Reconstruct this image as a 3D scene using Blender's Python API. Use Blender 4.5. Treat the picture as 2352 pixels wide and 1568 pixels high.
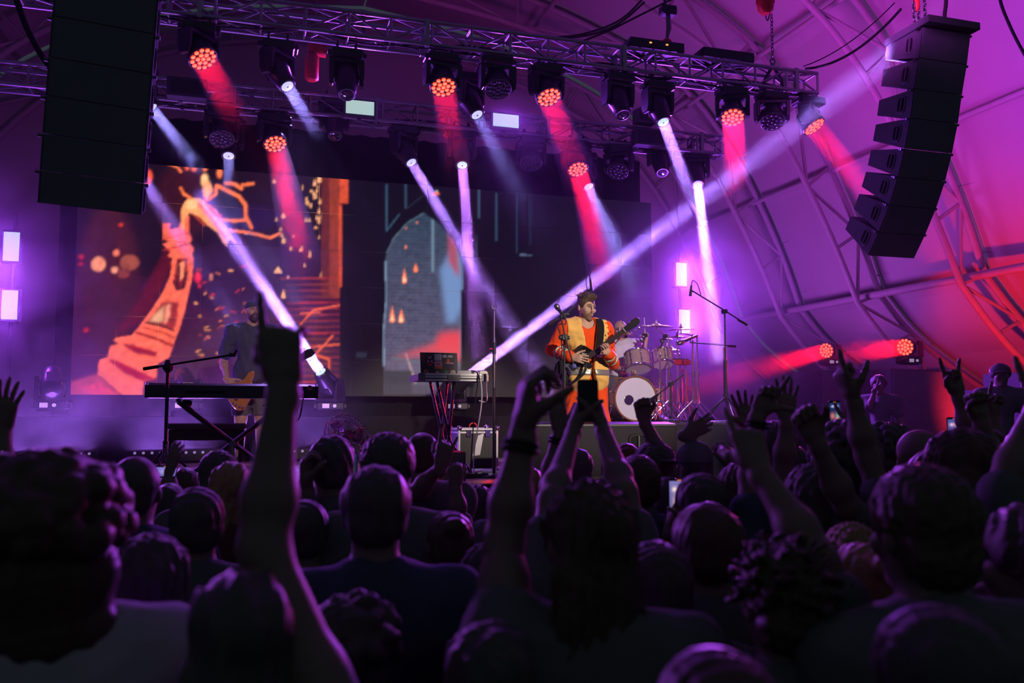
import bpy, bmesh, math, random
import numpy as np
from mathutils import Vector, Matrix
random.seed(7); RNG = np.random.default_rng(7)
for o in list(bpy.data.objects): bpy.data.objects.remove(o)
SC = bpy.context.scene
COL = SC.collection
R = math.radians

# ------------------------------------------------------------------ camera, world, lights, exposure
F_PX = 2000.0; CAM_Z = 1.88; YAW = R(17); PITCH = math.atan(166 / 2000)
cd = bpy.data.cameras.new('camera'); cam = bpy.data.objects.new('camera', cd); COL.objects.link(cam)
cd.sensor_width = 36; cd.lens = 36 * F_PX / 2352; cd.clip_end = 200
cam.location = (0, 0, CAM_Z); cam.rotation_euler = (R(90) + PITCH, 0, -YAW)
cd.dof.use_dof = True; cd.dof.focus_distance = 9.0; cd.dof.aperture_fstop = 2.4
SC.camera = cam
SC.view_settings.view_transform = 'Standard'; SC.view_settings.look = 'None'
SC.view_settings.exposure = 0; SC.view_settings.gamma = 1; SC.view_settings.use_curve_mapping = False
cy = SC.cycles
cy.max_bounces = 4; cy.diffuse_bounces = 1; cy.glossy_bounces = 2; cy.transmission_bounces = 3; cy.volume_bounces = 0
cy.transparent_max_bounces = 8; cy.use_denoising = True; cy.denoiser = 'OPENIMAGEDENOISE'
cy.sample_clamp_direct = 0; cy.sample_clamp_indirect = 3; cy.caustics_reflective = False; cy.caustics_refractive = False
cy.volume_step_rate = 3.0; cy.volume_max_steps = 64; cy.use_adaptive_sampling = True; cy.adaptive_threshold = .07; cy.adaptive_min_samples = 24; cy.use_light_tree = True
w = bpy.data.worlds.new('night'); SC.world = w; w.use_nodes = True
w.node_tree.nodes['Background'].inputs[0].default_value = (0.60, 0.80, 1.0, 1)
w.node_tree.nodes['Background'].inputs[1].default_value = 0.046

def area(name, loc, target, size, power, color, spread=180, shape='DISK', size_y=None):
    l = bpy.data.lights.new(name, 'AREA'); l.shape = shape; l.size = size
    if size_y: l.size_y = size_y
    l.energy = power; l.color = color; l.spread = R(spread)
    o = bpy.data.objects.new(name, l); COL.objects.link(o); o.visible_camera = False; o.location = loc
    d = Vector(target) - Vector(loc); o.rotation_euler = d.to_track_quat('-Z', 'Y').to_euler()
    return o
def spot(name, loc, target, angle, power, color, blend=.4, radius=.1):
    l = bpy.data.lights.new(name, 'SPOT'); l.spot_size = R(angle); l.spot_blend = blend; l.energy = power; l.color = color; l.shadow_soft_size = radius
    o = bpy.data.objects.new(name, l); COL.objects.link(o); o.visible_camera = False; o.location = loc
    o.rotation_euler = (Vector(target) - Vector(loc)).to_track_quat('-Z', 'Y').to_euler()
    return o
def point(name, loc, power, color, radius=.3):
    l = bpy.data.lights.new(name, 'POINT'); l.energy = power; l.color = color; l.shadow_soft_size = radius
    o = bpy.data.objects.new(name, l); COL.objects.link(o); o.visible_camera = False; o.location = loc
    return o
PURPLE = (.46, .10, .95); MAGENTA = (.70, .035, .72); VIOLET = (.40, .24, 1.0); RED = (1.0, .015, .03)
# washes on the tent skin
spot('tent_wash_lamp', (8.2, 15.5, 2.2), (11.2, 15.6, 6.4), 120, 620, (.56, .085, .86), .8, .9)
spot('tent_wash_lamp', (7.6, 10.5, 4.6), (10.6, 10.8, 8.0), 110, 600, MAGENTA, .8, .8)
spot('tent_wash_lamp', (3.6, 12.9, 6.0), (6.0, 14.5, 10.5), 130, 170, (.74, .05, .62), .8, .6)
spot('tent_wash_lamp', (-3.4, 13.5, 2.4), (-6.0, 15.5, 7.0), 110, 130, (.58, .07, .72), .8, .3)
spot('red_tent_lamp', (10.2, 10.2, 1.2), (13.9, 11.6, 3.4), 95, 700, RED, .7, .15)
spot('red_tent_lamp', (10.6, 13.6, 2.5), (13.0, 12.8, 3.2), 100, 70, RED, .7, .15)
# key light on the band from the front of house, over the crowd
spot('front_key_lamp', (5.2, -3.5, 6.2), (3.2, 8.1, 2.4), 13, 5600, (1.0, .80, .66), .6, .15)
spot('front_key_lamp', (2.6, -3.5, 6.2), (.45, 9.8, 2.6), 10, 2600, (1.0, .66, .66), .6, .15)
spot('front_key_lamp', (3.0, -3.5, 6.2), (4.8, 10.3, 2.2), 11, 5200, (1.0, .74, .84), .6, .15)
spot('added_red_spot', (8.6, 9.9, 2.0), (5.2, 10.4, 2.3), 40, 170, RED, .6, .1)  # added red spot with no fixture, for red glints on the drum stands
# added back lamps without fixtures, to rim the crowd and the players
spot('added_rim_lamp', (.6, 9.6, 5.9), (-.2, 2.6, 1.5), 46, 240, PURPLE, .7, .12)
spot('added_rim_lamp', (4.2, 9.6, 5.9), (1.6, 2.6, 1.5), 46, 260, (.55, .09, .85), .7, .12)
spot('added_rim_lamp', (-2.75, 11.6, 3.6), (-.6, 2.4, 1.7), 34, 950, PURPLE, .7, .15)
spot('added_rim_lamp', (6.5, 11.6, 3.7), (1.6, 2.4, 1.7), 36, 1600, (.50, .08, .90), .7, .15)
spot('added_rim_lamp', (9.3, 11.3, 3.3), (3.0, 3.0, 1.7), 44, 1100, (.75, .05, .55), .7, .15)
spot('added_rim_lamp', (2.6, 11.3, 5.7), (3.2, 8.2, 1.6), 50, 420, VIOLET, .7, .12)
spot('added_rim_lamp', (.6, 11.3, 5.7), (.3, 8.2, 1.4), 60, 420, VIOLET, .7, .12)
spot('tent_wash_lamp', (6.0, 6.8, 6.0), (11.8, 13.5, 5.8), 80, 150, (.60, .07, .80), .8, .5)  # added from the camera side to brighten the arch tubes, no fixture

# ------------------------------------------------------------------ projection helpers
_fw = Vector((math.sin(YAW) * math.cos(PITCH), math.cos(YAW) * math.cos(PITCH), math.sin(PITCH)))
_rt = Vector((math.cos(YAW), -math.sin(YAW), 0)); _up = _rt.cross(_fw); CAMP = Vector((0, 0, CAM_Z))
def ray(x, y): return _fw + _rt * ((x - 1176) / F_PX) - _up * ((y - 784) / F_PX)
def P(x, y, d): return CAMP + ray(x, y) * d
def onY(x, y, Y): r = ray(x, y); return CAMP + r * (Y / r.y)
def onZ(x, y, Z): r = ray(x, y); return CAMP + r * ((Z - CAM_Z) / r.z)
def onX(x, y, X): r = ray(x, y); return CAMP + r * (X / r.x)

# ------------------------------------------------------------------ materials
def mat(name, col, rough=.6, metal=0, em=None, es=1.0, noise=.12, scale=9, spec=.4, bump=0, coat=0, attr=None):
    m = bpy.data.materials.new(name); m.use_nodes = True; nt = m.node_tree; b = nt.nodes['Principled BSDF']
    b.inputs['Roughness'].default_value = rough; b.inputs['Metallic'].default_value = metal
    b.inputs['Specular IOR Level'].default_value = spec
    b.inputs['Coat Weight'].default_value = coat
    c4 = (*col, 1)
    if attr:
        a = nt.nodes.new('ShaderNodeAttribute'); a.attribute_name = attr; nt.links.new(a.outputs['Color'], b.inputs['Base Color'])
    elif noise:
        tc = nt.nodes.new('ShaderNodeTexCoord'); n = nt.nodes.new('ShaderNodeTexNoise'); n.inputs['Scale'].default_value = scale; n.inputs['Detail'].default_value = 3
        mx = nt.nodes.new('ShaderNodeMix'); mx.data_type = 'RGBA'
        mx.inputs[6].default_value = tuple(max(0, c * (1 - noise)) for c in col) + (1,); mx.inputs[7].default_value = tuple(min(1, c * (1 + noise)) for c in col) + (1,)
        nt.links.new(tc.outputs['Object'], n.inputs['Vector']); nt.links.new(n.outputs['Fac'], mx.inputs[0]); nt.links.new(mx.outputs[2], b.inputs['Base Color'])
        if bump:
            bp = nt.nodes.new('ShaderNodeBump'); bp.inputs['Strength'].default_value = bump; bp.inputs['Distance'].default_value = .01
            nt.links.new(n.outputs['Fac'], bp.inputs['Height']); nt.links.new(bp.outputs['Normal'], b.inputs['Normal'])
    else: b.inputs['Base Color'].default_value = c4
    if em: b.inputs['Emission Color'].default_value = (*em, 1); b.inputs['Emission Strength'].default_value = es
    return m
def srgb(r, g, b): return tuple((v / 255 / 12.92 if v < 10.3 else ((v / 255 + .055) / 1.055) ** 2.4) for v in (r, g, b))
M = dict(
    black=mat('black_paint', (.022, .022, .025), .45), matte=mat('matte_black_cloth', (.018, .017, .02), .9, spec=.1), plastic=mat('black_plastic', (.02, .02, .024), .32, spec=.5, noise=.05),
    wedge=mat('wedge_black', (.024, .022, .03), .6, spec=.2), pa=mat('speaker_black', (.13, .13, .145), .8, spec=.05), grille=mat('speaker_grille_black', (.16, .18, .19), .9, spec=0),
    alu=mat('brushed_aluminium', (.62, .62, .64), .3, 1, noise=.08, scale=30), chrome=mat('chrome', (.8, .8, .82), .12, 1, noise=0), steel=mat('dark_steel', (.18, .18, .19), .35, .9),
    tent=mat('white_tent_membrane', (.62, .60, .63), .75, spec=.2, noise=.06, scale=1.3), tube=mat('white_tent_tube', (.55, .53, .56), .5),
    drape=mat('black_stage_drape', (.012, .012, .014), .95, spec=.05), deck=mat('stage_planks', (.30, .22, .16), .5, noise=.35, scale=3), ground=mat('dark_ground', (.04, .04, .042), .9),
    red_plastic=mat('red_plastic', (.65, .03, .02), .45), strobe=mat('strobe_panel_glow', (.6, .7, .65), .5, em=srgb(186, 224, 208), es=.74, noise=0),
    lens_red=mat('red_led_lens', (.5, .05, .02), .3, em=(1.0, .065, .02), es=1.0, noise=0), lens_core=mat('red_led_core', (.6, .2, .1), .3, em=(1.0, .26, .13), es=1.15, noise=0), lens_off=mat('dark_led_lens', (.05, .05, .06), .15, spec=.8, noise=0),
    lens_white=mat('lit_spot_lens', (.5, .5, .6), .2, em=srgb(196, 200, 246), es=1.05, noise=0), lens_mint=mat('lit_mint_lens', (.5, .6, .6), .2, em=srgb(198, 232, 222), es=1.0, noise=0), lens_dark=mat('dark_spot_glass', (.02, .02, .03), .06, spec=1, coat=1, noise=0),
    display=mat('white_display', (.6, .6, .65), .4, em=(.45, .35, .55), es=.55, noise=0), shaded_skin=mat('dim_skin', (.20, .135, .12), .55, noise=.1, scale=20), skin=mat('skin', (.55, .34, .26), .55, noise=.1, scale=20), skin2=mat('tanned_skin', (.42, .25, .18), .55, noise=.1, scale=20),  # crowd skin is a darkened copy of skin, backlit shade in its colour
    hair=mat('dark_hair', (.08, .07, .07), .55, noise=.3, scale=40), brown=mat('brown_hair', (.08, .05, .035), .5, noise=.3, scale=40), blond=mat('fair_hair', (.30, .19, .09), .5, noise=.35, scale=60), red_hair=mat('auburn_hair', (.16, .045, .02), .5, noise=.3, scale=60),
    wood=mat('amber_wood', (.55, .24, .05), .3, coat=.5, noise=.3, scale=14), neckwood=mat('dark_fretboard', (.05, .032, .025), .4), sparkle=mat('champagne_sparkle_wrap', (.55, .42, .33), .25, .35, noise=.45, scale=45),
    head_skin=mat('frosted_drum_head', (.82, .84, .84), .4, noise=.03), bronze=mat('cymbal_bronze', (.45, .28, .12), .22, 1, noise=.15, scale=25), white=mat('white_plastic', (.75, .75, .76), .35, noise=.04), rubber=mat('black_rubber', (.015, .015, .015), .7),
    redcase=mat('red_panel', (.4, .02, .03), .4), hoop=mat('brown_drum_hoop', (.30, .13, .06), .35),
)
def cloth(name, c, bump=.4): return mat(name, c, .85, spec=.15, noise=.15, scale=14, bump=bump)
CL = dict(black=cloth('black_tshirt_cloth', (.13, .13, .14)), navy=cloth('navy_tshirt_cloth', (.07, .08, .14)), grey=cloth('grey_tshirt_cloth', (.12, .12, .13)), pale=cloth('pale_shirt_cloth', (.42, .40, .46)), white=cloth('white_tshirt_cloth', (.7, .68, .7)),
    denim=cloth('denim_cloth', (.05, .07, .12)), wine=cloth('wine_red_cloth', (.14, .04, .06)), green=cloth('dark_green_cloth', (.03, .06, .04)), orange=cloth('orange_workwear', (.88, .085, .012), .5), vest=cloth('yellow_safety_vest', (.92, .53, .15), .5),
    stubble=mat('short_stubble', (.20, .115, .08), .7, noise=.3, scale=120), reflect=mat('silver_reflective_tape', (.42, .42, .38), .35, .6, noise=.1), mint=mat('mint_reflective_tape', (.35, .62, .45), .4, .2), strap=cloth('black_strap_webbing', (.014, .014, .016)), trousers=cloth('dark_trousers', (.02, .02, .028)))

# ------------------------------------------------------------------ mesh builder
def frame(d, up=(0, 0, 1)):
    z = Vector(d).normalized(); u = Vector(up)
    if abs(z.dot(u)) > .98: u = Vector((0, 1, 0)) if abs(z.y) < .9 else Vector((1, 0, 0))
    x = u.cross(z).normalized(); y = z.cross(x)
    return x, y, z
def _hull():
    pts = []
    for sx in (-1, 1):
        for sy in (-1, 1):
            for sz in (-1, 1):
                for k in range(3):
                    pts.append((sx, sy, sz, k))
    bm = bmesh.new()
    for sx, sy, sz, k in pts:
        v = [.7 * sx, .7 * sy, .7 * sz]; v[k] = (sx, sy, sz)[k]; bm.verts.new(v)
    bm.verts.index_update(); vs = list(bm.verts); bmesh.ops.convex_hull(bm, input=vs); bmesh.ops.dissolve_limit(bm, angle_limit=.02, verts=bm.verts, edges=bm.edges)
    bm.normal_update(); f = [[v.index for v in p.verts] for p in bm.faces]; bm.free(); return pts, f
_CBP, _CBF = _hull()
class MB:
    def __init__(s): s.v = []; s.f = []; s.sm = []
    def add(s, vs, fs, T=None, smooth=False):
        b = len(s.v)
        s.v += [tuple(T @ Vector(p)) if T is not None else tuple(p) for p in vs]
        s.f += [[b + i for i in f] for f in fs]; s.sm += [smooth] * len(fs); return s
    def box(s, c, sz, bev=.15, T=None):
        h = [x / 2 for x in sz]; b = min(h) * bev; vs = []
        for sx, sy, sz_, k in _CBP:
            q = [(h[0] - b) * sx, (h[1] - b) * sy, (h[2] - b) * sz_]; q[k] = h[k] * (sx, sy, sz_)[k]
            vs.append((c[0] + q[0], c[1] + q[1], c[2] + q[2]))
        return s.add(vs, _CBF, T)
    def cyl(s, a, b, r1, r2=None, n=12, caps=True, smooth=True, T=None):
        r2 = r1 if r2 is None else r2; a = Vector(a); b = Vector(b); x, y, z = frame(b - a)
        vs = []
        for p, r in ((a, r1), (b, r2)):
            for i in range(n):
                t = 2 * math.pi * i / n; vs.append(p + x * (r * math.cos(t)) + y * (r * math.sin(t)))
        fs = [[i, (i + 1) % n, n + (i + 1) % n, n + i] for i in range(n)]
        s.add(vs, fs, T, smooth)
        if caps: s.add(vs, [list(range(n))[::-1], list(range(n, 2 * n))], T)
        return s
    def tube(s, pts, r, n=8, caps=True, T=None):
        pts = [Vector(p) for p in pts]; rr = r if hasattr(r, '__len__') else [r] * len(pts); vs = []; fs = []; x = None
        for i, p in enumerate(pts):
            d = (pts[min(i + 1, len(pts) - 1)] - pts[max(i - 1, 0)])
            if d.length < 1e-9: d = Vector((0, 0, 1))
            z = d.normalized()
            if x is None: x, y, z = frame(d)
            else: x = (x - z * x.dot(z)).normalized(); y = z.cross(x)
            for k in range(n):
                t = 2 * math.pi * k / n; vs.append(p + x * (rr[i] * math.cos(t)) + y * (rr[i] * math.sin(t)))
        for i in range(len(pts) - 1):
            for k in range(n): fs.append([i * n + k, i * n + (k + 1) % n, (i + 1) * n + (k + 1) % n, (i + 1) * n + k])
        s.add(vs, fs, T, True)
        if caps: s.add([vs[k] for k in range(n)], [list(range(n))[::-1]], T); s.add(vs[-n:], [list(range(n))], T)
        return s
    def lathe(s, prof, c=(0, 0, 0), axis=(0, 0, 1), n=20, caps=True, T=None):
        x, y, z = frame(axis); c = Vector(c); vs = []; m = len(prof)
        for r, h in prof:
            for k in range(n):
                t = 2 * math.pi * k / n; vs.append(c + z * h + x * (r * math.cos(t)) + y * (r * math.sin(t)))
        fs = [[i * n + k, i * n + (k + 1) % n, (i + 1) * n + (k + 1) % n, (i + 1) * n + k] for i in range(m - 1) for k in range(n)]
        s.add(vs, fs, T, True)
        if caps: s.add(vs, [list(range(n))[::-1], list(range((m - 1) * n, m * n))], T)
        return s
    def ell(s, c, r, n=14, m=8, T=None):
        r = r if hasattr(r, '__len__') else (r, r, r); vs = [(c[0], c[1], c[2] - r[2])]; fs = []
        for i in range(1, m):
            a = math.pi * i / m
            for k in range(n):
                t = 2 * math.pi * k / n; vs.append((c[0] + r[0] * math.sin(a) * math.cos(t), c[1] + r[1] * math.sin(a) * math.sin(t), c[2] - r[2] * math.cos(a)))
        vs.append((c[0], c[1], c[2] + r[2])); e = len(vs) - 1
        for k in range(n): fs += [[0, 1 + (k + 1) % n, 1 + k], [e, 1 + (m - 2) * n + k, 1 + (m - 2) * n + (k + 1) % n]]
        for i in range(m - 2):
            for k in range(n): fs.append([1 + i * n + k, 1 + i * n + (k + 1) % n, 1 + (i + 1) * n + (k + 1) % n, 1 + (i + 1) * n + k])
        return s.add(vs, fs, T, True)
    def prism(s, poly, z0, z1, T=None, bev=0):
        n = len(poly)
        if bev:
            cx = sum(p[0] for p in poly) / n; cy_ = sum(p[1] for p in poly) / n
            def sh(p): d = math.hypot(p[0] - cx, p[1] - cy_) or 1; q = 1 - bev / d; return (cx + (p[0] - cx) * q, cy_ + (p[1] - cy_) * q)
            lv = [[(*sh(p), z0) for p in poly], [(*p, z0 + bev) for p in poly], [(*p, z1 - bev) for p in poly], [(*sh(p), z1) for p in poly]]
        else: lv = [[(*p, z0) for p in poly], [(*p, z1) for p in poly]]
        vs = [q for l in lv for q in l]; fs = []
        for i in range(len(lv) - 1): fs += [[i * n + k, i * n + (k + 1) % n, (i + 1) * n + (k + 1) % n, (i + 1) * n + k] for k in range(n)]
        fs += [list(range(n))[::-1], list(range((len(lv) - 1) * n, len(lv) * n))]
        return s.add(vs, fs, T)
    def torus(s, c, axis, R_, r, n=28, m=8, a0=0, a1=2 * math.pi, T=None):
        x, y, z = frame(axis); c = Vector(c); closed = abs(a1 - a0 - 2 * math.pi) < 1e-6; k = n if closed else n + 1
        pts = [c + x * (R_ * math.cos(a0 + (a1 - a0) * i / n)) + y * (R_ * math.sin(a0 + (a1 - a0) * i / n)) for i in range(k)]
        vs = []; fs = []
        for i, p in enumerate(pts):
            u = (p - c).normalized()
            for j in range(m): t = 2 * math.pi * j / m; vs.append(p + u * (r * math.cos(t)) + z * (r * math.sin(t)))
        for i in range(n):
            i2 = (i + 1) % k
            for j in range(m): fs.append([i * m + j, i2 * m + j, i2 * m + (j + 1) % m, i * m + (j + 1) % m])
        return s.add(vs, fs, T, True)
    def mesh(s, name):
        me = bpy.data.meshes.new(name); me.from_pydata(s.v, [], s.f); me.update()
        me.polygons.foreach_set('use_smooth', s.sm)
        return me
    def build(s, name, m, parent=None): return link(name, s.mesh(name), m, parent)
def link(name, me, m=None, parent=None, loc=None):
    if m is not None and not me.materials: me.materials.append(m)
    o = bpy.data.objects.new(name, me); COL.objects.link(o)
    if parent is not None: o.parent = parent
    if loc is not None: o.location = loc
    return o
def tag(o, label=None, cat=None, group=None, kind=None):
    if label: o['label'] = label
    if cat: o['category'] = cat
    if group: o['group'] = group
    if kind: o['kind'] = kind
    return o
def thing(name, label, cat, loc=(0, 0, 0), rz=0, group=None):
    o = bpy.data.objects.new(name, None); COL.objects.link(o); o.location = loc; o.rotation_euler = (0, 0, rz); o.empty_display_size = .1
    return tag(o, label, cat, group)
def dup(src, label=None, loc=None, group=None):
    def cp(o, par):
        c = o.copy(); COL.objects.link(c); c.parent = par
        for ch in o.children: cp(ch, c)
        return c
    c = cp(src, None)
    if label: c['label'] = label
    if loc is not None: c.location = loc
    if group: c['group'] = group
    return c
def catenary(a, b, sag, n=14, wob=0):
    a = Vector(a); b = Vector(b); out = []
    for i in range(n + 1):
        t = i / n; p = a.lerp(b, t); p.z -= sag * 4 * t * (1 - t)
        if wob: p += Vector((random.uniform(-wob, wob), random.uniform(-wob, wob), random.uniform(-wob, wob) * .5)) * (1 if 0 < i < n else 0)
        out.append(p)
    return out
def smooth_path(pts, n=6):
    pts = [Vector(p) for p in pts]; out = []
    for i in range(len(pts) - 1):
        p0, p1, p2, p3 = pts[max(i - 1, 0)], pts[i], pts[i + 1], pts[min(i + 2, len(pts) - 1)]
        for k in range(n):
            t = k / n; out.append(.5 * ((2 * p1) + (p2 - p0) * t + (2 * p0 - 5 * p1 + 4 * p2 - p3) * t * t + (3 * p1 - p0 - 3 * p2 + p3) * t ** 3))
    return out + [pts[-1]]
# ------------------------------------------------------------------ the setting
STAGE_Z = 1.30; STAGE_Y = 7.10
g = MB().box((2.5, 10, -.05), (60, 44, .1), 0).build('floor', M['ground']); tag(g, 'dark trampled ground under the standing crowd', kind='structure')
st = MB().box((2.6, 13.3, .63), (15.0, 12.2, 1.22), .02).build('stage_floor', M['matte']); tag(st, 'raised wooden concert stage with a black skirt', kind='structure')
pl = {}
row = 0; y = STAGE_Y + .08
while y < 13.3:
    x0 = -4.8; off = [1.9, 3.1, 2.5][row % 3]
    while x0 < 10.0:
        L = min(off, 10.0 - x0); off = 3.6
        key = round(L, 3)
        if key not in pl:
            pl[key] = MB().box((0, 0, 0), (L - .006, .142, .06), .08).mesh('plank'); pl[key].materials.append(M['deck'])
        link('plank', pl[key], None, st, (x0 + L / 2, y + .07, 1.27 + random.uniform(-.002, .002)))
        x0 += L
    y += .148; row += 1
# front edge trim of the stage
e = MB().box((2.6, STAGE_Y + .02, 1.255), (15.0, .1, .09), .1).build('stage_edge', M['black'], st)

OUT = [(2.5, 11.45), (5.5, 11.05), (8.0, 10.25), (9.6, 9.35), (10.65, 8.2), (11.4, 6.95), (12.05, 5.6), (12.52, 4.35), (13.3, 3.55), (14.4, 2.8), (16.9, 1.35), (17.6, .35)]
INN = [(2.5, 10.75), (5.5, 10.35), (7.65, 9.6), (9.05, 8.8), (10.1, 7.7), (10.85, 6.5), (11.5, 5.25), (11.98, 4.15), (12.75, 3.3), (13.7, 2.55), (15.9, 1.2), (17.3, .35)]
def densify(p, n=5):
    q = smooth_path([(a, 0, b) for a, b in p[:8]], n); q2 = smooth_path([(a, 0, b) for a, b in p[7:]], n)
    return [(v.x, v.z) for v in q] + [(v.x, v.z) for v in q2[1:]]
OUTD, INND = densify(OUT), densify(INN)
def both(p): return [(5 - a, b) for a, b in p[::-1]] + p[1:]
def offs(p, d):
    o = []
    for i in range(len(p)):
        a = p[max(i - 1, 0)]; b = p[min(i + 1, len(p) - 1)]; t = Vector((b[0] - a[0], b[1] - a[1])).normalized(); o.append((p[i][0] - t.y * d, p[i][1] + t.x * d))
    return o
SKIN = offs(OUTD, .16)
ROWS = [4.1, 6.8, 9.5, 12.2, 14.9, 17.6, 20.3]
ceil = bpy.data.objects.new('ceiling', None); COL.objects.link(ceil); tag(ceil, 'pale vaulted tent skin stretched over curved tube arches', kind='structure')
cuts = [0, 9, 17, 26, 37, 44, len(SKIN) - 1]
for j in range(len(ROWS) - 1):
    for side in (1, -1):
        for c in range(len(cuts) - 1):
            seg = SKIN[cuts[c]:cuts[c + 1] + 1]; ny = 6; vs = []; fs = []; T = Vector((seg[-1][0] - seg[0][0], seg[-1][1] - seg[0][1])).normalized()
            for i, (a, b) in enumerate(seg):
                for k in range(ny + 1):
                    yy = ROWS[j] + .01 + (ROWS[j + 1] - ROWS[j] - .02) * k / ny
                    q = .10 * math.sin(math.pi * k / ny) * math.sin(math.pi * (i + .001) / max(1, len(seg) - 1)); xx = a + T.y * q; zz = b - T.x * q
                    vs.append((xx if side > 0 else 5 - xx, yy, zz))
            m = ny + 1
            for i in range(len(seg) - 1):
                for k in range(ny):
                    f = [i * m + k, i * m + k + 1, (i + 1) * m + k + 1, (i + 1) * m + k]; fs.append(f[::-1] if side > 0 else f)
            MB().add(vs, fs, None, True).build('membrane_panel', M['tent'], ceil)
def pos_at(p, zt):  # where a half profile reaches height zt
    for i in range(len(p) - 1):
        if p[i][1] >= zt >= p[i + 1][1]:
            t = (p[i][1] - zt) / (p[i][1] - p[i + 1][1] + 1e-9); return p[i][0] + (p[i + 1][0] - p[i][0]) * t
    return p[-1][0]
for zt, r in ((4.75, .014), (3.35, .014), (5.9, .012), (7.9, .012)):   # sewn seams along the skin
    for s in (1, -1):
        x = pos_at(SKIN, zt) - .02; MB().cyl((x if s > 0 else 5 - x, 6, zt), (x if s > 0 else 5 - x, 20.2, zt), r, n=6).build('seam', M['tube'], ceil)
# end gable
gp = both(SKIN); gv = [(a, 20.45, b) for a, b in gp]
gb = MB().add(gv + [(a, 20.5, b) for a, b in gp], [list(range(len(gp)))[::-1], list(range(len(gp), 2 * len(gp)))]).build('wall_back', M['tent']); tag(gb, 'pale tent gable closing the far end behind the stage', kind='structure')
# arches
def arch():
    root = thing('tent_arch', 'x', 'arch', (0, 0, 0), 0, 'curved tent arches')
    for p in (OUTD, INND):
        MB().tube([(a, 0, b) for a, b in both(p)], .062, 10).build('chord', M['tube'], root)
    n = [0, 5, 10, 15, 20, 25, 30, 35, 40, 45, 50]
    n = [k for k in n if k < min(len(OUTD), len(INND))]
    for s in (1, -1):
        f = lambda q: (q[0] if s > 0 else 5 - q[0], 0, q[1])
        for i, k in enumerate(n):
            MB().cyl(f(OUTD[k]), f(INND[k]), .036, n=8).build('brace', M['tube'], root)
            if i + 1 < len(n):
                a, b = (INND[k], OUTD[n[i + 1]]) if i % 2 else (OUTD[k], INND[n[i + 1]])
                MB().cyl(f(a), f(b), .034, n=8).build('brace', M['tube'], root)
    return root
ar = arch(); ar.location.y = 20.3; ar['label'] = 'white tubular tent arch farthest back, half lost in the purple haze'
for yy, lb in ((17.6, 'white tubular tent arch just behind the overhead microphone stand, washed violet'), (14.9, 'white tubular tent arch reaching down behind the red side light on the black stack'), (12.2, 'white tubular tent arch beside the curved speaker array, lower legs lit red')):
    dup(ar, lb, (0, yy, 0))
for (x, z), r, lb in (((12.26, 4.30), .075, 'thick white tent tube running lengthwise at the knee of the arches'), ((11.42, 6.85), .05, 'thin tent purlin crossing behind the curved speaker array'), ((9.72, 9.05), .05, 'tent purlin crossing above the end of the front truss'), ((6.15, 10.7), .05, 'tent purlin high over the middle of the stage')):
    t = MB().cyl((x, 6.5, z), (x, 20.4, z), r, n=10).build('purlin', M['tube']); tag(t, lb, 'tube', 'lengthwise tent tubes')
    t2 = t.copy(); t2.data = t.data.copy(); t2.data.transform(Matrix.Translation((5 - 2 * x, 0, 0))); COL.objects.link(t2); t2['label'] = lb.split(' crossing')[0].split(' running')[0].split(' high')[0] + {4.30: ', lowest', 6.85: ', second up', 9.05: ', third up', 10.7: ', topmost'}[z] + ' on the opposite dark slope'

# black backdrop and riser behind the LED wall
bd = MB()
nx = 90; vs = []; fs = []
for i in range(nx + 1):
    x = -2.35 + 8.25 * i / nx; yy = 12.32 + .045 * math.sin(i * 1.9)
    vs += [(x, yy, 1.3), (x, yy, 5.86)]
for i in range(nx): fs.append([2 * i, 2 * i + 2, 2 * i + 3, 2 * i + 1])
bd.add(vs, fs, None, True)
b = bd.build('backdrop_drape', M['drape']); tag(b, 'black pleated drape hanging behind the LED wall', 'drape')
rs = MB().box((1.9, 11.95, 1.575), (9.2, 1.5, .55), .03).build('back_platform', M['matte']); tag(rs, 'long low black platform under the LED wall', 'platform')
dr = thing('drum_riser', 'grey carpeted riser platform under the drum kit', 'platform', (5.75, 10.35, 1.3))
MB().box((0, 0, .225), (3.6, 2.1, .45), .02).build('platform_box', mat('riser_grey_carpet', (.034, .038, .038), .95, spec=.1, scale=60), dr)
MB().box((0, 0, .46), (3.62, 2.12, .025), .1).build('carpet', mat('riser_dark_carpet', (.06, .055, .06), .95, spec=.1, scale=80), dr)

# ------------------------------------------------------------------ LED wall
LW0, LW1, LH0, LH1, LY = -2.09, 5.91, 2.12, 5.12, 12.0
CX0, CY0, CW, CH = 150, 345, 690, 290     # canvas of the picture on the screen, 2 px cells
cv = np.zeros((CH, CW, 3), np.float32)
yy_, xx_ = np.mgrid[0:CH, 0:CW]; XX = CX0 + 2.0 * xx_ + 1; YY = CY0 + 2.0 * yy_ + 1
def blur(a, n):
    for _ in range(n):
        a = (np.roll(a, 1, 0) + np.roll(a, -1, 0) + a * 2) / 4; a = (np.roll(a, 1, 1) + np.roll(a, -1, 1) + a * 2) / 4
    return a
def inside(poly):
    m = np.zeros(XX.shape, bool); n = len(poly)
    for i in range(n):
        x1, y1 = poly[i]; x2, y2 = poly[(i + 1) % n]
        c = ((y1 > YY) != (y2 > YY)); m ^= c & (XX < (x2 - x1) * (YY - y1) / ((y2 - y1) or 1e-9) + x1)
    return m
def put(mask, col, soft=1, alpha=1.0):
    a = blur(mask.astype(np.float32), soft) if soft else mask.astype(np.float32)
    a = np.clip(a, 0, 1)[..., None] * alpha; cv[:] = cv * (1 - a) + np.array(srgb(*col), np.float32) * a
def A(pts): return [(160 + x / 2.8, 360 + y / 2.8) for x, y in pts]
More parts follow.
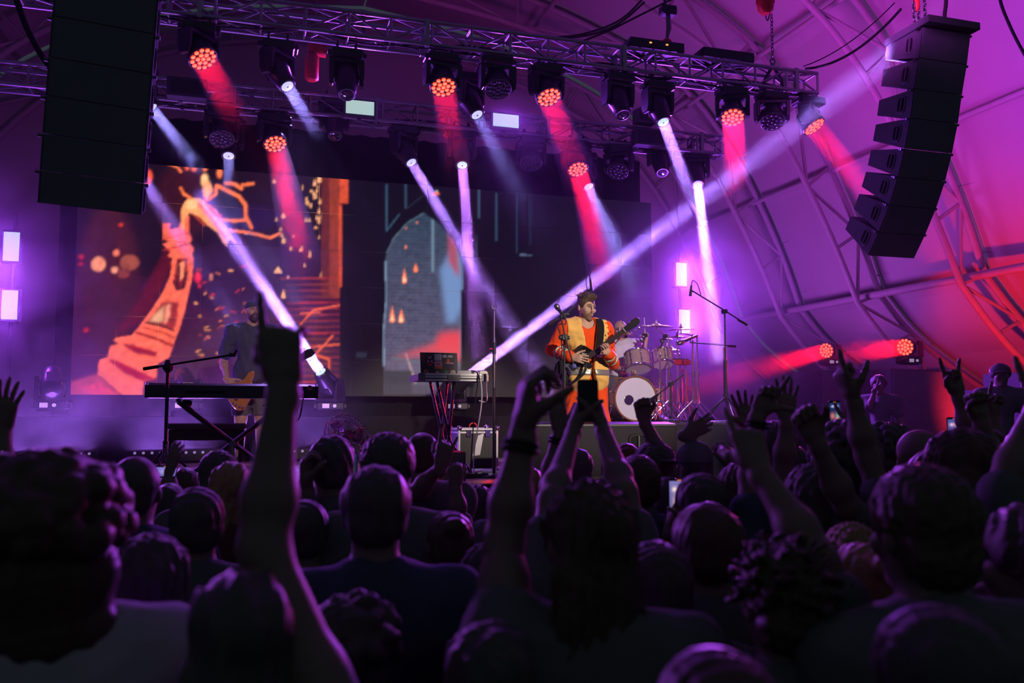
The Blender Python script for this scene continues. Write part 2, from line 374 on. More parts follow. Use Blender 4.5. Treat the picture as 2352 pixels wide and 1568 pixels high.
def stroke(pts, wd, col, soft=1, alpha=1.0):
    d = np.full(XX.shape, 1e9)
    for (x1, y1), (x2, y2) in zip(pts[:-1], pts[1:]):
        L2 = (x2 - x1) ** 2 + (y2 - y1) ** 2 or 1e-9; t = np.clip(((XX - x1) * (x2 - x1) + (YY - y1) * (y2 - y1)) / L2, 0, 1)
        d = np.minimum(d, np.hypot(XX - x1 - t * (x2 - x1), YY - y1 - t * (y2 - y1)))
    put(d < wd / 2, col, soft, alpha)
def blob(x, y, rx, ry, col, soft=2, alpha=1.0): put(((XX - x) / rx) ** 2 + ((YY - y) / ry) ** 2 < 1, col, soft, alpha)
noise_ = blur(RNG.random(XX.shape).astype(np.float32), 4); noise_ = (noise_ - noise_.mean()) / noise_.std()
put(XX < 2000, (9, 9, 12), 0)
put((XX < 800) & (YY > 360), (24, 10, 16), 2)
put((XX < 800) & (YY > 640), (58, 16, 44), 30)
blob(250, 640, 70, 170, (62, 20, 22), 30); blob(420, 460, 60, 90, (52, 14, 16), 25); blob(560, 640, 150, 90, (40, 16, 46), 30)
put(inside(A([(280, 1150), (420, 960), (560, 700), (640, 560), (660, 700), (560, 900), (460, 1060)])), (96, 14, 24), 6, .8)
for x, yb in ((330, 437), (300, 520), (270, 600)): blob(160 + x / 2.8, 360 + (yb + 200) / 2.8, 8, 60, (70, 20, 18), 14, .8)
for x in (700, 735): stroke([(x - 20, 372), (x - 26, 520)], 10, (22, 20, 20), 4)
blob(560, 500, 90, 30, (30, 14, 60), 10, .8)
# leaning pillar
S = (255, 104, 74)
put(inside(A([(600, 425), (650, 430), (640, 470), (700, 455), (735, 375), (768, 378), (765, 480), (785, 530), (772, 560), (795, 585), (790, 630), (796, 660), (790, 760), (760, 900), (738, 1000), (700, 1120), (664, 1215), (640, 1290), (565, 1330), (556, 1425), (475, 1445), (470, 1540), (350, 1540), (180, 1400), (190, 1308), (245, 1288), (262, 1216), (320, 1200), (280, 1180), (300, 1162), (395, 1150), (440, 1100), (530, 980), (600, 870), (650, 760), (660, 650), (630, 640), (650, 610), (600, 560), (640, 550), (597, 520)])), S, 1)
put(inside(A([(690, 655), (760, 650), (752, 740), (735, 840), (690, 850), (668, 800)])), (120, 24, 24), 2)
put(inside(A([(700, 690), (740, 670), (730, 780), (705, 800)])), (255, 140, 100), 2)
stroke(A([(668, 800), (690, 850), (735, 840), (752, 740)]), 7, (40, 10, 14), 2); stroke(A([(700, 670), (705, 760), (690, 830)]), 5, (60, 14, 18), 1)
put(inside(A([(600, 930), (700, 930), (690, 1060), (668, 1112), (494, 1062), (540, 1010)])), (150, 40, 36), 3)
put(inside(A([(560, 1000), (610, 950), (600, 1060), (510, 1060)])), (226, 160, 120), 4); put(inside(A([(620, 960), (650, 940), (640, 1040), (610, 1080)])), (255, 150, 120), 3)
stroke(A([(490, 1066), (580, 1082), (668, 1116)]), 5, (40, 12, 16), 1); stroke(A([(470, 1095), (600, 1130), (665, 1160)]), 5, (190, 60, 30), 2)
stroke(A([(430, 1130), (560, 1170), (660, 1215)]), 7, (150, 26, 20), 2)
put(inside(A([(330, 1202), (400, 1205), (560, 1255), (556, 1288), (420, 1262)])), (150, 14, 16), 3)
put(inside(A([(235, 1300), (300, 1308), (560, 1428), (470, 1445), (350, 1390)])), (170, 14, 18), 3)
put(inside(A([(0, 1450), (180, 1395), (350, 1540), (0, 1545)])), (176, 60, 56), 6)
put(inside(A([(60, 1490), (200, 1450), (330, 1545), (180, 1545)])), (226, 66, 46), 8)
stroke(A([(600, 600), (770, 560)]), 3, (170, 40, 30), 1); stroke(A([(600, 530), (765, 490)]), 3, (200, 60, 40), 1)
# reaching carved arm and scroll lines
put(inside(A([(735, 300), (760, 265), (830, 265), (862, 280), (930, 370), (1000, 440), (1036, 500), (1072, 560), (1025, 525), (1010, 575), (985, 545), (955, 490), (890, 440), (825, 380), (770, 360), (742, 395), (740, 470), (720, 470), (715, 345)])), (255, 158, 96), 1)
put(inside(A([(760, 275), (825, 280), (810, 340), (750, 335)])), (255, 190, 130), 2); stroke(A([(830, 300), (930, 420), (1000, 520)]), 5, (214, 70, 40), 2); stroke(A([(800, 375), (870, 440)]), 4, (200, 60, 40), 1)
O = (255, 120, 66)
for pts, wd in (([(880, 280), (940, 240), (945, 185), (1000, 210), (1090, 255), (1130, 310), (1130, 380), (1168, 455)], 8), ([(1005, 168), (1060, 175), (1105, 205)], 8), ([(960, 402), (1060, 412), (1140, 405)], 7), ([(1030, 472), (1180, 492), (1290, 522), (1355, 490)], 6), ([(1110, 182), (1180, 172)], 7), ([(640, 45), (690, 65), (716, 95)], 5), ([(715, 200), (735, 240), (780, 265)], 6), ([(890, 310), (940, 350), (965, 385)], 5), ([(880, 170), (912, 215), (870, 250)], 9)): stroke(A(pts), wd, O, 1)
stroke(A([(900, 330), (950, 380), (975, 378)]), 4, (220, 30, 40), 1)
for x, y, rx, ry, c in ((505, 130, 9, 17, (255, 84, 50)), (755, 62, 5, 9, S), (800, 72, 6, 8, S), (870, 70, 5, 8, O), (965, 105, 6, 12, O), (868, 150, 9, 15, (255, 190, 130)), (885, 210, 10, 20, (255, 170, 110)), (468, 40, 7, 4, S),
                        (185, 690, 16, 17, (240, 140, 100)), (300, 618, 7, 7, (250, 120, 90)), (290, 728, 8, 8, (250, 150, 120)), (75, 643, 6, 5, (200, 34, 34)), (70, 688, 5, 4, (190, 26, 34)), (330, 437, 5, 4, (236, 60, 40)), (385, 680, 22, 18, (150, 70, 50)), (105, 1113, 6, 5, (190, 30, 40)), (345, 750, 14, 12, (130, 50, 44)), (825, 775, 7, 13, (235, 36, 50)), (910, 775, 4, 8, (230, 130, 90)), (835, 830, 3, 5, (230, 40, 50))):
    blob(160 + x / 2.8, 360 + y / 2.8, rx, ry, c, 2)
def flame(x, y, wd, h, c=(255, 176, 120)):
    put(inside([(x - wd / 2, y), (x - wd * .35, y - h * .45), (x, y - h), (x + wd * .3, y - h * .4), (x + wd / 2, y), (x + wd * .2, y + h * .12), (x - wd * .2, y + h * .12)]), c, 1)
for i in range(34):
    x, y = random.choice([(1520, 380), (1600, 150), (1590, 380), (1375, 560), (1520, 250), (1620, 460), (1570, 280), (1500, 640)])
    flame(160 + (x + random.gauss(0, 26)) / 2.8, 360 + (y + random.gauss(0, 45)) / 2.8, random.uniform(3, 8), random.uniform(6, 15))
for x, y, wd, h in ((1315, 165, 8, 10), (1340, 745, 19, 14), (1375, 390, 12, 10), (1375, 905, 11, 18), (1510, 705, 5, 8), (1620, 770, 6, 14), (1405, 780, 4, 9), (1545, 640, 6, 16), (1330, 410, 5, 8), (1375, 550, 9, 14), (1610, 160, 13, 22)): flame(160 + x / 2.8, 360 + y / 2.8, wd, h)
# brick pier at the edge
for k, (x0, x1, c) in enumerate(((1618, 1670, (96, 34, 24)), (1670, 1740, (140, 52, 30)), (1738, 1800, (206, 74, 38)))):
    put((XX > 160 + x0 / 2.8) & (XX < 160 + x1 / 2.8) & (YY > 402 if k < 2 else ((YY > 402) & (YY < 468))) & (YY < 686), c, 1)
put((XX > 778) & (XX < 787) & (YY > 470) & (YY < 660), (200, 72, 36), 1)
for r in range(404, 684, 6): put((XX > 738) & (XX < 802) & (YY > r) & (YY < r + 2), (70, 22, 18), 0, .55)
for r in range(640, 900, 14):
    stroke([(640 + random.uniform(0, 30), r), (784, r - 2)], 3, (150 + random.randint(-40, 60), 50, 34), 1, .9)
for pts in (([(690, 745), (720, 712), (784, 700)]), ([(684, 800), (784, 790)]), ([(726, 812), (765, 770)]), ([(726, 815), (756, 825), (757, 845)]), ([(690, 720), (735, 716)])): stroke(pts, 4, (240, 96, 50), 1)
for i in range(46):   # embers across the middle of the picture
    x, y = random.uniform(440, 560), random.uniform(610, 830); a = random.uniform(-.9, .5); L = random.uniform(3, 13)
    stroke([(x, y), (x + L * math.cos(a), y + L * math.sin(a))], random.uniform(2, 4.5), random.choice([(230, 110, 66), (200, 44, 44), (240, 150, 90), (160, 50, 60)]), 1)
for i in range(14):
    a = .4 + i * .1; stroke([(470 + 60 * math.cos(a), 700 + 70 * math.sin(a)), (490 + 90 * math.cos(a + .1), 705 + 96 * math.sin(a + .1))], 3, (70, 30, 90), 2, .7)
cv *= np.clip(1 + .10 * noise_[..., None], .6, 1.5)
# dark nave with the pointed window
put((XX > 800) & (YY > 345), (8, 9, 12), 1); put((XX > 786) & (XX < 886) & (YY > 470), (9, 9, 11), 1); put((XX > 780) & (XX < 792) & (YY > 660), (9, 9, 11), 1)
W = [(882, 906), (880, 760), (887, 690), (885, 600), (888, 581), (905, 546), (936, 511), (974, 489), (1010, 515), (1042, 552), (1063, 598), (1065, 664), (1057, 668), (1058, 906)]
wm = inside(W)
t = np.clip((YY - 490) / 416, 0, 1)[..., None]
wc = np.array(srgb(44, 64, 80)) * (1 - t) + np.array(srgb(96, 86, 112)) * t
wc = wc * (1 + .07 * noise_[..., None] - .22 * ((YY % 8) < 2)[..., None] - .14 * (((XX + 5 * ((YY // 8) % 2)) % 14) < 2)[..., None])
a = blur(wm.astype(np.float32), 1)[..., None]; cv[:] = cv * (1 - a) + wc * a
def inwin(fn):
    global cv
    keep = cv.copy(); fn(); m = blur(wm.astype(np.float32), 1)[..., None]; cv[:] = keep * (1 - m) + cv * m
inwin(lambda: (put(inside([(1010, 620), (1058, 540), (1066, 700), (1046, 740), (1026, 742)]), (112, 142, 190), 16, .85), put((XX > 991) & (XX < 997) & (YY > 500) & (YY < 625), (118, 146, 164), 2), put(inside([(900, 825), (1000, 790), (1010, 765), (1064, 760), (1064, 830), (1000, 808)]), (226, 66, 74), 22, .9), put(inside([(1030, 530), (1050, 560), (1055, 640), (1030, 600)]), (160, 76, 96), 8),
    stroke([(900, 822), (975, 834), (1060, 838)], 5, (84, 96, 110), 1), stroke([(932, 812), (955, 880)], 3, (190, 150, 150), 1), stroke([(960, 757), (1058, 757)], 2, (60, 40, 60), 1), put((YY > 850) & (XX < 946), (24, 30, 38), 1, .85), put((YY > 880), (54, 52, 66), 6, .7),
    [flame(*q, c=(255, 130, 90)) for q in ((929, 647, 12, 30), (955, 622, 11, 18), (901, 736, 13, 34), (922, 738, 14, 30), (932, 570, 4, 10), (933, 527, 3, 6), (958, 513, 4, 7))], [flame(*q, c=(255, 214, 170)) for q in ((929, 646, 6, 14), (901, 735, 6, 15), (921, 737, 7, 14))]))
stroke([(886, 600), (887, 690), (881, 760), (882, 840)], 3, (126, 152, 178), 1, .8); stroke([(888, 581), (905, 546), (936, 511), (974, 489)], 2, (96, 120, 136), 1, .8); stroke([(1057, 668), (1058, 820)], 2, (120, 130, 170), 1, .7)
for pts, c in (([(888, 424), (888, 530), (917, 492)], (52, 84, 108)), ([(932, 416), (932, 478)], (48, 78, 100)), ([(935, 478), (975, 446), (1000, 448)], (28, 40, 54)), ([(1100, 433), (1100, 500)], (60, 84, 110)), ([(1140, 444), (1140, 552)], (50, 74, 100)), ([(1187, 433), (1187, 580)], (40, 64, 90)), ([(1218, 440), (1218, 560)], (22, 34, 50)), ([(1195, 585), (1220, 586)], (90, 110, 140)), ([(1095, 540), (1093, 600)], (40, 60, 84))): stroke(pts, 3, c, 1, .9)
flame(1003, 446, 16, 8, (255, 120, 70)); flame(1003, 441, 8, 5, (160, 190, 200))
for x in (822, 830, 838): blob(x, 815, 2, 7, (50, 58, 74), 2)
cv = np.clip(cv, 0, 4)
def sample_screen(px, py):
    u = (np.asarray(px) - CX0 - 1) / 2; v = (np.asarray(py) - CY0 - 1) / 2
    u = np.clip(u, 0, CW - 1.001); v = np.clip(v, 0, CH - 1.001); i = u.astype(int); j = v.astype(int); a = (u - i)[:, None]; b = (v - j)[:, None]
    return cv[j, i] * (1 - a) * (1 - b) + cv[j, i + 1] * a * (1 - b) + cv[j + 1, i] * (1 - a) * b + cv[j + 1, i + 1] * a * b
FWn = np.array(_fw); RTn = np.array(_rt); UPn = np.array(_up); CN = np.array(CAMP)
def pj(p):
    v = np.asarray(p, float) - CN; z = v @ FWn; return 1176 + F_PX * (v @ RTn) / z, 784 - F_PX * (v @ UPn) / z
def scr_mat(name, es=1.0):
    m = bpy.data.materials.new(name); m.use_nodes = True; nt = m.node_tree; b = nt.nodes['Principled BSDF']; b.inputs['Base Color'].default_value = (.012, .012, .014, 1); b.inputs['Roughness'].default_value = .6
    a = nt.nodes.new('ShaderNodeAttribute'); a.attribute_name = 'screen'; nt.links.new(a.outputs['Color'], b.inputs['Emission Color']); b.inputs['Emission Strength'].default_value = es; return m
M['screen'] = scr_mat('led_screen_picture', 1.18)
led = thing('led_wall', 'wide LED video wall showing a burning stone hall and a pointed window', 'screen', (LW0, LY, LH0))
NP = 24
for i in range(16):
    for j in range(6):
        s = .498; k = NP + 1
        vs = [(i * .5 + s * a / NP, 0, j * .5 + s * b / NP) for b in range(k) for a in range(k)]
        fs = [[b * k + a, b * k + a + 1, (b + 1) * k + a + 1, (b + 1) * k + a] for b in range(NP) for a in range(NP)]
        n0 = len(vs); c = [0, NP, NP * k + NP, NP * k]; vs += [(vs[q][0], .07, vs[q][2]) for q in c]
        for q in range(4): fs.append([c[(q + 1) % 4], c[q], n0 + q, n0 + (q + 1) % 4])
        fs.append([n0 + 3, n0 + 2, n0 + 1, n0])
        me = bpy.data.meshes.new('screen_panel'); me.from_pydata(vs, [], fs); me.materials.append(M['screen'])
        wv = np.array(vs) + np.array([LW0, LY, LH0]); px, py = pj(wv); col = np.ones((len(vs), 4), np.float32); col[:, :3] = sample_screen(px, py); col[n0:, :3] = 0
        at = me.attributes.new('screen', 'FLOAT_COLOR', 'POINT'); at.data.foreach_set('color', col.ravel())
        link('screen_panel', me, None, led)
# ------------------------------------------------------------------ trusses
TRM = mat('truss_aluminium', (.36, .35, .37), .38, .75, noise=.1, scale=20)
def truss(label, x0, x1, y, z, seg=.46, h=.26, d=.28):
    root = thing('lighting_truss', label, 'truss', (x0, y, z), 0, 'lighting trusses'); L = x1 - x0
    for yy in (0, d):
        for zz in (0, h): MB().cyl((0, yy, zz), (L, yy, zz), .026, n=10).build('chord', TRM, root)
    n = int(round(L / seg)); q = L / n; cache = {}
    def br(a, b, r=.013):
        v = Vector(b) - Vector(a); key = tuple(round(c, 3) for c in v)
        if key not in cache:
            cache[key] = MB().cyl((0, 0, 0), v, r, n=6).mesh('brace'); cache[key].materials.append(TRM)
        link('brace', cache[key], None, root, a)
    for i in range(n + 1):
        x = i * q
        for yy in (0, d): br((x, yy, 0), (x, yy, h), .016)
        for zz in (0, h): br((x, 0, zz), (x, d, zz), .014)
        if i < n:
            for yy in (0, d): br((x, yy, 0), (x + q, yy, h)) if i % 2 else br((x, yy, h), (x + q, yy, 0))
            for zz in (0, h): br((x, 0, zz), (x + q, d, zz)) if i % 2 else br((x, d, zz), (x + q, 0, zz))
    for k in range(1, int(L / 2.4) + 1):
        x = k * 2.4 - .25
        for yy in (0, d): MB().box((x, yy, h / 2), (.05, .06, h + .06), .1).build('joint_plate', TRM, root)
    return root
FT = truss('front aluminium lighting truss with the big moving heads under it', -2.7, 6.97, 9.3, 6.0)
RT = truss('rear aluminium lighting truss behind and under the front one', -3.0, 6.74, 11.2, 5.73)

# ------------------------------------------------------------------ moving heads
face_red = mat('red_lit_face', (.1, .01, .01), .5, em=(1.0, .02, .005), es=.38, noise=0); face_off = mat('dark_lamp_face', (.015, .015, .018), .3, noise=0)
def lens_mesh(m1, m2):
    b = MB().lathe([(.0272, 0), (.0272, .004), (.022, .011), (.011, .015), (.003, .0165)], axis=(0, 0, -1), n=12)
    me = b.mesh('lens'); me.materials.append(m1); me.materials.append(m2)
    for p in me.polygons:
        if p.center.z < -.0125: p.material_index = 1
    return me
LENS_ON, LENS_OFF = lens_mesh(M['lens_red'], M['lens_core']), lens_mesh(M['lens_off'], M['lens_off'])
def _m(mb, name, m): me = mb.mesh(name); me.materials.append(m); return me
BASE = _m(MB().box((0, 0, -.125), (.34, .25, .10), .3).box((0, 0, -.07), (.30, .10, .02), .1).box((.185, 0, -.125), (.05, .16, .06), .4).box((-.185, 0, -.125), (.05, .16, .06), .4), 'base', M['plastic'])
CLAMP = _m(MB().torus((0, 0, 0), (1, 0, 0), .036, .011, 14, 6).box((0, 0, -.05), (.036, .05, .04), .2).cyl((0, .03, .01), (0, .07, .015), .012, n=8), 'clamp', M['black'])
def yoke_mesh(w, L):
    b = MB().box((0, 0, -.20), (2 * w + .05, .17, .045), .35)
    for s in (-1, 1):
        pr = [(-.09, -.19), (.09, -.19), (.085, -L - .02), (.05, -L - .085), (-.05, -L - .085), (-.085, -L - .02)]
        T = Matrix(((0, 0, 1, 0), (1, 0, 0, 0), (0, 1, 0, 0), (0, 0, 0, 1)))
        b.prism(pr, s * w - .024, s * w + .024, T, .01)
    return _m(b, 'yoke', M['plastic'])
YW, YS = yoke_mesh(.185, .36), yoke_mesh(.165, .38)
HW = _m(MB().lathe([(.03, .15), (.10, .14), (.128, .09), (.140, .02), (.152, -.07), (.155, -.105), (.146, -.112)], n=28).box((.152, 0, 0), (.05, .07, .07), .3).box((-.152, 0, 0), (.05, .07, .07), .3), 'head', M['plastic'])
HS = _m(MB().lathe([(.04, .235), (.105, .225), (.130, .17), (.136, .05), (.128, -.06), (.106, -.17), (.098, -.235), (.090, -.245)], n=28).box((.135, 0, 0), (.05, .07, .07), .3).box((-.135, 0, 0), (.05, .07, .07), .3).box((0, .10, .05), (.14, .07, .22), .3), 'head', M['plastic'])
FACE_W = _m(MB().cyl((0, 0, -.104), (0, 0, -.110), .145, n=28), 'face', face_off); FACE_WR = _m(MB().cyl((0, 0, -.104), (0, 0, -.110), .145, n=28), 'face', face_red)
RIM_W = _m(MB().torus((0, 0, -.112), (0, 0, 1), .148, .006, 28, 6), 'rim', M['steel'])
RIM_S = _m(MB().torus((0, 0, -.245), (0, 0, 1), .084, .008, 24, 6), 'rim', M['steel'])
glass = {k: _m(MB().lathe([(.078, 0), (.076, .006), (.055, .014), (.025, .018), (.002, .019)], (0, 0, -.236), (0, 0, -1), 24), 'lens_glass', m) for k, m in (('on', M['lens_white']), ('mint', M['lens_mint']), ('off', M['lens_dark']))}
GOBO = _m(MB().ell((0, 0, -.2555), (.010, .014, .002), 10, 4), 'gobo_spot', M['black'])
RINGS = [(0, 0)] + [(.0565 * math.cos(R(60 * i + 30)), .0565 * math.sin(R(60 * i + 30))) for i in range(6)] + [(.1135 * math.cos(R(30 * i + 15)), .1135 * math.sin(R(30 * i + 15))) for i in range(12)]
def moving_head(label, p, d, kind, state, up=1, group='moving head lights', s=1.0, disp=False):
    """p: world point of the mount (chord centre, or the floor when up=-1); d: world aim. Returns lens centre and aim."""
    root = thing('moving_head_light', label, 'stage light', p, 0, group); root.scale = (s, s, s)
    d = Vector(d).normalized(); dl = Vector((d.x, d.y * up, d.z * up)) if up < 0 else d
    if up < 0: root.rotation_euler = (math.pi, 0, 0)
    tilt = math.acos(max(-1, min(1, -dl.z))); pan = math.atan2(-dl.x, dl.y) if tilt > .02 else 0
    if abs(pan) > math.pi / 2: pan -= math.copysign(math.pi, pan); tilt = -tilt
    link('base', BASE, None, root)
    if up > 0:
        for x in (-.1, .1): link('clamp', CLAMP, None, root, (x, 0, -.0))
    ZP = -.36 if kind == 'wash' else -.38
    yk = link('yoke', YW if kind == 'wash' else YS, None, root); yk.rotation_euler = (0, 0, pan)
    h = link('head', HW if kind == 'wash' else HS, None, root, (0, 0, ZP)); h.rotation_euler = (Matrix.Rotation(pan, 3, 'Z') @ Matrix.Rotation(tilt, 3, 'X')).to_euler()
    if kind == 'wash':
        link('face', FACE_WR if state == 'red' else FACE_W, None, h); link('rim', RIM_W, None, h)
        for x, y in RINGS: link('lens', LENS_ON if state == 'red' else LENS_OFF, None, h, (x, y, -.110))
        ln = .13
    else:
        link('rim', RIM_S, None, h); link('lens_glass', glass[state], None, h)
        if state != 'off': link('gobo_spot', GOBO, None, h)
        ln = .275
    if disp:
        dm = MB().box((-.06, .128, -.125), (.085, .012, .055), .1).build('display', M['display'], root); MB().cyl((.05, .125, -.125), (.05, .14, -.125), .022, n=12).build('knob', M['display'], root)
    c = Vector(p) + Vector((0, 0, up * ZP * s)) + d * ln * s
    return c, d
def head_for(lens_px, Y, aim_px, aimY, kind, state, label, s=1.0):
    """hang a head so that its lens sits where lens_px meets depth Y"""
    L = onY(*lens_px, Y); B = onY(*aim_px, aimY); d = (B - L).normalized(); ln = (.13 if kind == 'wash' else .275) * s; ZP = (.36 if kind == 'wash' else .38) * s
    piv = L - d * ln; return moving_head(label, piv + Vector((0, 0, ZP)), d, kind, state, s=s), B

# ------------------------------------------------------------------ haze and beams
def haze_mat(name, dens, col=(1, 1, 1), fall=1.0, noise=0.0, nscale=2.0, aniso=0.0, radial=False, contrast=1.0):
    m = bpy.data.materials.new(name); m.use_nodes = True; nt = m.node_tree; nt.nodes.remove(nt.nodes['Principled BSDF']); out = nt.nodes['Material Output']
    v = nt.nodes.new('ShaderNodeVolumeScatter'); v.inputs['Color'].default_value = (*col, 1); v.inputs['Density'].default_value = dens; v.inputs['Anisotropy'].default_value = aniso
    nt.links.new(v.outputs[0], out.inputs['Volume']); cur = None; tc = nt.nodes.new('ShaderNodeTexCoord')
    def math_(op, a, b=None):
        n = nt.nodes.new('ShaderNodeMath'); n.operation = op; n.use_clamp = False
        for i, q in enumerate((a, b)):
            if q is None: continue
            if isinstance(q, (int, float)): n.inputs[i].default_value = q
            else: nt.links.new(q, n.inputs[i])
        return n.outputs[0]
    if fall:
        sx = nt.nodes.new('ShaderNodeSeparateXYZ'); nt.links.new(tc.outputs['Object'], sx.inputs[0])
        cur = math_('POWER', math_('MINIMUM', math_('MAXIMUM', math_('SUBTRACT', 1.0, sx.outputs['Z']), 0.0), 1.0), fall)
    if radial:
        mp = nt.nodes.new('ShaderNodeVectorMath'); mp.operation = 'SUBTRACT'; nt.links.new(tc.outputs['Object'], mp.inputs[0]); mp.inputs[1].default_value = (0, 0, 0)
        ln = nt.nodes.new('ShaderNodeVectorMath'); ln.operation = 'LENGTH'; nt.links.new(mp.outputs[0], ln.inputs[0])
        r = math_('MAXIMUM', math_('SUBTRACT', 1.0, ln.outputs['Value']), 0.0); r = math_('POWER', r, 1.3); cur = r if cur is None else math_('MULTIPLY', cur, r)
    if noise:
        n = nt.nodes.new('ShaderNodeTexNoise'); n.inputs['Scale'].default_value = nscale; n.inputs['Detail'].default_value = 4; n.inputs['Distortion'].default_value = .6; geo = nt.nodes.new('ShaderNodeNewGeometry'); nt.links.new(geo.outputs['Position'], n.inputs['Vector'])
        q = math_('MAXIMUM', math_('ADD', math_('MULTIPLY', math_('SUBTRACT', n.outputs['Fac'], .5), 2.4 * noise * contrast), 1.0 - noise * .25), 0.0); cur = q if cur is None else math_('MULTIPLY', cur, q)
    if cur is not None: nt.links.new(math_('MULTIPLY', cur, dens), v.inputs['Density'])
    return m
HZ = {}; BEAM_K = 1.1
def beam(A, d, L, r0, half, power, color, dens=.45, fall=1.0, noise=.35, label='', nscale=3.0, lr=None, spread=None):
    A = Vector(A); d = Vector(d).normalized(); r1 = r0 + L * math.tan(R(half)); n = 20
    x, y, z = frame(d); rot = Matrix((x, y, z)).transposed().to_4x4()
    me = MB().lathe([(.0005, 0), (r0 * 1.02, .003), (r1 * 1.02, .97), (r1 * .8, .995), (.0005, 1)], n=20, caps=False).mesh('light_beam_haze')
    key = (dens, fall, noise, nscale)
    if key not in HZ: HZ[key] = haze_mat('beam_haze', dens, (1, 1, 1), fall, noise, nscale)
    o = link('light_beam_haze', me, HZ[key]); o.matrix_world = Matrix.Translation(A) @ rot @ Matrix.Diagonal((1, 1, L, 1)); tag(o, label, 'haze', None, 'stuff')
    l = bpy.data.lights.new('beam_lamp', 'AREA'); l.shape = 'DISK'; l.size = 2 * (lr or r0 * .95); l.spread = R(spread or max(1.0, 2 * half)); l.energy = power * BEAM_K; l.color = color
    lo = bpy.data.objects.new('beam_lamp', l); COL.objects.link(lo); lo.visible_camera = False; lo.matrix_world = Matrix.Translation(A + d * .01) @ rot @ Matrix.Rotation(math.pi, 4, 'X')
WB = (.52, .42, 1.0); VB = (.40, .19, 1.0); RB = (1.0, .004, .012); BB = (.32, .28, 1.0)
FY, RY = 9.3, 11.2
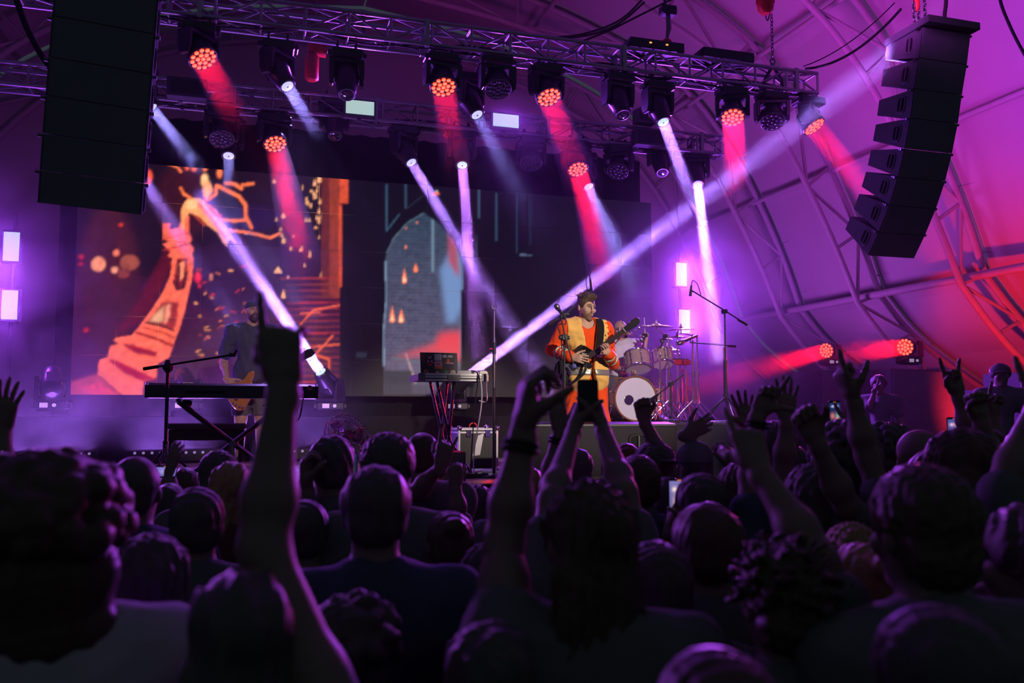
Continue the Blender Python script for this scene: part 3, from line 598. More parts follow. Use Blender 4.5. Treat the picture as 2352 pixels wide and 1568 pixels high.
# (lens px, lens depth, aim px, aim depth, kind, state, label, beam length, half angle, power, colour, density, falloff)
FIX = [
 ((468, 138), FY, (512, 215), 9.05, 'wash', 'red', 'red-lit wash head on the front truss, next to the hanging black speaker stack', .95, 3.5, 5, RB, .5, 1.3),
 ((663, 203), FY, (700, 262), 9.6, 'spot', 'on', 'spot head with a pale blue lens on the front truss, before the red chain hoist', .75, 2.5, 2.2, BB, .9, 1.2),
 ((797, 222), FY, (800, 300), 9.5, 'spot', 'off', 'dark spot head hanging just above the first glowing strobe panel', 0, 0, 0, None, 0, 0),
 ((1019, 203), FY, (1046, 345), 9.0, 'wash', 'red', 'red-lit wash head on the front truss, nearest above the pointed window', 1.3, 3.5, 5, RB, .45, 1.4),
 ((1098, 268), FY + .35, (1180, 420), 10.2, 'spot', 'on', 'spot head half hidden behind the dark wash head, lens just lit', 2.0, 7, 3.0, BB, .22, 1.4),
 ((1145, 208), FY, (1165, 330), 9.0, 'wash', 'off', 'unlit wash head between two red-lit ones on the front truss', 0, 0, 0, None, 0, 0),
 ((1262, 226), FY, (1325, 390), 9.35, 'wash', 'red', 'red-lit wash head tilted aside, third red one along the front truss', 1.5, 3.5, 6, RB, .5, 1.0),
 ((1432, 268), FY, (1470, 380), 9.6, 'spot', 'off', 'unlit spot head with one tiny red light, on the front truss', 0, 0, 0, None, 0, 0),
 ((1525, 285), FY, (1583, 440), 9.7, 'spot', 'mint', 'spot head with an iridescent lens and a thick violet beam, on the front truss', 1.15, 2.0, 5.0, VB, .9, .6),
 ((1683, 272), FY, (1693, 440), 9.0, 'wash', 'red', 'red-lit wash head with a straight red beam, fourth red one on the front truss', 1.1, 2.6, 10, RB, .9, .8),
 ((1776, 282), FY, (1800, 400), 9.0, 'wash', 'off', 'unlit wash head under the chain sling at the truss end', 0, 0, 0, None, 0, 0),
 ((1872, 293), FY, (1990, 440), 9.1, 'wash', 'red', 'red-lit wash head at the very end of the front truss', 2.0, 3.0, 7, RB, .35, .8),
 ((268, 318), RY, (395, 515), 11.0, 'spot', 'on', 'spot head on the rear truss hidden behind the hanging black speaker stack', 2.2, 2.6, 6, VB, .4, .8),
 ((352, 252), RY, (446, 372), 11.1, 'spot', 'on', 'spot head on the rear truss peeping out beside the hanging black speaker stack', 1.0, 3.6, 5, BB, .5, .9),
 ((510, 322), RY, (516, 400), 10.9, 'wash', 'off', 'unlit wash head in the shadow of the rear truss, above the small blue lamp', 0, 0, 0, None, 0, 0),
 ((525, 362), RY + .35, (523, 440), 11.3, 'spot', 'on', 'spot head with a small blue cone above the LED picture', .62, 5.5, 2.2, BB, .5, .8),
 ((633, 333), RY, (688, 570), 10.9, 'wash', 'red', 'red-lit wash head on the rear truss shining down over the LED picture', 2.0, 3.2, 9, RB, .5, .5),
 ((770, 316), RY, (776, 400), 11.9, 'spot', 'off', 'unlit spot head under the rear truss, between a red wash head and the first strobe', 0, 0, 0, None, 0, 0),
 ((947, 377), RY, (1245, 872), 10.6, 'spot', 'on', 'spot head with a long violet beam slanting across the pointed window', 4.2, 1.7, 8, VB, .3, .35),
 ((1062, 383), RY, (1096, 800), 10.7, 'spot', 'mint', 'spot head with a straight violet beam falling beside the pointed window', 3.1, 1.5, 8, (.50, .16, 1.0), .32, .4),
 ((1220, 378), RY, (1225, 480), 10.8, 'wash', 'off', 'unlit wash head on the rear truss over the middle of the stage', 0, 0, 0, None, 0, 0),
 ((1328, 391), RY, (1392, 650), 11.0, 'wash', 'red', 'red-lit wash head on the rear truss over the guitarist', 2.0, 2.6, 12, RB, .55, .5),
 ((1354, 432), RY + .3, (1462, 680), 10.9, 'spot', 'on', 'small spot head throwing a smoky white cone behind the guitarist', 2.0, 7.5, 9, BB, .30, .9),
 ((1418, 396), RY, (1400, 470), 10.8, 'wash', 'off', 'unlit wash head showing only its round grid, above the drummer', 0, 0, 0, None, 0, 0),
 ((1522, 400), RY, (1535, 480), 11.0, 'spot', 'off', 'unlit spot head near the end of the rear truss', 0, 0, 0, None, 0, 0),
 ((1603, 427), RY, (1656, 880), 10.6, 'spot', 'on', 'spot head at the rear truss end with a bright beam dropping beside the drums', 3.2, 1.5, 14, (.52, .27, 1.0), .45, .35),
]
for lp, Y, ap, aY, kind, state, lb, L, half, pw, colr, dens, fall in FIX:
    drop = (onY(*lp, Y).z - onY(*ap, Y).z); aY = Y - .60 * drop if lp[0] not in (268, 352) else aY
    (c, d), B = head_for(lp, Y, ap, aY, kind, state, lb)
    if L: beam(c, d, L, .135 if kind == 'wash' else .07, half, pw, colr, dens, fall, .45, 'lit haze in the beam of the ' + ' '.join(lb.replace('-lit', '').split()[:9]))
M['led_dot'] = mat('standby_led', (.3, .02, .02), .3, em=(1, .05, .04), es=1.2, noise=0)
# floor heads on the back platform
for px, aim, st, lb, L, half, pw in (
    ((118, 945), None, 'off', 'floor moving head lost in the violet smoke at the platform end', 0, 0, 0), ((424, 945), None, 'off', 'floor moving head standing dark behind the keyboard', 0, 0, 0),
    ((757, 945), (520, 530), 'mint', 'floor moving head throwing a bright violet beam up over the bass player', 2.7, 1.7, 24), ((1042, 945), (1480, 556), 'mint', 'floor moving head hidden behind the laptop table, beam crossing the stage', 7.5, 1.4, 24)):
    b = onY(*px, 11.35); b.z = 1.855
    if aim is None: d = Vector((-.15, .75, .55))
    else: d = onY(*aim, 10.2 if aim[0] < 800 else 9.4) - (b + Vector((0, 0, .38)))
    c, d = moving_head(lb, b, d, 'spot', st, up=-1, group='floor moving heads', disp=True)
    if L: beam(c, d, L, .07, half, pw, VB, .42 if aim[0] < 800 else .22, .5 if aim[0] < 800 else .25, .5, 'lit haze in the beam of the ' + lb.split(' throwing')[0].split(' hidden')[0] + (' by the bass player' if aim[0] < 800 else ' behind the laptop'))
# red heads at the tent side
for lp, Y, aim, lb, L in (((2078, 797), 11.8, (1930, 812), 'red-lit wash head on the black speaker stack at the tent side', 1.9), ((1897, 805), 13.6, (1735, 850), 'farther red-lit wash head near the tent side, aiming into the smoke', 2.0)):
    Lp = onY(*lp, Y); B = onY(*aim, Y - .75); d = (B - Lp).normalized(); piv = Lp - d * .13
    c, d = moving_head(lb, piv + Vector((0, 0, -.36)), d, 'wash', 'red', up=-1, group='side moving heads', disp=True)
    beam(c, d, L, .14, 4.5, 11, RB, .55, .8, .7, 'red smoky beam of the ' + lb.split(' wash')[0] + ' side head' + (' on the stack' if Y < 12 else ' farther back'), 2.2)
# beam spill on the side: road cases carrying them
def stack_box(label, c, sz, cat='speaker'):
    t = thing('subwoofer_stack', label, cat, (c[0], c[1], 0)); n = 2; h = sz[2] / n
    for k in range(n):
        q = MB().box((0, 0, h * (k + .5)), (sz[0], sz[1], h - .01), .03).build('subwoofer', M['pa'], t); MB().box((0, -sz[1] / 2 - .008, h * (k + .5)), (sz[0] - .08, .02, h - .09), .1).build('grille', M['grille'], q)
        for s in (-1, 1): MB().box((s * sz[0] * .5, 0, h * (k + .55)), (.02, .2, .09), .2).build('handle', M['black'], q)
    return t
p1 = onY(2078, 797, 11.8); stack_box('large black speaker stack at the tent side carrying a red light', (p1.x + .05, p1.y + .1, 0), (1.35, .95, p1.z - .375))
p2 = onY(1897, 805, 13.6); stack_box('smaller dark speaker stack farther back under the second red side light', (p2.x, p2.y, 0), (.9, .8, p2.z - .375))

# strobes
STF = mat('strobe_case', (.03, .03, .035), .5)
def strobe(label, px, Y, w, h, power):
    c = onY(*px, Y); t = thing('strobe_light', label, 'strobe light', c, 0, 'strobe panels')
    MB().box((0, .05, 0), (w + .05, .09, h + .05), .08).build('housing', STF, t); MB().box((0, -.002, 0), (w, .014, h), .08).build('lamp_window', M['strobe'], t)
    MB().box((0, .11, 0), (.05, .05, max(w, h) * .7), .1).build('bracket', STF, t)
    area('strobe_lamp', c + Vector((0, -.06, 0)), c + Vector((.0, -3, -.2)), w, power * 2.2, (.36, .055, 1.0), 170, 'RECTANGLE', h)
    return c
SPW = 26
strobe('upper strobe panel standing upright beside the smoke, at the wall end', (26, 566), 12.0, .175, .36, 26); strobe('lower strobe panel standing upright beside the smoke, at the wall end', (22, 700), 12.0, .175, .36, 26)
strobe('upper upright strobe panel glowing behind the drum kit', (1565, 630), 12.0, .175, .36, 130); strobe('lower upright strobe panel half behind the cymbals', (1572, 738), 12.0, .175, .36, 110)
strobe('horizontal strobe panel on the rear truss, beside the dark spot head', (827, 247), 11.05, .36, .175, 28); strobe('horizontal strobe panel on the rear truss, beside the unlit wash head', (1162, 277), 11.05, .36, .175, 28)
for (x, lb) in ((-2.82, 'thin black stand carrying the two strobes by the smoke'), (6.46, 'thin black stand carrying the two strobes behind the drums')):
    t = thing('strobe_stand', lb, 'stand', (x, 12.16, 1.3)); MB().cyl((0, 0, 0), (0, 0, 3.1), .022, n=10).build('pole', M['black'], t); MB().cyl((0, 0, 0), (0, 0, .025), .25, n=20).build('base_plate', M['black'], t)
# LED battens along the platform foot
bm_ = mat('batten_lens', (.5, .5, .6), .2, em=(.5, .36, .8), es=.4, noise=0)
for i, (x0, x1, lb) in enumerate(((18, 215, 'LED batten on the stage floor, in the thickest violet smoke'), (300, 495, 'LED batten on the stage floor behind the keyboard bench'), (648, 760, 'LED batten on the stage floor beside the electric fan'))):
    a = onY(x0, 1019, 11.0); b = onY(x1, 1019, 11.0); t = thing('led_batten', lb, 'light bar', (a.x, 11.0, 1.3), 0, 'floor LED battens'); L = b.x - a.x
    MB().box((L / 2, .06, .09), (L + .1, .1, .14), .2).build('housing', M['black'], t); n = max(6, int(L / .085))
    for k in range(n): MB().lathe([(.017, 0), (.015, .008), (.005, .012)], (L * (k + .5) / n, .008, .125), (0, -1, .3), 10).build('lens', bm_, t)
    area('batten_lamp', (a.x + L / 2, 10.94, 1.47), (a.x + L / 2, 10.2, 2.9), L, 34, (.36, .12, 1.0), 150, 'RECTANGLE', .05)

# ------------------------------------------------------------------ line arrays
def line_array(label, pts, W, n_extra=0):
    """pts: (y, z) of the front lower/upper corners from top to bottom; returns root at the top front"""
    t = thing('line_array_speaker', label, 'speaker', (0, 0, 0), 0, 'hanging line arrays')
    for i in range(len(pts) - 1):
        (ya, za), (yb, zb) = pts[i], pts[i + 1]; v = Vector((0, yb - ya, zb - za)); h = v.length; dn = v.normalized(); back = Vector((0, -dn.z, dn.y)); o = Vector((0, ya, za))
        def C(x, u, w_): return o + Vector((x, 0, 0)) + dn * u + back * w_
        D = .50; g = .0015; vs = []
        for x in (-W / 2, W / 2): vs += [C(x, g, 0), C(x, h - g, 0), C(x, h * .78, D), C(x, h * .22, D)]
        c = MB().add(vs, [[0, 1, 2, 3], [7, 6, 5, 4], [0, 4, 5, 1], [1, 5, 6, 2], [2, 6, 7, 3], [3, 7, 4, 0]]).build('cabinet', M['pa'], t)
        gv = [C(sx * (W / 2 - .015), u, w_) for sx in (-1, 1) for u in (.003, h - .003) for w_ in (-.012, .004)]
        MB().add(gv, [[0, 1, 3, 2], [4, 6, 7, 5], [0, 4, 5, 1], [2, 3, 7, 6], [0, 2, 6, 4], [1, 5, 7, 3]]).build('grille', M['grille'], c)
        for sx in (-1, 1):
            xx = sx * W / 2; cc = C(xx, h * .5, .15); e = .010 * sx
            ring = []
            for k in range(16):
                a = 2 * math.pi * k / 16; ring.append((math.copysign(abs(math.cos(a)) ** .6, math.cos(a)), math.copysign(abs(math.sin(a)) ** .6, math.sin(a))))
            outer = [cc + dn * (.088 * q) + back * (.062 * p) + Vector((e, 0, 0)) for p, q in ring]; inner = [cc + dn * (.072 * q) + back * (.047 * p) + Vector((e * .8, 0, 0)) for p, q in ring]; base = [cc + dn * (.094 * q) + back * (.068 * p) for p, q in ring]
            pit = [cc + dn * (.072 * q) + back * (.047 * p) + Vector((e * .05, 0, 0)) for p, q in ring]
            fs = []
            for k in range(16):
                j = (k + 1) % 16
                for a in (0, 16, 32): fs.append([a + k, a + j, a + 16 + j, a + 16 + k])
            MB().add(base + outer + inner + pit, fs).build('port_frame', M['pa'], c)
            MB().add(pit, [list(range(16))]).build('port_recess', M['matte'], c)
            MB().box((0, 0, 0), (.014, .018, .14), .2, Matrix.Translation(cc + Vector((e * .5, 0, 0))) @ Matrix((Vector((1, 0, 0)), back, dn)).transposed().to_4x4()).build('port_bar', M['pa'], c)
            MB().cyl(C(xx + sx * .004, .012, .02), C(xx + sx * .03, .012, .02), .014, n=8).cyl(C(xx + sx * .004, .012, .05), C(xx + sx * .03, .012, .05), .01, n=8).build('rigging_pin', M['steel'], c)
    (ya, za) = pts[0]
    MB().box((0, ya + .20, za + .045), (W + .04, .62, .075), .1).box((0, ya + .12, za + .10), (.24, .3, .06), .2).build('bumper_frame', M['pa'], t)
    return t
edge = [(2118, 62), (2110, 133), (2099, 204), (2090, 271), (2077, 341), (2062, 406), (2042, 470), (2018, 532), (1994, 586)]
pa = [onX(x, y, 6.37) for x, y in edge]; prof = [(p.y, p.z) for p in pa]
RA = line_array('curved black line array speaker hanging before the violet tent wall', prof, .60); RA.location.x = 6.67
top = prof[0]
# the other array: flatter curve, seen square on
p0 = [((y - top[0]) * .22, z) for y, z in prof]; s0 = p0[1][1] - p0[0][1]; up2 = [(0, p0[0][1] - k * s0) for k in (2, 1)]
LA = line_array('flat black speaker array hanging close in front of the LED picture', up2 + p0, .665); LA.rotation_euler = (0, R(2.6), R(4))
bpy.context.view_layer.update(); yb_, zb_ = p0[-1]; q_ = (P(100, 472, 6.15) + P(315, 487, 6.15)) / 2; LA.location = q_ - LA.rotation_euler.to_matrix() @ Vector((0, yb_, zb_))
# ------------------------------------------------------------------ hoists, chains, cables
def chain_mesh(L, link_=.05, r=.008):
    b = MB(); n = max(2, int(L / (link_ * .78)))
    for k in range(n):
        z = -L + (k + .5) * L / n; b.torus((0, 0, 0), (1, 0, 0) if k % 2 else (0, 1, 0), link_ * .42, r, 8, 4, T=Matrix.Translation((0, 0, z)) @ Matrix.Diagonal((.7, .7, 1.25, 1)))
    return b
def chain(root, top, L, r=.009): o = chain_mesh(L, .06, r).build('chain', M['steel'], root); o.location = top; o['kind'] = 'stuff'; return o
h = onY(1775, 150, 9.45); t = thing('chain_hoist', 'red chain hoist with its chain sling over the front truss end', 'hoist', h)
zt = onY(1758, 8, 9.45); MB().box((zt.x - h.x, 0, zt.z - h.z + .18), (.20, .18, .42), .3).lathe([(.11, 0), (.10, -.09), (.05, -.14)], (zt.x - h.x, 0, zt.z - h.z), (0, 0, 1), 16).build('hoist_body', M['red_plastic'], t)
chain(t, (.0, 0, .68), .60); MB().torus((0, 0, .05), (0, 1, 0), .035, .012, 14, 6).cyl((0, 0, .02), (0, 0, -.03), .03, n=10).build('hook', M['steel'], t)
MB().tube([(0, 0, 0), (-.12, 0, -.2), (-.16, .02, -.40)], .022, 8).build('sling', M['black'], t); MB().tube([(0, 0, 0), (.12, 0, -.18), (.17, .02, -.40)], .022, 8).build('sling', M['black'], t)
MB().tube(smooth_path([(zt.x - h.x + .02, .05, zt.z - h.z - .08), (zt.x - h.x + .06, .05, zt.z - h.z - .2), (zt.x - h.x + .1, .03, zt.z - h.z - .05)]), .008, 6).build('power_cord', M['rubber'], t)
h = onY(1532, 100, 9.45); t = thing('truss_pick_point', 'red-tipped hook assembly clamped to the tent arch over the front truss', 'hook', h)
MB().ell((0, 0, 0), (.07, .06, .065), 14, 9).build('hook_block', M['red_plastic'], t); MB().torus((0, 0, -.09), (0, 1, 0), .05, .013, 14, 6).build('hook', M['steel'], t); MB().tube([(0, 0, .06), (.03, 0, .2), (.02, 0, .36)], [.02, .035, .03], 8).build('shackle', M['steel'], t); MB().box((.02, 0, .42), (.2, .14, .12), .3).build('beam_clamp', M['black'], t)
MB().tube([(0, 0, .4), (.02, .1, .7), (.05, .3, 2.5)], .02, 6).build('sling', M['black'], t)
h = onY(722, 150, 10.6); t = thing('chain_hoist', 'dull red chain hoist hanging in shadow behind the front truss', 'hoist', h)
MB().lathe([(.05, -.2), (.085, -.18), (.085, .1), (.06, .13)], (-.03, 0, 0), (0, 0, 1), 16).build('chain_bag', M['red_plastic'], t); MB().cyl((-.08, 0, .21), (.14, 0, .2), .085, n=16).build('hoist_body', M['red_plastic'], t); chain(t, (0, 0, 3.3), 3.1)
tp = Vector((6.67, top[0] + .15, top[1] + .13)); t = thing('array_hanging_chain', 'steel chains with red hook holding up the curved speaker array', 'chain', tp)
for x in (-.26, -.2, -.12): chain(t, (x, .02 * x, 1.6), 1.6, .011)
MB().ell((-.22, 0, .2), (.035, .035, .1), 10, 6).build('hook', M['red_plastic'], t)
def cable(label, pts, r=.012, m='rubber', n=6): c = MB().tube(smooth_path(pts, n), r, 7).build('cable', M[m]); tag(c, label, 'cable'); return c
cable('thick black cable snaking up from the curved speaker array', [tp + Vector((.12, 0, -.02)), tp + Vector((.13, 0, .12)), tp + Vector((.16, .0, .35)), tp + Vector((.14, 0, 1.0)), tp + Vector((.2, .1, 2.2))], .02)
a = onY(1850, 158, 9.4); b = onY(2070, 20, 8.0); cable('pair of black cables drooping from truss end to the speaker array chains, thick one', catenary(a, b, .16), .016); cable('thin black cable drooping from truss end to the speaker array chains', catenary(a + Vector((0, .04, .05)), b + Vector((0, .1, .12)), .1), .007)
cable('black cable curling down the tent skin past the speaker array', [onY(x, y, 8.2) for x, y in ((2290, -40), (2300, 10), (2320, 60), (2345, 110), (2380, 170))], .02)
cable('black cable hanging slack beside the flat speaker array', [onY(x, y, 8.0) for x, y in ((25, -40), (40, 5), (60, 60), (85, 110), (112, 150), (150, 190))], .026)
for k, (lb, q) in enumerate((('upper of three black cables swagged under the tent roof', ((1240, 88), (1340, 78), (1430, 42), (1500, -30))), ('middle of three black cables swagged under the tent roof', ((1240, 90), (1345, 82), (1420, 55), (1480, 5))), ('lowest of three black cables swagged under the tent roof', ((1330, 98), (1400, 70), (1450, 45), (1560, -10))))): cable(lb, [onY(x, y, 11.5) for x, y in q], .016)
for k, (lb, x0, x1, Y, z) in enumerate((('bundle of black cables lying along the front truss', -2.2, 6.8, 9.42, 6.03), ('bundle of black cables lying along the rear truss', -2.5, 6.6, 11.32, 5.76))):
    b = MB()
    for q in range(4):
        b.tube(smooth_path([(x0 + (x1 - x0) * i / 16, Y + random.uniform(-.06, .06), z + random.uniform(-.07, .05)) for i in range(17)], 3), .011, 5)
    o = b.build('truss_cabling', M['rubber']); tag(o, lb, 'cable', None, 'stuff')
for i, (x, lb) in enumerate(((1438, 'black dimmer case on top of the front truss, marked by two orange lights'), (1600, 'flat black case on top of the front truss near its end'))):
    c = onY(x + 60, 118 if i == 0 else 132, 9.45); t = thing('power_case', lb, 'case', (c.x, 9.44, 6.295)); MB().box((0, 0, .06), (.72, .3, .12), .1).build('case_body', M['plastic'], t)
    if i == 0:
        for x2 in (-.1, .12): MB().box((x2, -.155, .07), (.03, .012, .016), .2).build('indicator_light', mat('orange_indicator', (.5, .2, .05), .4, em=(1, .38, .1), es=1.2, noise=0), t)
for i, (px, lb) in enumerate((((430, 205), 'black box fixed to the rear truss near the flat speaker array'), ((1490, 318), 'dark grey box fixed to the rear truss under the mint-lit spot head'), ((1480, 270), 'dark lamp body on the rear truss behind the mint-lit spot head'))):
    c = onY(*px, 11.1); t = thing('truss_box', lb, 'box', c); MB().box((0, 0, 0), (.46 if i < 2 else .3, .16, .24 if i < 2 else .2), .05).build('box_body', M['pa'], t); MB().box((0, -.085, 0), (.38 if i < 2 else .2, .012, .17 if i < 2 else .12), .1).build('front_plate', M['plastic'], t)
    MB().box((0, .1, .12), (.06, .06, .12), .2).build('bracket', M['black'], t)
# ------------------------------------------------------------------ open haze
hz = MB().box((3.0, 13.2, 4.6), (17, 14.2, 8.8), 0).build('stage_haze', haze_mat('thin_stage_haze', .003, (1, 1, 1), 0, 0)); tag(hz, 'thin haze hanging over the whole stage', 'haze', None, 'stuff')
for c, sz, dn, ns, lb in (((-2.9, 11.6, 3.0), (2.3, 1.3, 2.6), .24, 1.5, 'thick violet smoke cloud rolling beside the LED wall'), ((-1.6, 11.2, 1.9), (3.8, 1.0, 1.0), .30, 1.4, 'low violet smoke drifting behind the keyboard'), ((.35, 11.35, 3.3), (1.5, .8, 2.2), .22, 1.5, 'violet smoke patch drifting before the LED picture'), ((6.9, 12.0, 3.2), (2.6, 1.6, 3.4), .14, .8, 'pale violet smoke glowing behind the drums'), ((8.9, 13.0, 2.5), (3.4, 2.0, 1.9), .20, 1.2, 'reddish smoke drifting beside the drum riser'), ((5.4, 11.3, 3.4), (1.5, .8, 2.4), .10, 1.2, 'violet smoke behind the singer and drummer'), ((3.4, 10.9, 5.2), (1.4, .7, 1.2), .14, 1.6, 'smoke wisps below the second glowing strobe on the truss')):
    o = MB().ell((0, 0, 0), (1, 1, 1), 20, 12).build('smoke_cloud', haze_mat('smoke', dn, (1, 1, 1), 0, .9, ns, 0, True, 2.4)); o.location = c; o.scale = sz; tag(o, lb, 'smoke', None, 'stuff')
# ------------------------------------------------------------------ smooth bodies: rounded-cone fields meshed into one skin
class Field:
    def __init__(s, lo, hi, h):
        s.h = h; s.lo = np.array(lo, float) - 2 * h; s.n = np.ceil((np.array(hi, float) + 2 * h - s.lo) / h).astype(int) + 1
        s.f = np.full(s.n, 1.0, np.float32)
    def _sub(s, lo, hi):
        a = np.maximum(np.floor((lo - s.lo) / s.h).astype(int), 0); b = np.minimum(np.ceil((hi - s.lo) / s.h).astype(int) + 1, s.n)
        if (b <= a).any(): return None, None
        g = [(s.lo[i] + s.h * np.arange(a[i], b[i])).astype(np.float32) for i in range(3)]
        return (slice(a[0], b[0]), slice(a[1], b[1]), slice(a[2], b[2])), (g[0][:, None, None], g[1][None, :, None], g[2][None, None, :])
    def _mix(s, sl, d, k, sub=False):
        f = s.f[sl]
        if sub: s.f[sl] = np.maximum(f, -d) + (np.maximum(k - np.abs(f + d), 0) ** 2) / (4 * k) if k else np.maximum(f, -d); return
        if k: s.f[sl] = np.minimum(f, d) - (np.maximum(k - np.abs(f - d), 0) ** 2) / (4 * k)
        else: s.f[sl] = np.minimum(f, d)
    def cap(s, a, b, r1, r2=None, k=.02, sub=False, flat=None):
        a = np.array(a, float); b = np.array(b, float); r2 = r1 if r2 is None else r2; m = max(r1, r2) + k + 2 * s.h
        sl, g = s._sub(np.minimum(a, b) - m, np.maximum(a, b) + m)
        if sl is None: return
        v = b - a; L2 = max(float(v @ v), 1e-9)
        t = np.clip(((g[0] - a[0]) * v[0] + (g[1] - a[1]) * v[1] + (g[2] - a[2]) * v[2]) / L2, 0, 1).astype(np.float32)
        d = np.sqrt((g[0] - a[0] - t * v[0]) ** 2 + (g[1] - a[1] - t * v[1]) ** 2 + (g[2] - a[2] - t * v[2]) ** 2) - (r1 + (r2 - r1) * t)
        s._mix(sl, d, k, sub)
    def ell(s, c, r, Rm=None, k=.02, sub=False):
        c = np.array(c, float); r = np.array(r, float); m = r.max() + k + 2 * s.h
        sl, g = s._sub(c - m, c + m)
        if sl is None: return
        q = [g[i] - c[i] for i in range(3)]
        if Rm is not None: q = [q[0] * Rm[0][i] + q[1] * Rm[1][i] + q[2] * Rm[2][i] for i in range(3)]
        k0 = np.sqrt((q[0] / r[0]) ** 2 + (q[1] / r[1]) ** 2 + (q[2] / r[2]) ** 2); k1 = np.sqrt((q[0] / r[0] ** 2) ** 2 + (q[1] / r[1] ** 2) ** 2 + (q[2] / r[2] ** 2) ** 2)
        s._mix(sl, (k0 * (k0 - 1) / np.maximum(k1, 1e-6)).astype(np.float32), k, sub)
    def grid(s): return [(s.lo[i] + s.h * np.arange(s.n[i])).astype(np.float32).reshape([-1 if j == i else 1 for j in range(3)]) for i in range(3)]
    def clip(s, p, n):  # keep the side the normal points away from
        g = s.grid(); s.f = np.maximum(s.f, (g[0] - p[0]) * n[0] + (g[1] - p[1]) * n[1] + (g[2] - p[2]) * n[2])
    def wrinkle(s, amp, freq, seed=0, stretch=(1, 1, 1)):
        g = s.grid(); r = np.random.default_rng(seed); q = 0
        for i in range(6):
            v = r.normal(size=3) * freq * (1 + .5 * i) * np.array(stretch); q = q + np.sin(g[0] * v[0] + g[1] * v[1] + g[2] * v[2] + r.uniform(0, 6)) / (1 + .5 * i)
        s.f = s.f + amp * q / 2
    def mesh(s):
        f = s.f; i0 = f < 0; h = s.h
        c = np.zeros(np.array(f.shape) - 1, np.int8); cs = [(a, b, d) for a in (0, 1) for b in (0, 1) for d in (0, 1)]
        X, Y, Z = c.shape; V = lambda A, o: A[o[0]:o[0] + X, o[1]:o[1] + Y, o[2]:o[2] + Z]
        for o in cs: c += V(i0, o)
        act = (c > 0) & (c < 8); idx = np.argwhere(act)
        if len(idx) == 0: return np.zeros((0, 3)), []
        pos = np.zeros((len(idx), 3)); cnt = np.zeros(len(idx))
        for o in cs:
            for ax in range(3):
                if o[ax]: continue
                p = list(o); p[ax] = 1; fa = f[idx[:, 0] + o[0], idx[:, 1] + o[1], idx[:, 2] + o[2]]; fb = f[idx[:, 0] + p[0], idx[:, 1] + p[1], idx[:, 2] + p[2]]
                m = (fa < 0) != (fb < 0); t = np.where(m, fa / np.where(fa == fb, 1, fa - fb), 0); q = np.repeat(np.array([o], float), len(idx), 0); q[:, ax] += t; pos[m] += q[m]; cnt[m] += 1
        vid = np.full(c.shape, -1, np.int64); vid[act] = np.arange(len(idx)); v = s.lo + h * (idx + pos / cnt[:, None]); F = []
        for ax in range(3):
            u, w_ = [(1, 2), (2, 0), (0, 1)][ax]; sl0 = [slice(None)] * 3; sl1 = [slice(None)] * 3; sl0[ax] = slice(0, -1); sl1[ax] = slice(1, None)
            A = i0[tuple(sl0)]; B = i0[tuple(sl1)]; e = np.argwhere(A != B); e = e[(e[:, u] > 0) & (e[:, w_] > 0) & (e[:, u] < c.shape[u]) & (e[:, w_] < c.shape[w_])]
            if len(e) == 0: continue
            q = []
            for du, dw in ((-1, -1), (0, -1), (0, 0), (-1, 0)):
                p = e.copy(); p[:, u] += du; p[:, w_] += dw; q.append(vid[p[:, 0], p[:, 1], p[:, 2]])
            q = np.stack(q, 1); fl = ~A[e[:, 0], e[:, 1], e[:, 2]]; q[fl] = q[fl][:, ::-1]; F.append(q)
        F = np.concatenate(F); F = F[(F >= 0).all(1)]
        return v, F
def np_mesh(name, parts, m=None, origin=(0, 0, 0)):
    vs = []; fs = []; n = 0
    for v, f in parts:
        if len(v) == 0: continue
        vs.append(v - np.array(origin)); fs.append(np.asarray(f) + n); n += len(v)
    v = np.concatenate(vs); f = np.concatenate(fs); me = bpy.data.meshes.new(name)
    me.vertices.add(len(v)); me.vertices.foreach_set('co', v.astype(np.float32).ravel()); me.loops.add(f.size); me.loops.foreach_set('vertex_index', f.astype(np.int32).ravel())
    me.polygons.add(len(f)); me.polygons.foreach_set('loop_start', np.arange(0, f.size, 4, dtype=np.int32)); me.polygons.foreach_set('use_smooth', np.ones(len(f), bool)); me.update(calc_edges=True); me.validate()
    if m: me.materials.append(m)
    return me
V3 = lambda *a: np.array(a, float)
def nrm(v): v = np.asarray(v, float); return v / (np.linalg.norm(v) or 1)
def bounds(prims, pad=.03):
    lo = np.min([np.minimum(p[1] if p[0] == 'c' else p[1] - p[2], p[2] if p[0] == 'c' else p[1] + p[2]) - (max(p[3], p[4]) if p[0] == 'c' else 0) for p in prims], 0)
    hi = np.max([np.maximum(p[1] if p[0] == 'c' else p[1] - p[2], p[2] if p[0] == 'c' else p[1] + p[2]) + (max(p[3], p[4]) if p[0] == 'c' else 0) for p in prims], 0)
    return lo - pad, hi + pad
def grow(prims, h, off=0, pad=.03, pre=None):
    lo, hi = bounds(prims, pad + off); F = Field(lo, hi, h)
    for p in prims:
        if p[0] == 'c': F.cap(p[1], p[2], p[3] + off, p[4] + off, p[5])
        else: F.ell(p[1], p[2] + off, p[3], p[4])
    if pre: pre(F)
    return F
def C_(a, b, r1, r2, k=.03): return ('c', np.array(a, float), np.array(b, float), r1, r2, k)
def E_(c, r, Rm=None, k=.03): return ('e', np.array(c, float), np.array(r, float), Rm, k)

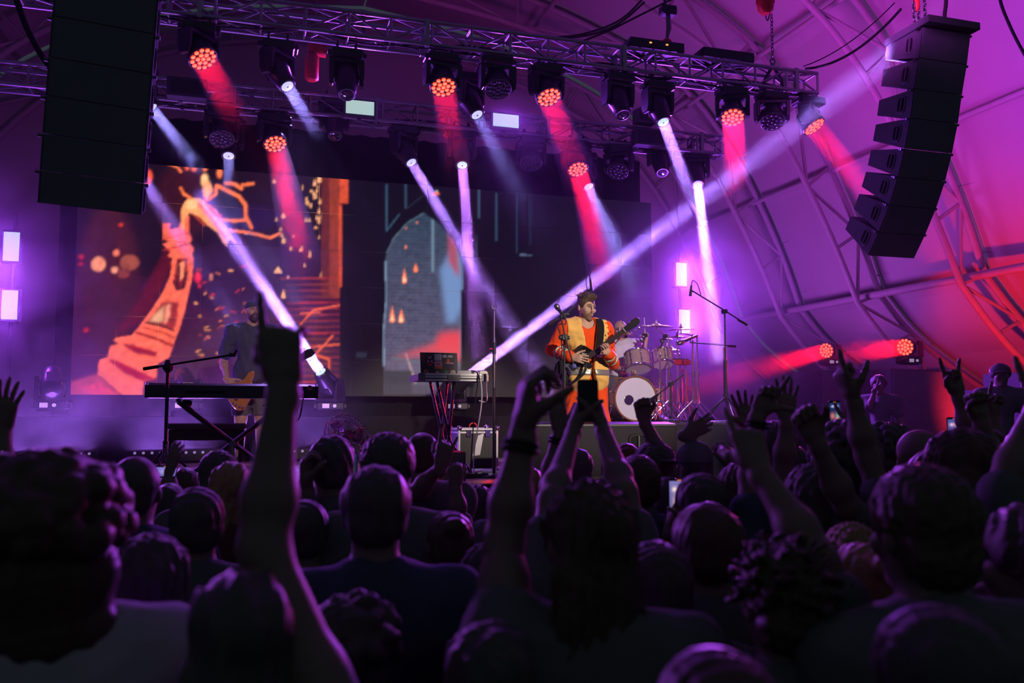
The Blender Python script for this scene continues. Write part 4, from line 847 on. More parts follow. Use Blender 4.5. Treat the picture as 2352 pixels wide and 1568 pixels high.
# finger curls (degrees per joint) : index, middle, ring, little ; thumb as (side, forward) swing
POSES = dict(
    point_pinky=([(3, 6, 4), (80, 98, 62), (80, 96, 62), (62, 30, 12)], 10, .85, (-2, 0, 4, 38)), open=([(4, 8, 6)] * 4, 45, .1, (-13, -3, 7, 18)), fist=([(80, 95, 60)] * 4, 8, .9, (0, 0, 0, 0)), point=([(3, 6, 4), (80, 98, 62), (82, 98, 62), (84, 98, 62)], 10, .85, (-2, 0, 0, 0)),
    point_thumb=([(3, 6, 4), (80, 98, 62), (82, 98, 62), (84, 98, 62)], 70, .05, (-2, 0, 0, 0)), rock=([(6, 8, 6), (82, 98, 60), (82, 98, 60), (8, 10, 6)], 12, .8, (-8, 0, 0, 14)),
    pinch=([(52, 62, 30), (48, 66, 40), (60, 75, 45), (70, 80, 50)], 30, .75, (-4, 0, 2, 6)), grip=([(50, 55, 35)] * 4, 30, .6, (-4, -1, 2, 6)), thumb=([(80, 95, 60)] * 4, 80, .0, (0, 0, 0, 0)), relax=([(18, 28, 18), (22, 32, 20), (26, 34, 22), (30, 36, 22)], 30, .3, (-8, -2, 4, 10)), fret=([(38, 60, 40), (44, 66, 44), (50, 66, 44), (56, 66, 44)], 18, .7, (-6, -2, 3, 8)))
def hand_prims(W, d, n, side, pose, s=1.0):
    """W wrist, d finger direction, n palm normal (way the palm faces), side +1: thumb on +x where x = cross(d, n)*side"""
    d = nrm(d); n = np.asarray(n, float); n = nrm(n - d * (n @ d)); x = np.cross(d, n) * side
    Q = lambda a, b, c: W + (x * a + d * b + n * c) * s
    curls, tside, tfwd, spread = POSES[pose]; pr = []
    pr.append(C_(Q(0, -.03, 0), Q(0, .01, 0), .027 * s, .026 * s, .02))
    bx = [.030, .010, -.010, -.029]; by = [.090, .094, .090, .081]; LL = [.076, .084, .078, .061]
    for i in range(4):
        pr.append(C_(Q(bx[i] * .62, .012, 0), Q(bx[i], by[i] - .006, -.002), .0175 * s, .0125 * s, .014))
    pr.append(C_(Q(.006, .03, .008), Q(.004, .065, .006), .016 * s, .016 * s, .02))
    for i in range(4):
        p = np.array([bx[i], by[i], 0.]); a = 0; sp = R(spread[i])
        for j, (fr, cu) in enumerate(zip((.46, .31, .23), curls[i])):
            a += R(cu); L = LL[i] * fr; q = p + np.array([-math.sin(sp) * math.cos(a), math.cos(sp) * math.cos(a), math.sin(a)]) * L
            r = (.0098, .0089, .0080, .0070); k = .92 if i == 3 else 1
            pr.append(C_(Q(*p), Q(*q), r[j] * k * s, r[j + 1] * k * s, .004)); p = q
    ta = R(tside); t0 = np.array([.020, .022, .006]); t1 = t0 + np.array([.028 + .012 * math.sin(ta), .026, .010 + .018 * tfwd]); dv = np.array([math.sin(ta), math.cos(ta) * (1 - .45 * tfwd), tfwd * .75]); dv /= np.linalg.norm(dv)
    t2 = t1 + dv * .036; dv2 = dv + np.array([-.55 * tfwd, 0, .25 * tfwd]); dv2 /= np.linalg.norm(dv2); t3 = t2 + dv2 * .027
    pr += [C_(Q(*t0), Q(*t1), .019 * s, .0125 * s, .014), C_(Q(*t1), Q(*t2), .0118 * s, .0102 * s, .006), C_(Q(*t2), Q(*t3), .0102 * s, .0082 * s, .004)]
    return pr
def arm_prims(S, E, W, th=1.0):
    d = nrm(W - E); u = nrm(E - S)
    return [C_(S, S + u * .12, .050 * th, .048 * th, .03), C_(S + u * .10, E, .047 * th, .037 * th, .03), C_(E, E + d * .08, .038 * th, .041 * th, .03), C_(E + d * .08, W - d * .02, .041 * th, .0255 * th, .03)]
def elbow(S, W, hint, a=.29, b=.265):
    v = W - S; L = np.linalg.norm(v)
    if L > (a + b) * .995: S = W - v / L * (a + b) * .995; v = W - S; L = np.linalg.norm(v)
    x = (a * a - b * b + L * L) / (2 * L); y = math.sqrt(max(a * a - x * x, 0)); n = nrm(v); h = np.asarray(hint, float); h = nrm(h - n * (h @ n)); return S + n * x + h * y
def head_prims(c, Rm, s=1.0, face=True):
    Q = lambda x, y, z: c + Rm @ (np.array([x, y, z]) * s); pr = []
    e = lambda p, r, k=.02: pr.append(E_(Q(*p), np.array(r) * s, Rm.T, k))
    e((0, -.012, .032), (.074, .094, .086)); e((0, .022, -.045), (.056, .064, .066), .03); e((0, .066, -.098), (.026, .020, .020), .025)
    for sx in (-1, 1): e((sx * .076, -.008, -.004), (.011, .019, .032), .008); e((sx * .040, .062, -.022), (.024, .022, .022), .02)
    if face:
        pr.append(C_(Q(-.034, .078, .030), Q(.034, .078, .030), .012 * s, .012 * s, .014)); pr.append(C_(Q(0, .088, .020), Q(0, .098, -.018), .0070 * s, .0092 * s, .010)); e((0, .092, -.026), (.016, .011, .008), .008)
        e((0, .078, -.058), (.024, .016, .008), .008); e((0, .077, -.069), (.020, .014, .008), .008)
    return pr
def rotm(yaw, pitch=0, roll=0):
    return np.array(Matrix.Rotation(yaw, 3, 'Z') @ Matrix.Rotation(pitch, 3, 'X') @ Matrix.Rotation(roll, 3, 'Y'))
def body_prims(O, H, Rb, bulk=1.0, legs=None, lean=0):
    """O feet centre, Rb body rotation (facing +Y). returns torso prims, leg prims, joints"""
    Q = lambda x, y, z: O + Rb @ np.array([x * H, y * H + lean * H * max(0, z - .5), z * H]); b = bulk
    t = []; e = lambda p, r, k=.05: t.append(E_(Q(*p), np.array(r) * H, Rb.T, k))
    e((0, -.004, .735), (.096 * b, .066 * b, .105)); e((0, .004, .62), (.080 * b, .060 * b, .085)); e((0, -.006, .535), (.092 * b, .066 * b, .065))
    for s in (-1, 1): t.append(C_(Q(0, -.008, .835), Q(s * .108 * b, -.006, .808), .036 * H, .036 * H, .05)); t.append(C_(Q(s * .05, -.01, .78), Q(s * .09, -.01, .77), .05 * H, .046 * H, .05))
    neck = [C_(Q(0, -.008, .82), Q(0, .004, .90), .036 * H, .033 * H, .03)]
    lg = []
    kn, an = (legs or ([(-.058, .01, .285), (.058, .01, .285)], [(-.062, -.008, .045), (.062, -.008, .045)]))
    for i, s in enumerate((-1, 1)):
        lg += [C_(Q(s * .052, 0, .51), Q(*kn[i]), .056 * H * b, .036 * H, .04), C_(Q(*kn[i]), Q(*an[i]), .036 * H, .024 * H, .03), C_(Q(an[i][0], an[i][1] - .01, .022), Q(an[i][0] * 1.1, an[i][1] + .085, .018), .022 * H, .017 * H, .02)]
    J = dict(sl=Q(-.112 * b, -.004, .806), sr=Q(.112 * b, -.004, .806), head=Q(0, .012, .930), chest=Q(0, 0, .735), Q=Q)
    return t, neck, lg, J

_trouser = {}
def trousers(root, H, Rb, O, m):
    if 'p' not in _trouser:
        _, _, lg, J = body_prims(np.zeros(3), 1.75, np.eye(3)); Q = J['Q']
        pr = lg + [E_(Q(0, -.006, .525), np.array([.094, .068, .062]) * 1.75, None, .05)]
        _trouser['p'] = np_mesh('trousers', [grow(pr, .022, .012).mesh()])
    me = _trouser['p']; key = ('m', m.name)
    if key not in _trouser: q = me.copy(); q.materials.append(m); _trouser[key] = q
    o = link('trousers', _trouser[key], None, root); o.scale = (H / 1.75,) * 3; o.rotation_euler = (0, 0, math.atan2(Rb[1][0], Rb[0][0])); return o

def hair_mesh(kind, c, Rm, s, h, seed=0, H=1.7):
    Q = lambda x, y, z: c + Rm @ (np.array([x, y, z]) * s); pr = []
    e = lambda p, r, k=.02: pr.append(E_(Q(*p), np.array(r) * s, Rm.T, k))
    cut = []; wr = None; up = Rm @ np.array([0, 0, 1.]); fw = Rm @ np.array([0, 1., 0])
    if kind in ('short', 'buzz'):
        g = .012 if kind == 'short' else .004; e((0, -.014, .036), (.076 + g, .094 + g, .084 + g)); e((0, -.045, -.02), (.066 + g * .6, .058 + g, .06)); cut = [(Q(0, -.03, -.072), -up), (Q(0, .058, .03), fw * .9 + up * -.42)]; wr = (.004 if kind == 'short' else .0015, 90)
    elif kind == 'thick':
        e((0, -.014, .042), (.092, .108, .096)); e((0, -.05, -.03), (.078, .066, .07)); cut = [(Q(0, -.03, -.098), -up), (Q(0, .066, .03), fw * .9 - up * .42)]; wr = (.006, 95)
    elif kind in ('curly', 'spiky'):
        e((0, -.014, .05), (.096, .108, .100)); e((0, -.05, -.03), (.082, .066, .07)); cut = [(Q(0, -.03, -.085), -up), (Q(0, .07, .03), fw * .9 - up * .42)]; wr = (.012, 130) if kind == 'curly' else (.014, 110)
    elif kind == 'bushy':
        e((0, -.02, .05), (.118, .125, .105)); e((0, -.06, -.06), (.130, .085, .11)); e((0, -.06, -.16), (.135, .075, .10)); cut = [(Q(0, .06, .02), fw * .9 - up * .42)]; wr = (.010, 85)
    elif kind in ('long', 'wavy'):
        e((0, -.014, .036), (.086, .104, .092)); e((0, -.05, -.06), (.088, .062, .11)); e((0, -.075, -.20), (.098, .045, .14), .05); e((0, -.085, -.32), (.085, .036, .10), .05); cut = [(Q(0, .05, .01), fw * .85 - up * .5)]; wr = (.007 if kind == 'long' else .013, 60)
    elif kind == 'bun':
        e((0, -.014, .034), (.081, .100, .088)); e((0, -.05, -.02), (.070, .060, .06)); e((0, -.095, .075), (.040, .036, .036), .012); cut = [(Q(0, -.03, -.075), -up), (Q(0, .06, .03), fw * .9 - up * .42)]; wr = (.004, 80)
    elif kind == 'pony':
        e((0, -.014, .034), (.081, .100, .088)); e((0, -.05, -.02), (.070, .060, .06)); e((0, -.115, .01), (.030, .030, .05), .02); e((0, -.125, -.12), (.036, .026, .12), .03); cut = [(Q(0, .06, .03), fw * .9 - up * .42)]; wr = (.005, 70)
    if kind in ('spiky', 'curly', 'bushy'):
        r = np.random.default_rng(seed + 3); n = dict(spiky=230, curly=210, bushy=150)[kind]; base = dict(spiky=(.078, .097, .088), curly=(.088, .102, .094), bushy=(.112, .118, .105))[kind]
        for i in range(n):
            v = r.normal(size=3); v[2] = abs(v[2]) * 1.0 - .35; v /= np.linalg.norm(v); b_ = v * np.array(base) + np.array([0, -.02, .042 if kind != 'bushy' else .02]); t_ = v * .030 + r.normal(size=3) * .012
            if kind == 'spiky': pr.append(C_(Q(*(b_ - .5 * t_)), Q(*(b_ + t_ * .9)), .0105 * s, .003 * s, .006))
            else: pr.append(E_(Q(*(b_ + t_ * .35)), np.array([1, 1, 1]) * (r.uniform(.016, .024) if kind == 'curly' else r.uniform(.02, .034)) * s, None, .006))
        if kind == 'spiky': pr[0] = E_(Q(0, -.014, .044), np.array([.080, .098, .088]) * s, Rm.T, .02)
        wr = (.003, 150)
    st = (1.6, 1.6, .35) if kind in ('long', 'wavy', 'bushy', 'pony', 'bun', 'thick', 'short') else (1, 1, 1)
    F = grow(pr, h, 0, .04)
    if wr: F.wrinkle(wr[0], wr[1], seed, st)
    for p, n in cut: F.clip(p, nrm(n))
    return F.mesh()

SKINS = ['skin', 'skin2']; PERSONS = []
def person(label, O, H, facing=0, hair='short', hcol='hair', shirt='black', arms=(), head_turn=0, head_pitch=0, bulk=1.0, h=.013, skin='shaded_skin', sleeves=.16, seed=0, lean=0, group='concert crowd', glasses=False, cap=None, head_s=None):
    """arms: list of (side, wrist xyz, elbow xyz or None, pose, palm normal, hand dir or None)"""
    O = np.array(O, float); Rb = rotm(facing); t, neck, lg, J = body_prims(O, H, Rb, bulk, None, lean); hs = head_s or H / 1.75
    Rh = rotm(facing + head_turn, head_pitch); pr = list(t) + neck + lg + head_prims(J['head'], Rh, hs, face=abs(head_turn) > .3)
    root = thing('person', label, 'person', tuple(O), 0, group); sleeve = []; fine = []
    done = set()
    for side, W, E, pose, pn, hd in arms:
        S = J['sl'] if side < 0 else J['sr']; W = np.array(W, float); done.add(side)
        lift = np.clip((W[2] - S[2]) / .5, 0, 1) * .05; S = S + np.array([0, 0, lift]); S = S - Rb @ np.array([side * .02 * lift / .05, 0, 0])
        if E is None: E = elbow(S, W, Rb @ np.array([side * .7, .1, -.7]))
        E = np.array(E, float); a = arm_prims(S, E, W); pr += a[:2]; pr.append(C_(J['Q'](0, -.008, .80), S, .05, .055, .06))
        d = nrm(W - E) if hd is None else nrm(hd); fine.append(a[1:] + hand_prims(W + nrm(W - E) * .01, d, pn, side_of(d, pn, side), pose, H / 1.75))
        sleeve.append((S, E))
    for side in (-1, 1):
        if side in done: continue
        S = J['sl'] if side < 0 else J['sr']; E = S + Rb @ np.array([side * .05, -.01, -.29]); W = E + Rb @ np.array([side * -.0, .07, -.25])
        a = arm_prims(S, E, W); pr += a; pr += [C_(W, W + nrm(W - E) * .09, .03, .03, .03), C_(W + nrm(W - E) * .09, W + nrm(W - E) * .16, .024, .016, .02)]; sleeve.append((S, E))
    parts = [grow(pr, h).mesh()]
    for f in fine: parts.append(grow(f, max(.0045, h * .4)).mesh())
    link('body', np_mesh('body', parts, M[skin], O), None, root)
    sp = list(t) + [C_(S, S + nrm(E - S) * min(sleeves, np.linalg.norm(E - S) * .95), .056, .056, .04) for S, E in sleeve] + [C_(J['Q'](0, -.008, .80), S, .055, .058, .06) for S, E in sleeve]
    F = grow(sp, h, .010); F.wrinkle(.005, 34, seed, (1, 1, .8)); F.clip(J['Q'](0, 0, .50), np.array([0, 0, -1.]))
    q = F.grid(); nb = J['Q'](0, .012, .868); F.f = np.maximum(F.f, .052 * H / 1.75 - np.sqrt((q[0] - nb[0]) ** 2 + (q[1] - nb[1]) ** 2 + (q[2] - nb[2]) ** 2) + .012)
    link('shirt', np_mesh('shirt', [F.mesh()], CL[shirt], O), None, root)
    trousers(root, H, Rb, O, CL['trousers'])
    if hair != 'bald': link('hair', np_mesh('hair', [hair_mesh(hair, J['head'], Rh, hs, max(.006, h * .55), seed)], M[hcol], O), None, root)
    if cap: cap_mesh(root, J['head'], Rh, hs, O, cap)
    return root, J
def side_of(d, pn, side):
    """thumb sits towards the body's middle when the palm faces forward: choose from anatomy"""
    return 1 if side > 0 else -1
def cap_mesh(root, c, Rm, s, O, m, back=False):
    Q = lambda x, y, z: c + Rm @ (np.array([x, y, z]) * s); up = Rm @ np.array([0, 0, 1.])
    F = grow([E_(Q(0, -.012, .045), np.array([.086, .104, .084]) * s, Rm.T, .02)], .006); F.clip(Q(0, 0, .032), -up); crown = F.mesh(); sg = -1 if back else 1
    F = grow([E_(Q(0, sg * .115, .034), np.array([.068, .075, .008]) * s, Rm.T, .01)], .005); br = F.mesh()
    o = link('cap', np_mesh('cap', [crown], m, O), None, root); link('cap_brim', np_mesh('cap_brim', [br], m, (0, 0, 0) if False else O), None, root)
FWD = np.array([math.sin(YAW), math.cos(YAW), 0.])
def px(q): return np.array(P(*q))
# ------------------------------------------------------------------ instruments and stage furniture
def at(root, *p): return Vector(p) - root.location
def stand_base(root, x, y, z, r=.3, n=3, a0=.3, m='black', h=.32):
    for k in range(n):
        a = a0 + 2 * math.pi * k / n; MB().tube([(x, y, z + h), (x + .5 * r * math.cos(a), y + .5 * r * math.sin(a), z + h * .55), (x + r * math.cos(a), y + r * math.sin(a), z + .012)], .010, 8).build('leg', M[m], root)
        MB().cyl((x + r * .92 * math.cos(a), y + r * .92 * math.sin(a), z + .014), (x + r * 1.06 * math.cos(a), y + r * 1.06 * math.sin(a), z + .012), .014, n=8).build('rubber_foot', M['rubber'], root)
    MB().cyl((x, y, z + h - .05), (x, y, z + h + .05), .022, n=10).build('collar', M[m], root)
def mic_shape(root, a, b, r=.016, head=True, name='microphone'):
    a = Vector(a); b = Vector(b); d = (b - a).normalized(); L = (b - a).length; mb = MB()
    mb.lathe([(r * .6, 0), (r * .75, L * .1), (r, L * .62), (r * 1.15, L * .66)], a, d, 14)
    o = mb.build(name, M['plastic'], root)
    if head: MB().lathe([(r * 1.15, L * .66), (r * 1.55, L * .74), (r * 1.6, L * .85), (r * 1.2, L * .95), (r * .4, L)], a, d, 14).build('mic_grille', M['steel'], o)
    return o
# keyboard on an X stand
KY = 7.42
a = onY(333, 897, KY); b = onY(731, 897, KY); W_ = b.x - a.x
t = thing('stage_piano', 'long black stage piano seen from its back, pink round sticker at one end', 'keyboard', ((a.x + b.x) / 2, KY, a.z - .055)); KB = t
T = Matrix(((0, 0, 1, 0), (1, 0, 0, 0), (0, 1, 0, 0), (0, 0, 0, 1)))
MB().prism([(-.02, 0), (.30, 0), (.30, .085), (.20, .115), (.02, .118), (-.02, .10)], -W_ / 2 + .02, W_ / 2 - .02, T, .006).build('case', M['plastic'], t)
for s in (-1, 1): MB().prism([(-.025, -.002), (.305, -.002), (.305, .09), (.2, .12), (.02, .123), (-.025, .10)], s * (W_ / 2 - .012) - .012, s * (W_ / 2 - .012) + .012, T, .006).build('end_cheek', M['black'], t)
kw = MB()
for k in range(52):
    x = -W_ / 2 + .06 + k * (W_ - .2) / 52; kw.box((x, .25, .115), ((W_ - .2) / 52 - .0015, .14, .012), .1)
o = kw.build('white_keys', M['white'], t); o['kind'] = 'stuff'
MB().cyl((W_ / 2 - .07, -.0205, .088), (W_ / 2 - .07, -.0225, .088), .022, n=18).build('sticker', mat('pink_sticker', (.7, .12, .3), .5, noise=0), t)
MB().box((W_ / 2 - .07, -.023, .090), (.006, .002, .018), .1).box((W_ / 2 - .066, -.023, .098), (.016, .002, .005), .1).build('sticker_note', M['black'], t)
MB().box((-.22, -.0215, .045), (.30, .002, .026), .1).build('rear_panel', M['matte'], t)
for x, c in ((W_ / 2 - .27, 'red_plastic'), (W_ / 2 - .245, 'red_plastic'), (W_ / 2 - .12, 'black')): MB().cyl((x, -.02, .04), (x, -.055, .038), .010, n=8).build('plug', M[c], t)
kz = a.z - .055
for k, (x0, lb) in enumerate(((W_ / 2 - .27, 'first black cable looping down from the stage piano plugs'), (W_ / 2 - .245, 'second black cable looping down from the stage piano plugs'), (W_ / 2 - .12, 'longer black cable hanging in an arc under the stage piano end'))):
    c = t.location + Vector((x0, -.05, .038)); e = onY((638, 642, 640)[k], (936, 945, 962)[k], KY + .1); cable(lb, [c, c + Vector((-.01, -.02, -.06)), (c + e) / 2 + Vector((.05, 0, -.08 - .02 * k)), e, e + Vector((-.12, .05, .02))], .006)
t = thing('keyboard_stand', 'black folding X stand under the stage piano', 'stand', ((a.x + b.x) / 2, KY + .12, 1.3)); zt = kz - 1.3 - .012
for i, yy in enumerate((-.12, .12)):
    for s in (-1, 1): MB().tube([(s * .42, yy + s * .02, zt - .02), (-s * .40, yy + s * .02, .03)], .019, 4).build('leg', M['black'], t)
for s in (-1, 1):
    MB().cyl((s * .42, -.16, zt - .008), (s * .42, .18, zt - .008), .016, n=10).build('crossbar', M['black'], t); MB().cyl((s * .40, -.18, .02), (s * .40, .2, .02), .02, n=10).build('foot_bar', M['rubber'], t)
MB().cyl((.0, -.17, zt / 2 - .01), (.0, .19, zt / 2 - .01), .028, n=14).build('pivot_bolt', M['steel'], t)
for x in (-.36, .36): MB().cyl((x + .02, -.02, zt - .03), (x - .02, -.06, zt - .03), .028, n=12).build('lock_knob', M['rubber'], t)
# bench
a = onY(383, 979, 7.95); b = onY(566, 979, 7.95); t = thing('keyboard_bench', 'black bench with a shiny padded top behind the piano stand', 'bench', ((a.x + b.x) / 2, 8.1, 1.3)); L = b.x - a.x; zt = a.z - 1.3
MB().box((0, 0, zt), (L, .34, .05), .45).build('seat', mat('shiny_black_vinyl', (.03, .03, .035), .16, coat=.6, noise=0), t); MB().box((0, 0, zt - .075), (L - .03, .30, .09), .1).build('apron', M['black'], t)
for sx in (-1, 1):
    for sy in (-1, 1): MB().box((sx * (L / 2 - .04), sy * .12, (zt - .12) / 2), (.045, .045, zt - .12), .2).build('leg', M['black'], t)
# boom stand at the piano
SY = 7.30
p = onY(386, 843, SY); t = thing('boom_microphone_stand', 'black boom stand with its bare arm over the stage piano', 'microphone stand', (p.x, SY, 1.3)); z = p.z - 1.3
MB().cyl((0, 0, .28), (0, 0, .95), .014, n=10).build('lower_tube', M['black'], t); MB().cyl((0, 0, .93), (0, 0, z), .010, n=10).build('upper_tube', M['black'], t); MB().cyl((0, 0, .90), (0, 0, 1.0), .02, n=10).build('clutch', M['black'], t)
MB().cyl((-.02, -.02, z), (.02, -.02, z), .042, n=14).ell((0, 0, z), (.045, .03, .04), 12, 8).build('swivel', M['black'], t); e0 = at(t, *onY(329, 847, SY)); e1 = at(t, *onY(531, 815, SY - .1)); MB().tube([e0, e1], .009, 8).build('boom_arm', M['black'], t)
MB().cyl(e0, e0.lerp(e1, .17), .014, n=10).build('counterweight', M['rubber'], t); MB().box(e1 + Vector((.01, 0, .0)), (.05, .025, .03), .3).cyl(e1 + Vector((.02, 0, .0)), e1 + Vector((.04, 0, .04)), .014, n=10).build('mic_clip', M['black'], t); stand_base(t, 0, 0, 0)
# fan
c = onY(797, 1003, 7.9); t = thing('stage_fan', 'black round wire-cage fan tilted back on the stage floor', 'fan', (c.x, 7.9, 1.3)); cz = c.z - 1.3; ax = Vector((.35, -.75, .55)).normalized(); cc = Vector((0, 0, cz))
for q, r_, nm in ((-.05, .205, 'cage_ring'), (.05, .205, 'cage_ring'), (.0, .215, 'cage_ring'), (-.075, .12, 'cage_ring'), (.075, .12, 'cage_ring')): MB().torus(cc + ax * q, ax, r_, .0045, 36, 5).build(nm, M['steel'], t)
x, y, zz = frame(ax); sp = MB()
for k in range(36):
    an = 2 * math.pi * k / 36; u = x * math.cos(an) + y * math.sin(an)
    for s in (-1, 1): sp.tube([cc + ax * .09 * s + u * .04, cc + ax * .075 * s + u * .12, cc + ax * .05 * s + u * .205], .0016, 4)
o = sp.build('cage_wires', M['steel'], t); o['kind'] = 'stuff'
MB().cyl(cc - ax * .14, cc + ax * .05, .055, .045, 16).build('motor', M['black'], t)
for k in range(3):
    an = 2 * math.pi * k / 3; vs = []; n = 7
    for i in range(n):
        r_ = .04 + .15 * i / (n - 1)
        for s in (-1, 1): tw = s * .55 * (.35 + .65 * math.sin(math.pi * (i + 1.5) / (n + 2))); u = x * math.cos(an + tw) + y * math.sin(an + tw); vs += [cc + u * r_ + ax * (s * .022), cc + u * r_ + ax * (s * .022 + .003)]
    fs = []
    for i in range(n - 1): q = i * 4; fs += [[q, q + 2, q + 6, q + 4], [q + 1, q + 5, q + 7, q + 3], [q, q + 4, q + 5, q + 1], [q + 2, q + 3, q + 7, q + 6]]
    MB().add(vs, fs).build('blade', M['plastic'], t)
for s in (-1, 1): MB().tube([cc + x * (s * .215), Vector((x.x * s * .23, x.y * s * .23, .10)), Vector((x.x * s * .16, x.y * s * .16, .014))], .011, 8).build('stand_arm', M['black'], t)
MB().torus((0, 0, .013), (0, 0, 1), .17, .012, 24, 6).build('base_ring', M['black'], t)
# laptop table
LTY = 7.95
a = onY(961, 866, LTY); b = onY(1119, 866, LTY); L = b.x - a.x; z0 = a.z - .03 - 1.3; t = thing('laptop_table', 'aluminium-edged flat case used as a table on black folding legs', 'table', ((a.x + b.x) / 2, LTY, 1.3))
MB().box((0, .2, z0 + .025), (L, .44, .05), .08).build('case_tray', M['black'], t)
for zz in (z0 + .006, z0 + .034, z0 + .058): MB().box((0, -.022, zz), (L, .012, .022 if zz > z0 + .05 else .018), .2).build('edge_profile', M['alu'], t)
for s in (-1, 1): MB().box((s * L / 2, .2, z0 + .03), (.014, .44, .06), .2).build('edge_profile', M['alu'], t); MB().box((s * (L / 2 - .03), -.03, z0 + .034), (.06, .012, .07), .25).ell((s * (L / 2 - .03), -.034, z0 + .055), (.012, .008, .012), 8, 6).build('corner_bracket', M['steel'], t)
MB().box((.0, -.034, z0 + .03), (.12, .014, .05), .25).box((0, -.042, z0 + .03), (.05, .01, .028), .2).build('latch', M['steel'], t)
cz = .32
for yy in (.06, .36):
    for s in (-1, 1): MB().tube([(s * .085 - .06, yy, z0), (s * -.01 - .02, yy, cz), (s * -.2, yy, .02)], .016, 4).build('leg', M['black'], t)
MB().cyl((-.02, .02, cz), (-.02, .40, cz), .016, n=8).build('cross_bolt', M['steel'], t)
p = onY(1012, 829, LTY + .05); LAP = thing('laptop', 'open black laptop with many stickers on its lid, back towards the crowd', 'laptop', (p.x, LTY + .09, 1.3 + z0 + .052))
LW = .358; LH = .225; tl = R(-14)
lid = MB().box((0, 0, LH / 2), (LW, .010, LH), .2).build('lid', M['plastic'], LAP); lid.rotation_euler = (tl, 0, 0); MB().box((0, .13, .009), (LW, .25, .018), .15).build('keyboard_deck', M['plastic'], LAP)
def sticker(x, z, w, h, c, shape='rect', y=-.0056):
    mm = 'sticker_%d_%d_%d' % tuple(int(q * 255) for q in c); m_ = bpy.data.materials.get(mm) or mat(mm, c, .5, noise=.05)
    if shape == 'rect': b = MB().box((x, y, z), (w, .0012, h), .1)
    elif shape == 'round': b = MB().cyl((x, y + .0006, z), (x, y - .0006, z), w / 2, n=20)
    else: b = MB().prism([(x + (w / 2) * q[0], z + (h / 2) * q[1]) for q in shape], y - .0006, y + .0006, Matrix(((1, 0, 0, 0), (0, 0, 1, 0), (0, 1, 0, 0), (0, 0, 0, 1))))
    return b.build('sticker', m_, lid)
WH, RD, PK, OR, TE = (.8, .72, .76), (.6, .03, .05), (.8, .3, .42), (.9, .16, .03), (.12, .3, .18)
BEAR = [(-.95, -.9), (-.3, -.55), (.3, -.55), (.95, -.9), (.75, -.2), (.35, .1), (.5, .55), (.75, .95), (.3, .75), (0, .55), (-.3, .75), (-.75, .95), (-.5, .55), (-.35, .1), (-.75, -.2)]
sticker(-.150, .165, .036, .085, (.16, .02, .03)); sticker(-.088, .155, .062, .085, PK, BEAR); sticker(-.088, .150, .030, .030, (.03, .03, .03), 'round', -.0064); sticker(-.088, .105, .040, .026, RD)
sticker(-.008, .178, .070, .062, WH); sticker(-.008, .192, .05, .004, (.05, .05, .05), 'rect', -.0064); sticker(-.008, .168, .055, .003, (.1, .1, .1), 'rect', -.0064); sticker(-.008, .157, .055, .003, (.1, .1, .1), 'rect', -.0064)
sticker(-.008, .113, .074, .05, PK); sticker(-.008, .112, .03, .016, (.12, .05, .04), [(-1, -1), (1, -1), (.7, .5), (0, 1), (-.7, .5)], -.0064); sticker(-.008, .076, .074, .022, OR)
sticker(.056, .19, .044, .034, WH, [(-1, -.6), (-.4, -1), (.9, -.7), (1, .4), (.2, 1), (-.8, .6)]); sticker(.110, .19, .05, .026, (.7, .62, .66), [(-1, -1), (1, -1), (1, .3), (.4, 1), (-.6, .9), (-1, .2)])
sticker(.100, .133, .078, .06, (.10, .04, .10)); sticker(.088, .146, .036, .036, (.9, .22, .03), 'round', -.0064); sticker(.1, .122, .078, .014, (.75, .5, .62), 'rect', -.0066); sticker(.1, .088, .078, .02, (.05, .06, .14)); sticker(.105, .068, .06, .012, (.2, .03, .03))
sticker(-.128, .034, .046, .046, (.7, .2, .1), 'round'); sticker(-.128, .034, .014, .014, (.05, .02, .02), 'round', -.0064); sticker(-.022, .030, .034, .034, (.5, .28, .12), [(-1, -1), (1, -1), (.8, .4), (0, 1), (-.8, .4)]); sticker(-.022, .034, .012, .012, WH, 'round', -.0064); sticker(.064, .036, .044, .036, TE, [(-1, 0), (-.5, -.9), (.5, -.9), (1, 0), (.5, .9), (-.5, .9)]); sticker(.130, .034, .056, .042, WH, [(-1, -.4), (-.5, -1), (.6, -.9), (1, 0), (.4, 1), (-.6, .8)]); sticker(.12, .034, .014, .012, OR, 'round', -.0064)
t = thing('small_keyboard', 'small white keyboard controller lying beside the stickered laptop', 'keyboard', (*onY(1091, 852, LTY).xy, 1.3 + z0 + .052)); t.location.x = onY(1090, 852, LTY).x
t.location.y = LTY + .16
MB().box((0, 0, .02), (.30, .17, .04), .12).build('case', M['white'], t)
for k in range(14): MB().box((-.135 + k * .0205, -.02, .045), (.019, .11, .010), .12).build('white_key', M['white'], t)
for k in (0, 1, 3, 4, 5, 7, 8, 10, 11, 12): MB().box((-.125 + k * .0205, .01, .053), (.010, .065, .010), .2).build('black_key', M['plastic'], t)
for i, (x0, e, c, lb) in enumerate(((1098, (1085, 1095), 'rubber', 'black cable hanging from the laptop table to the stage floor'), (1102, (1092, 1090), 'white', 'pale cable hanging from the laptop table to the stage floor'), (1117, (1100, 920), 'white', 'pale cable loop under the end of the laptop table'))):
    A = onY(x0, 862, LTY - .04); B = onY(*e, LTY - .1) if i < 2 else onY(*e, LTY - .05)
    if i < 2: B.z = 1.315
    cable(lb, [A + Vector((-.03, .12, .05)), A, A.lerp(B, .3) + Vector((.03 if i else -.01, 0, .02)), A.lerp(B, .75) + Vector((-.02, 0, 0)), B, B + Vector((.1, -.15, 0))] if i < 2 else [A, A + Vector((.0, 0, -.12)), A.lerp(B, .8) + Vector((.06, 0, -.05)), B], .006, c)
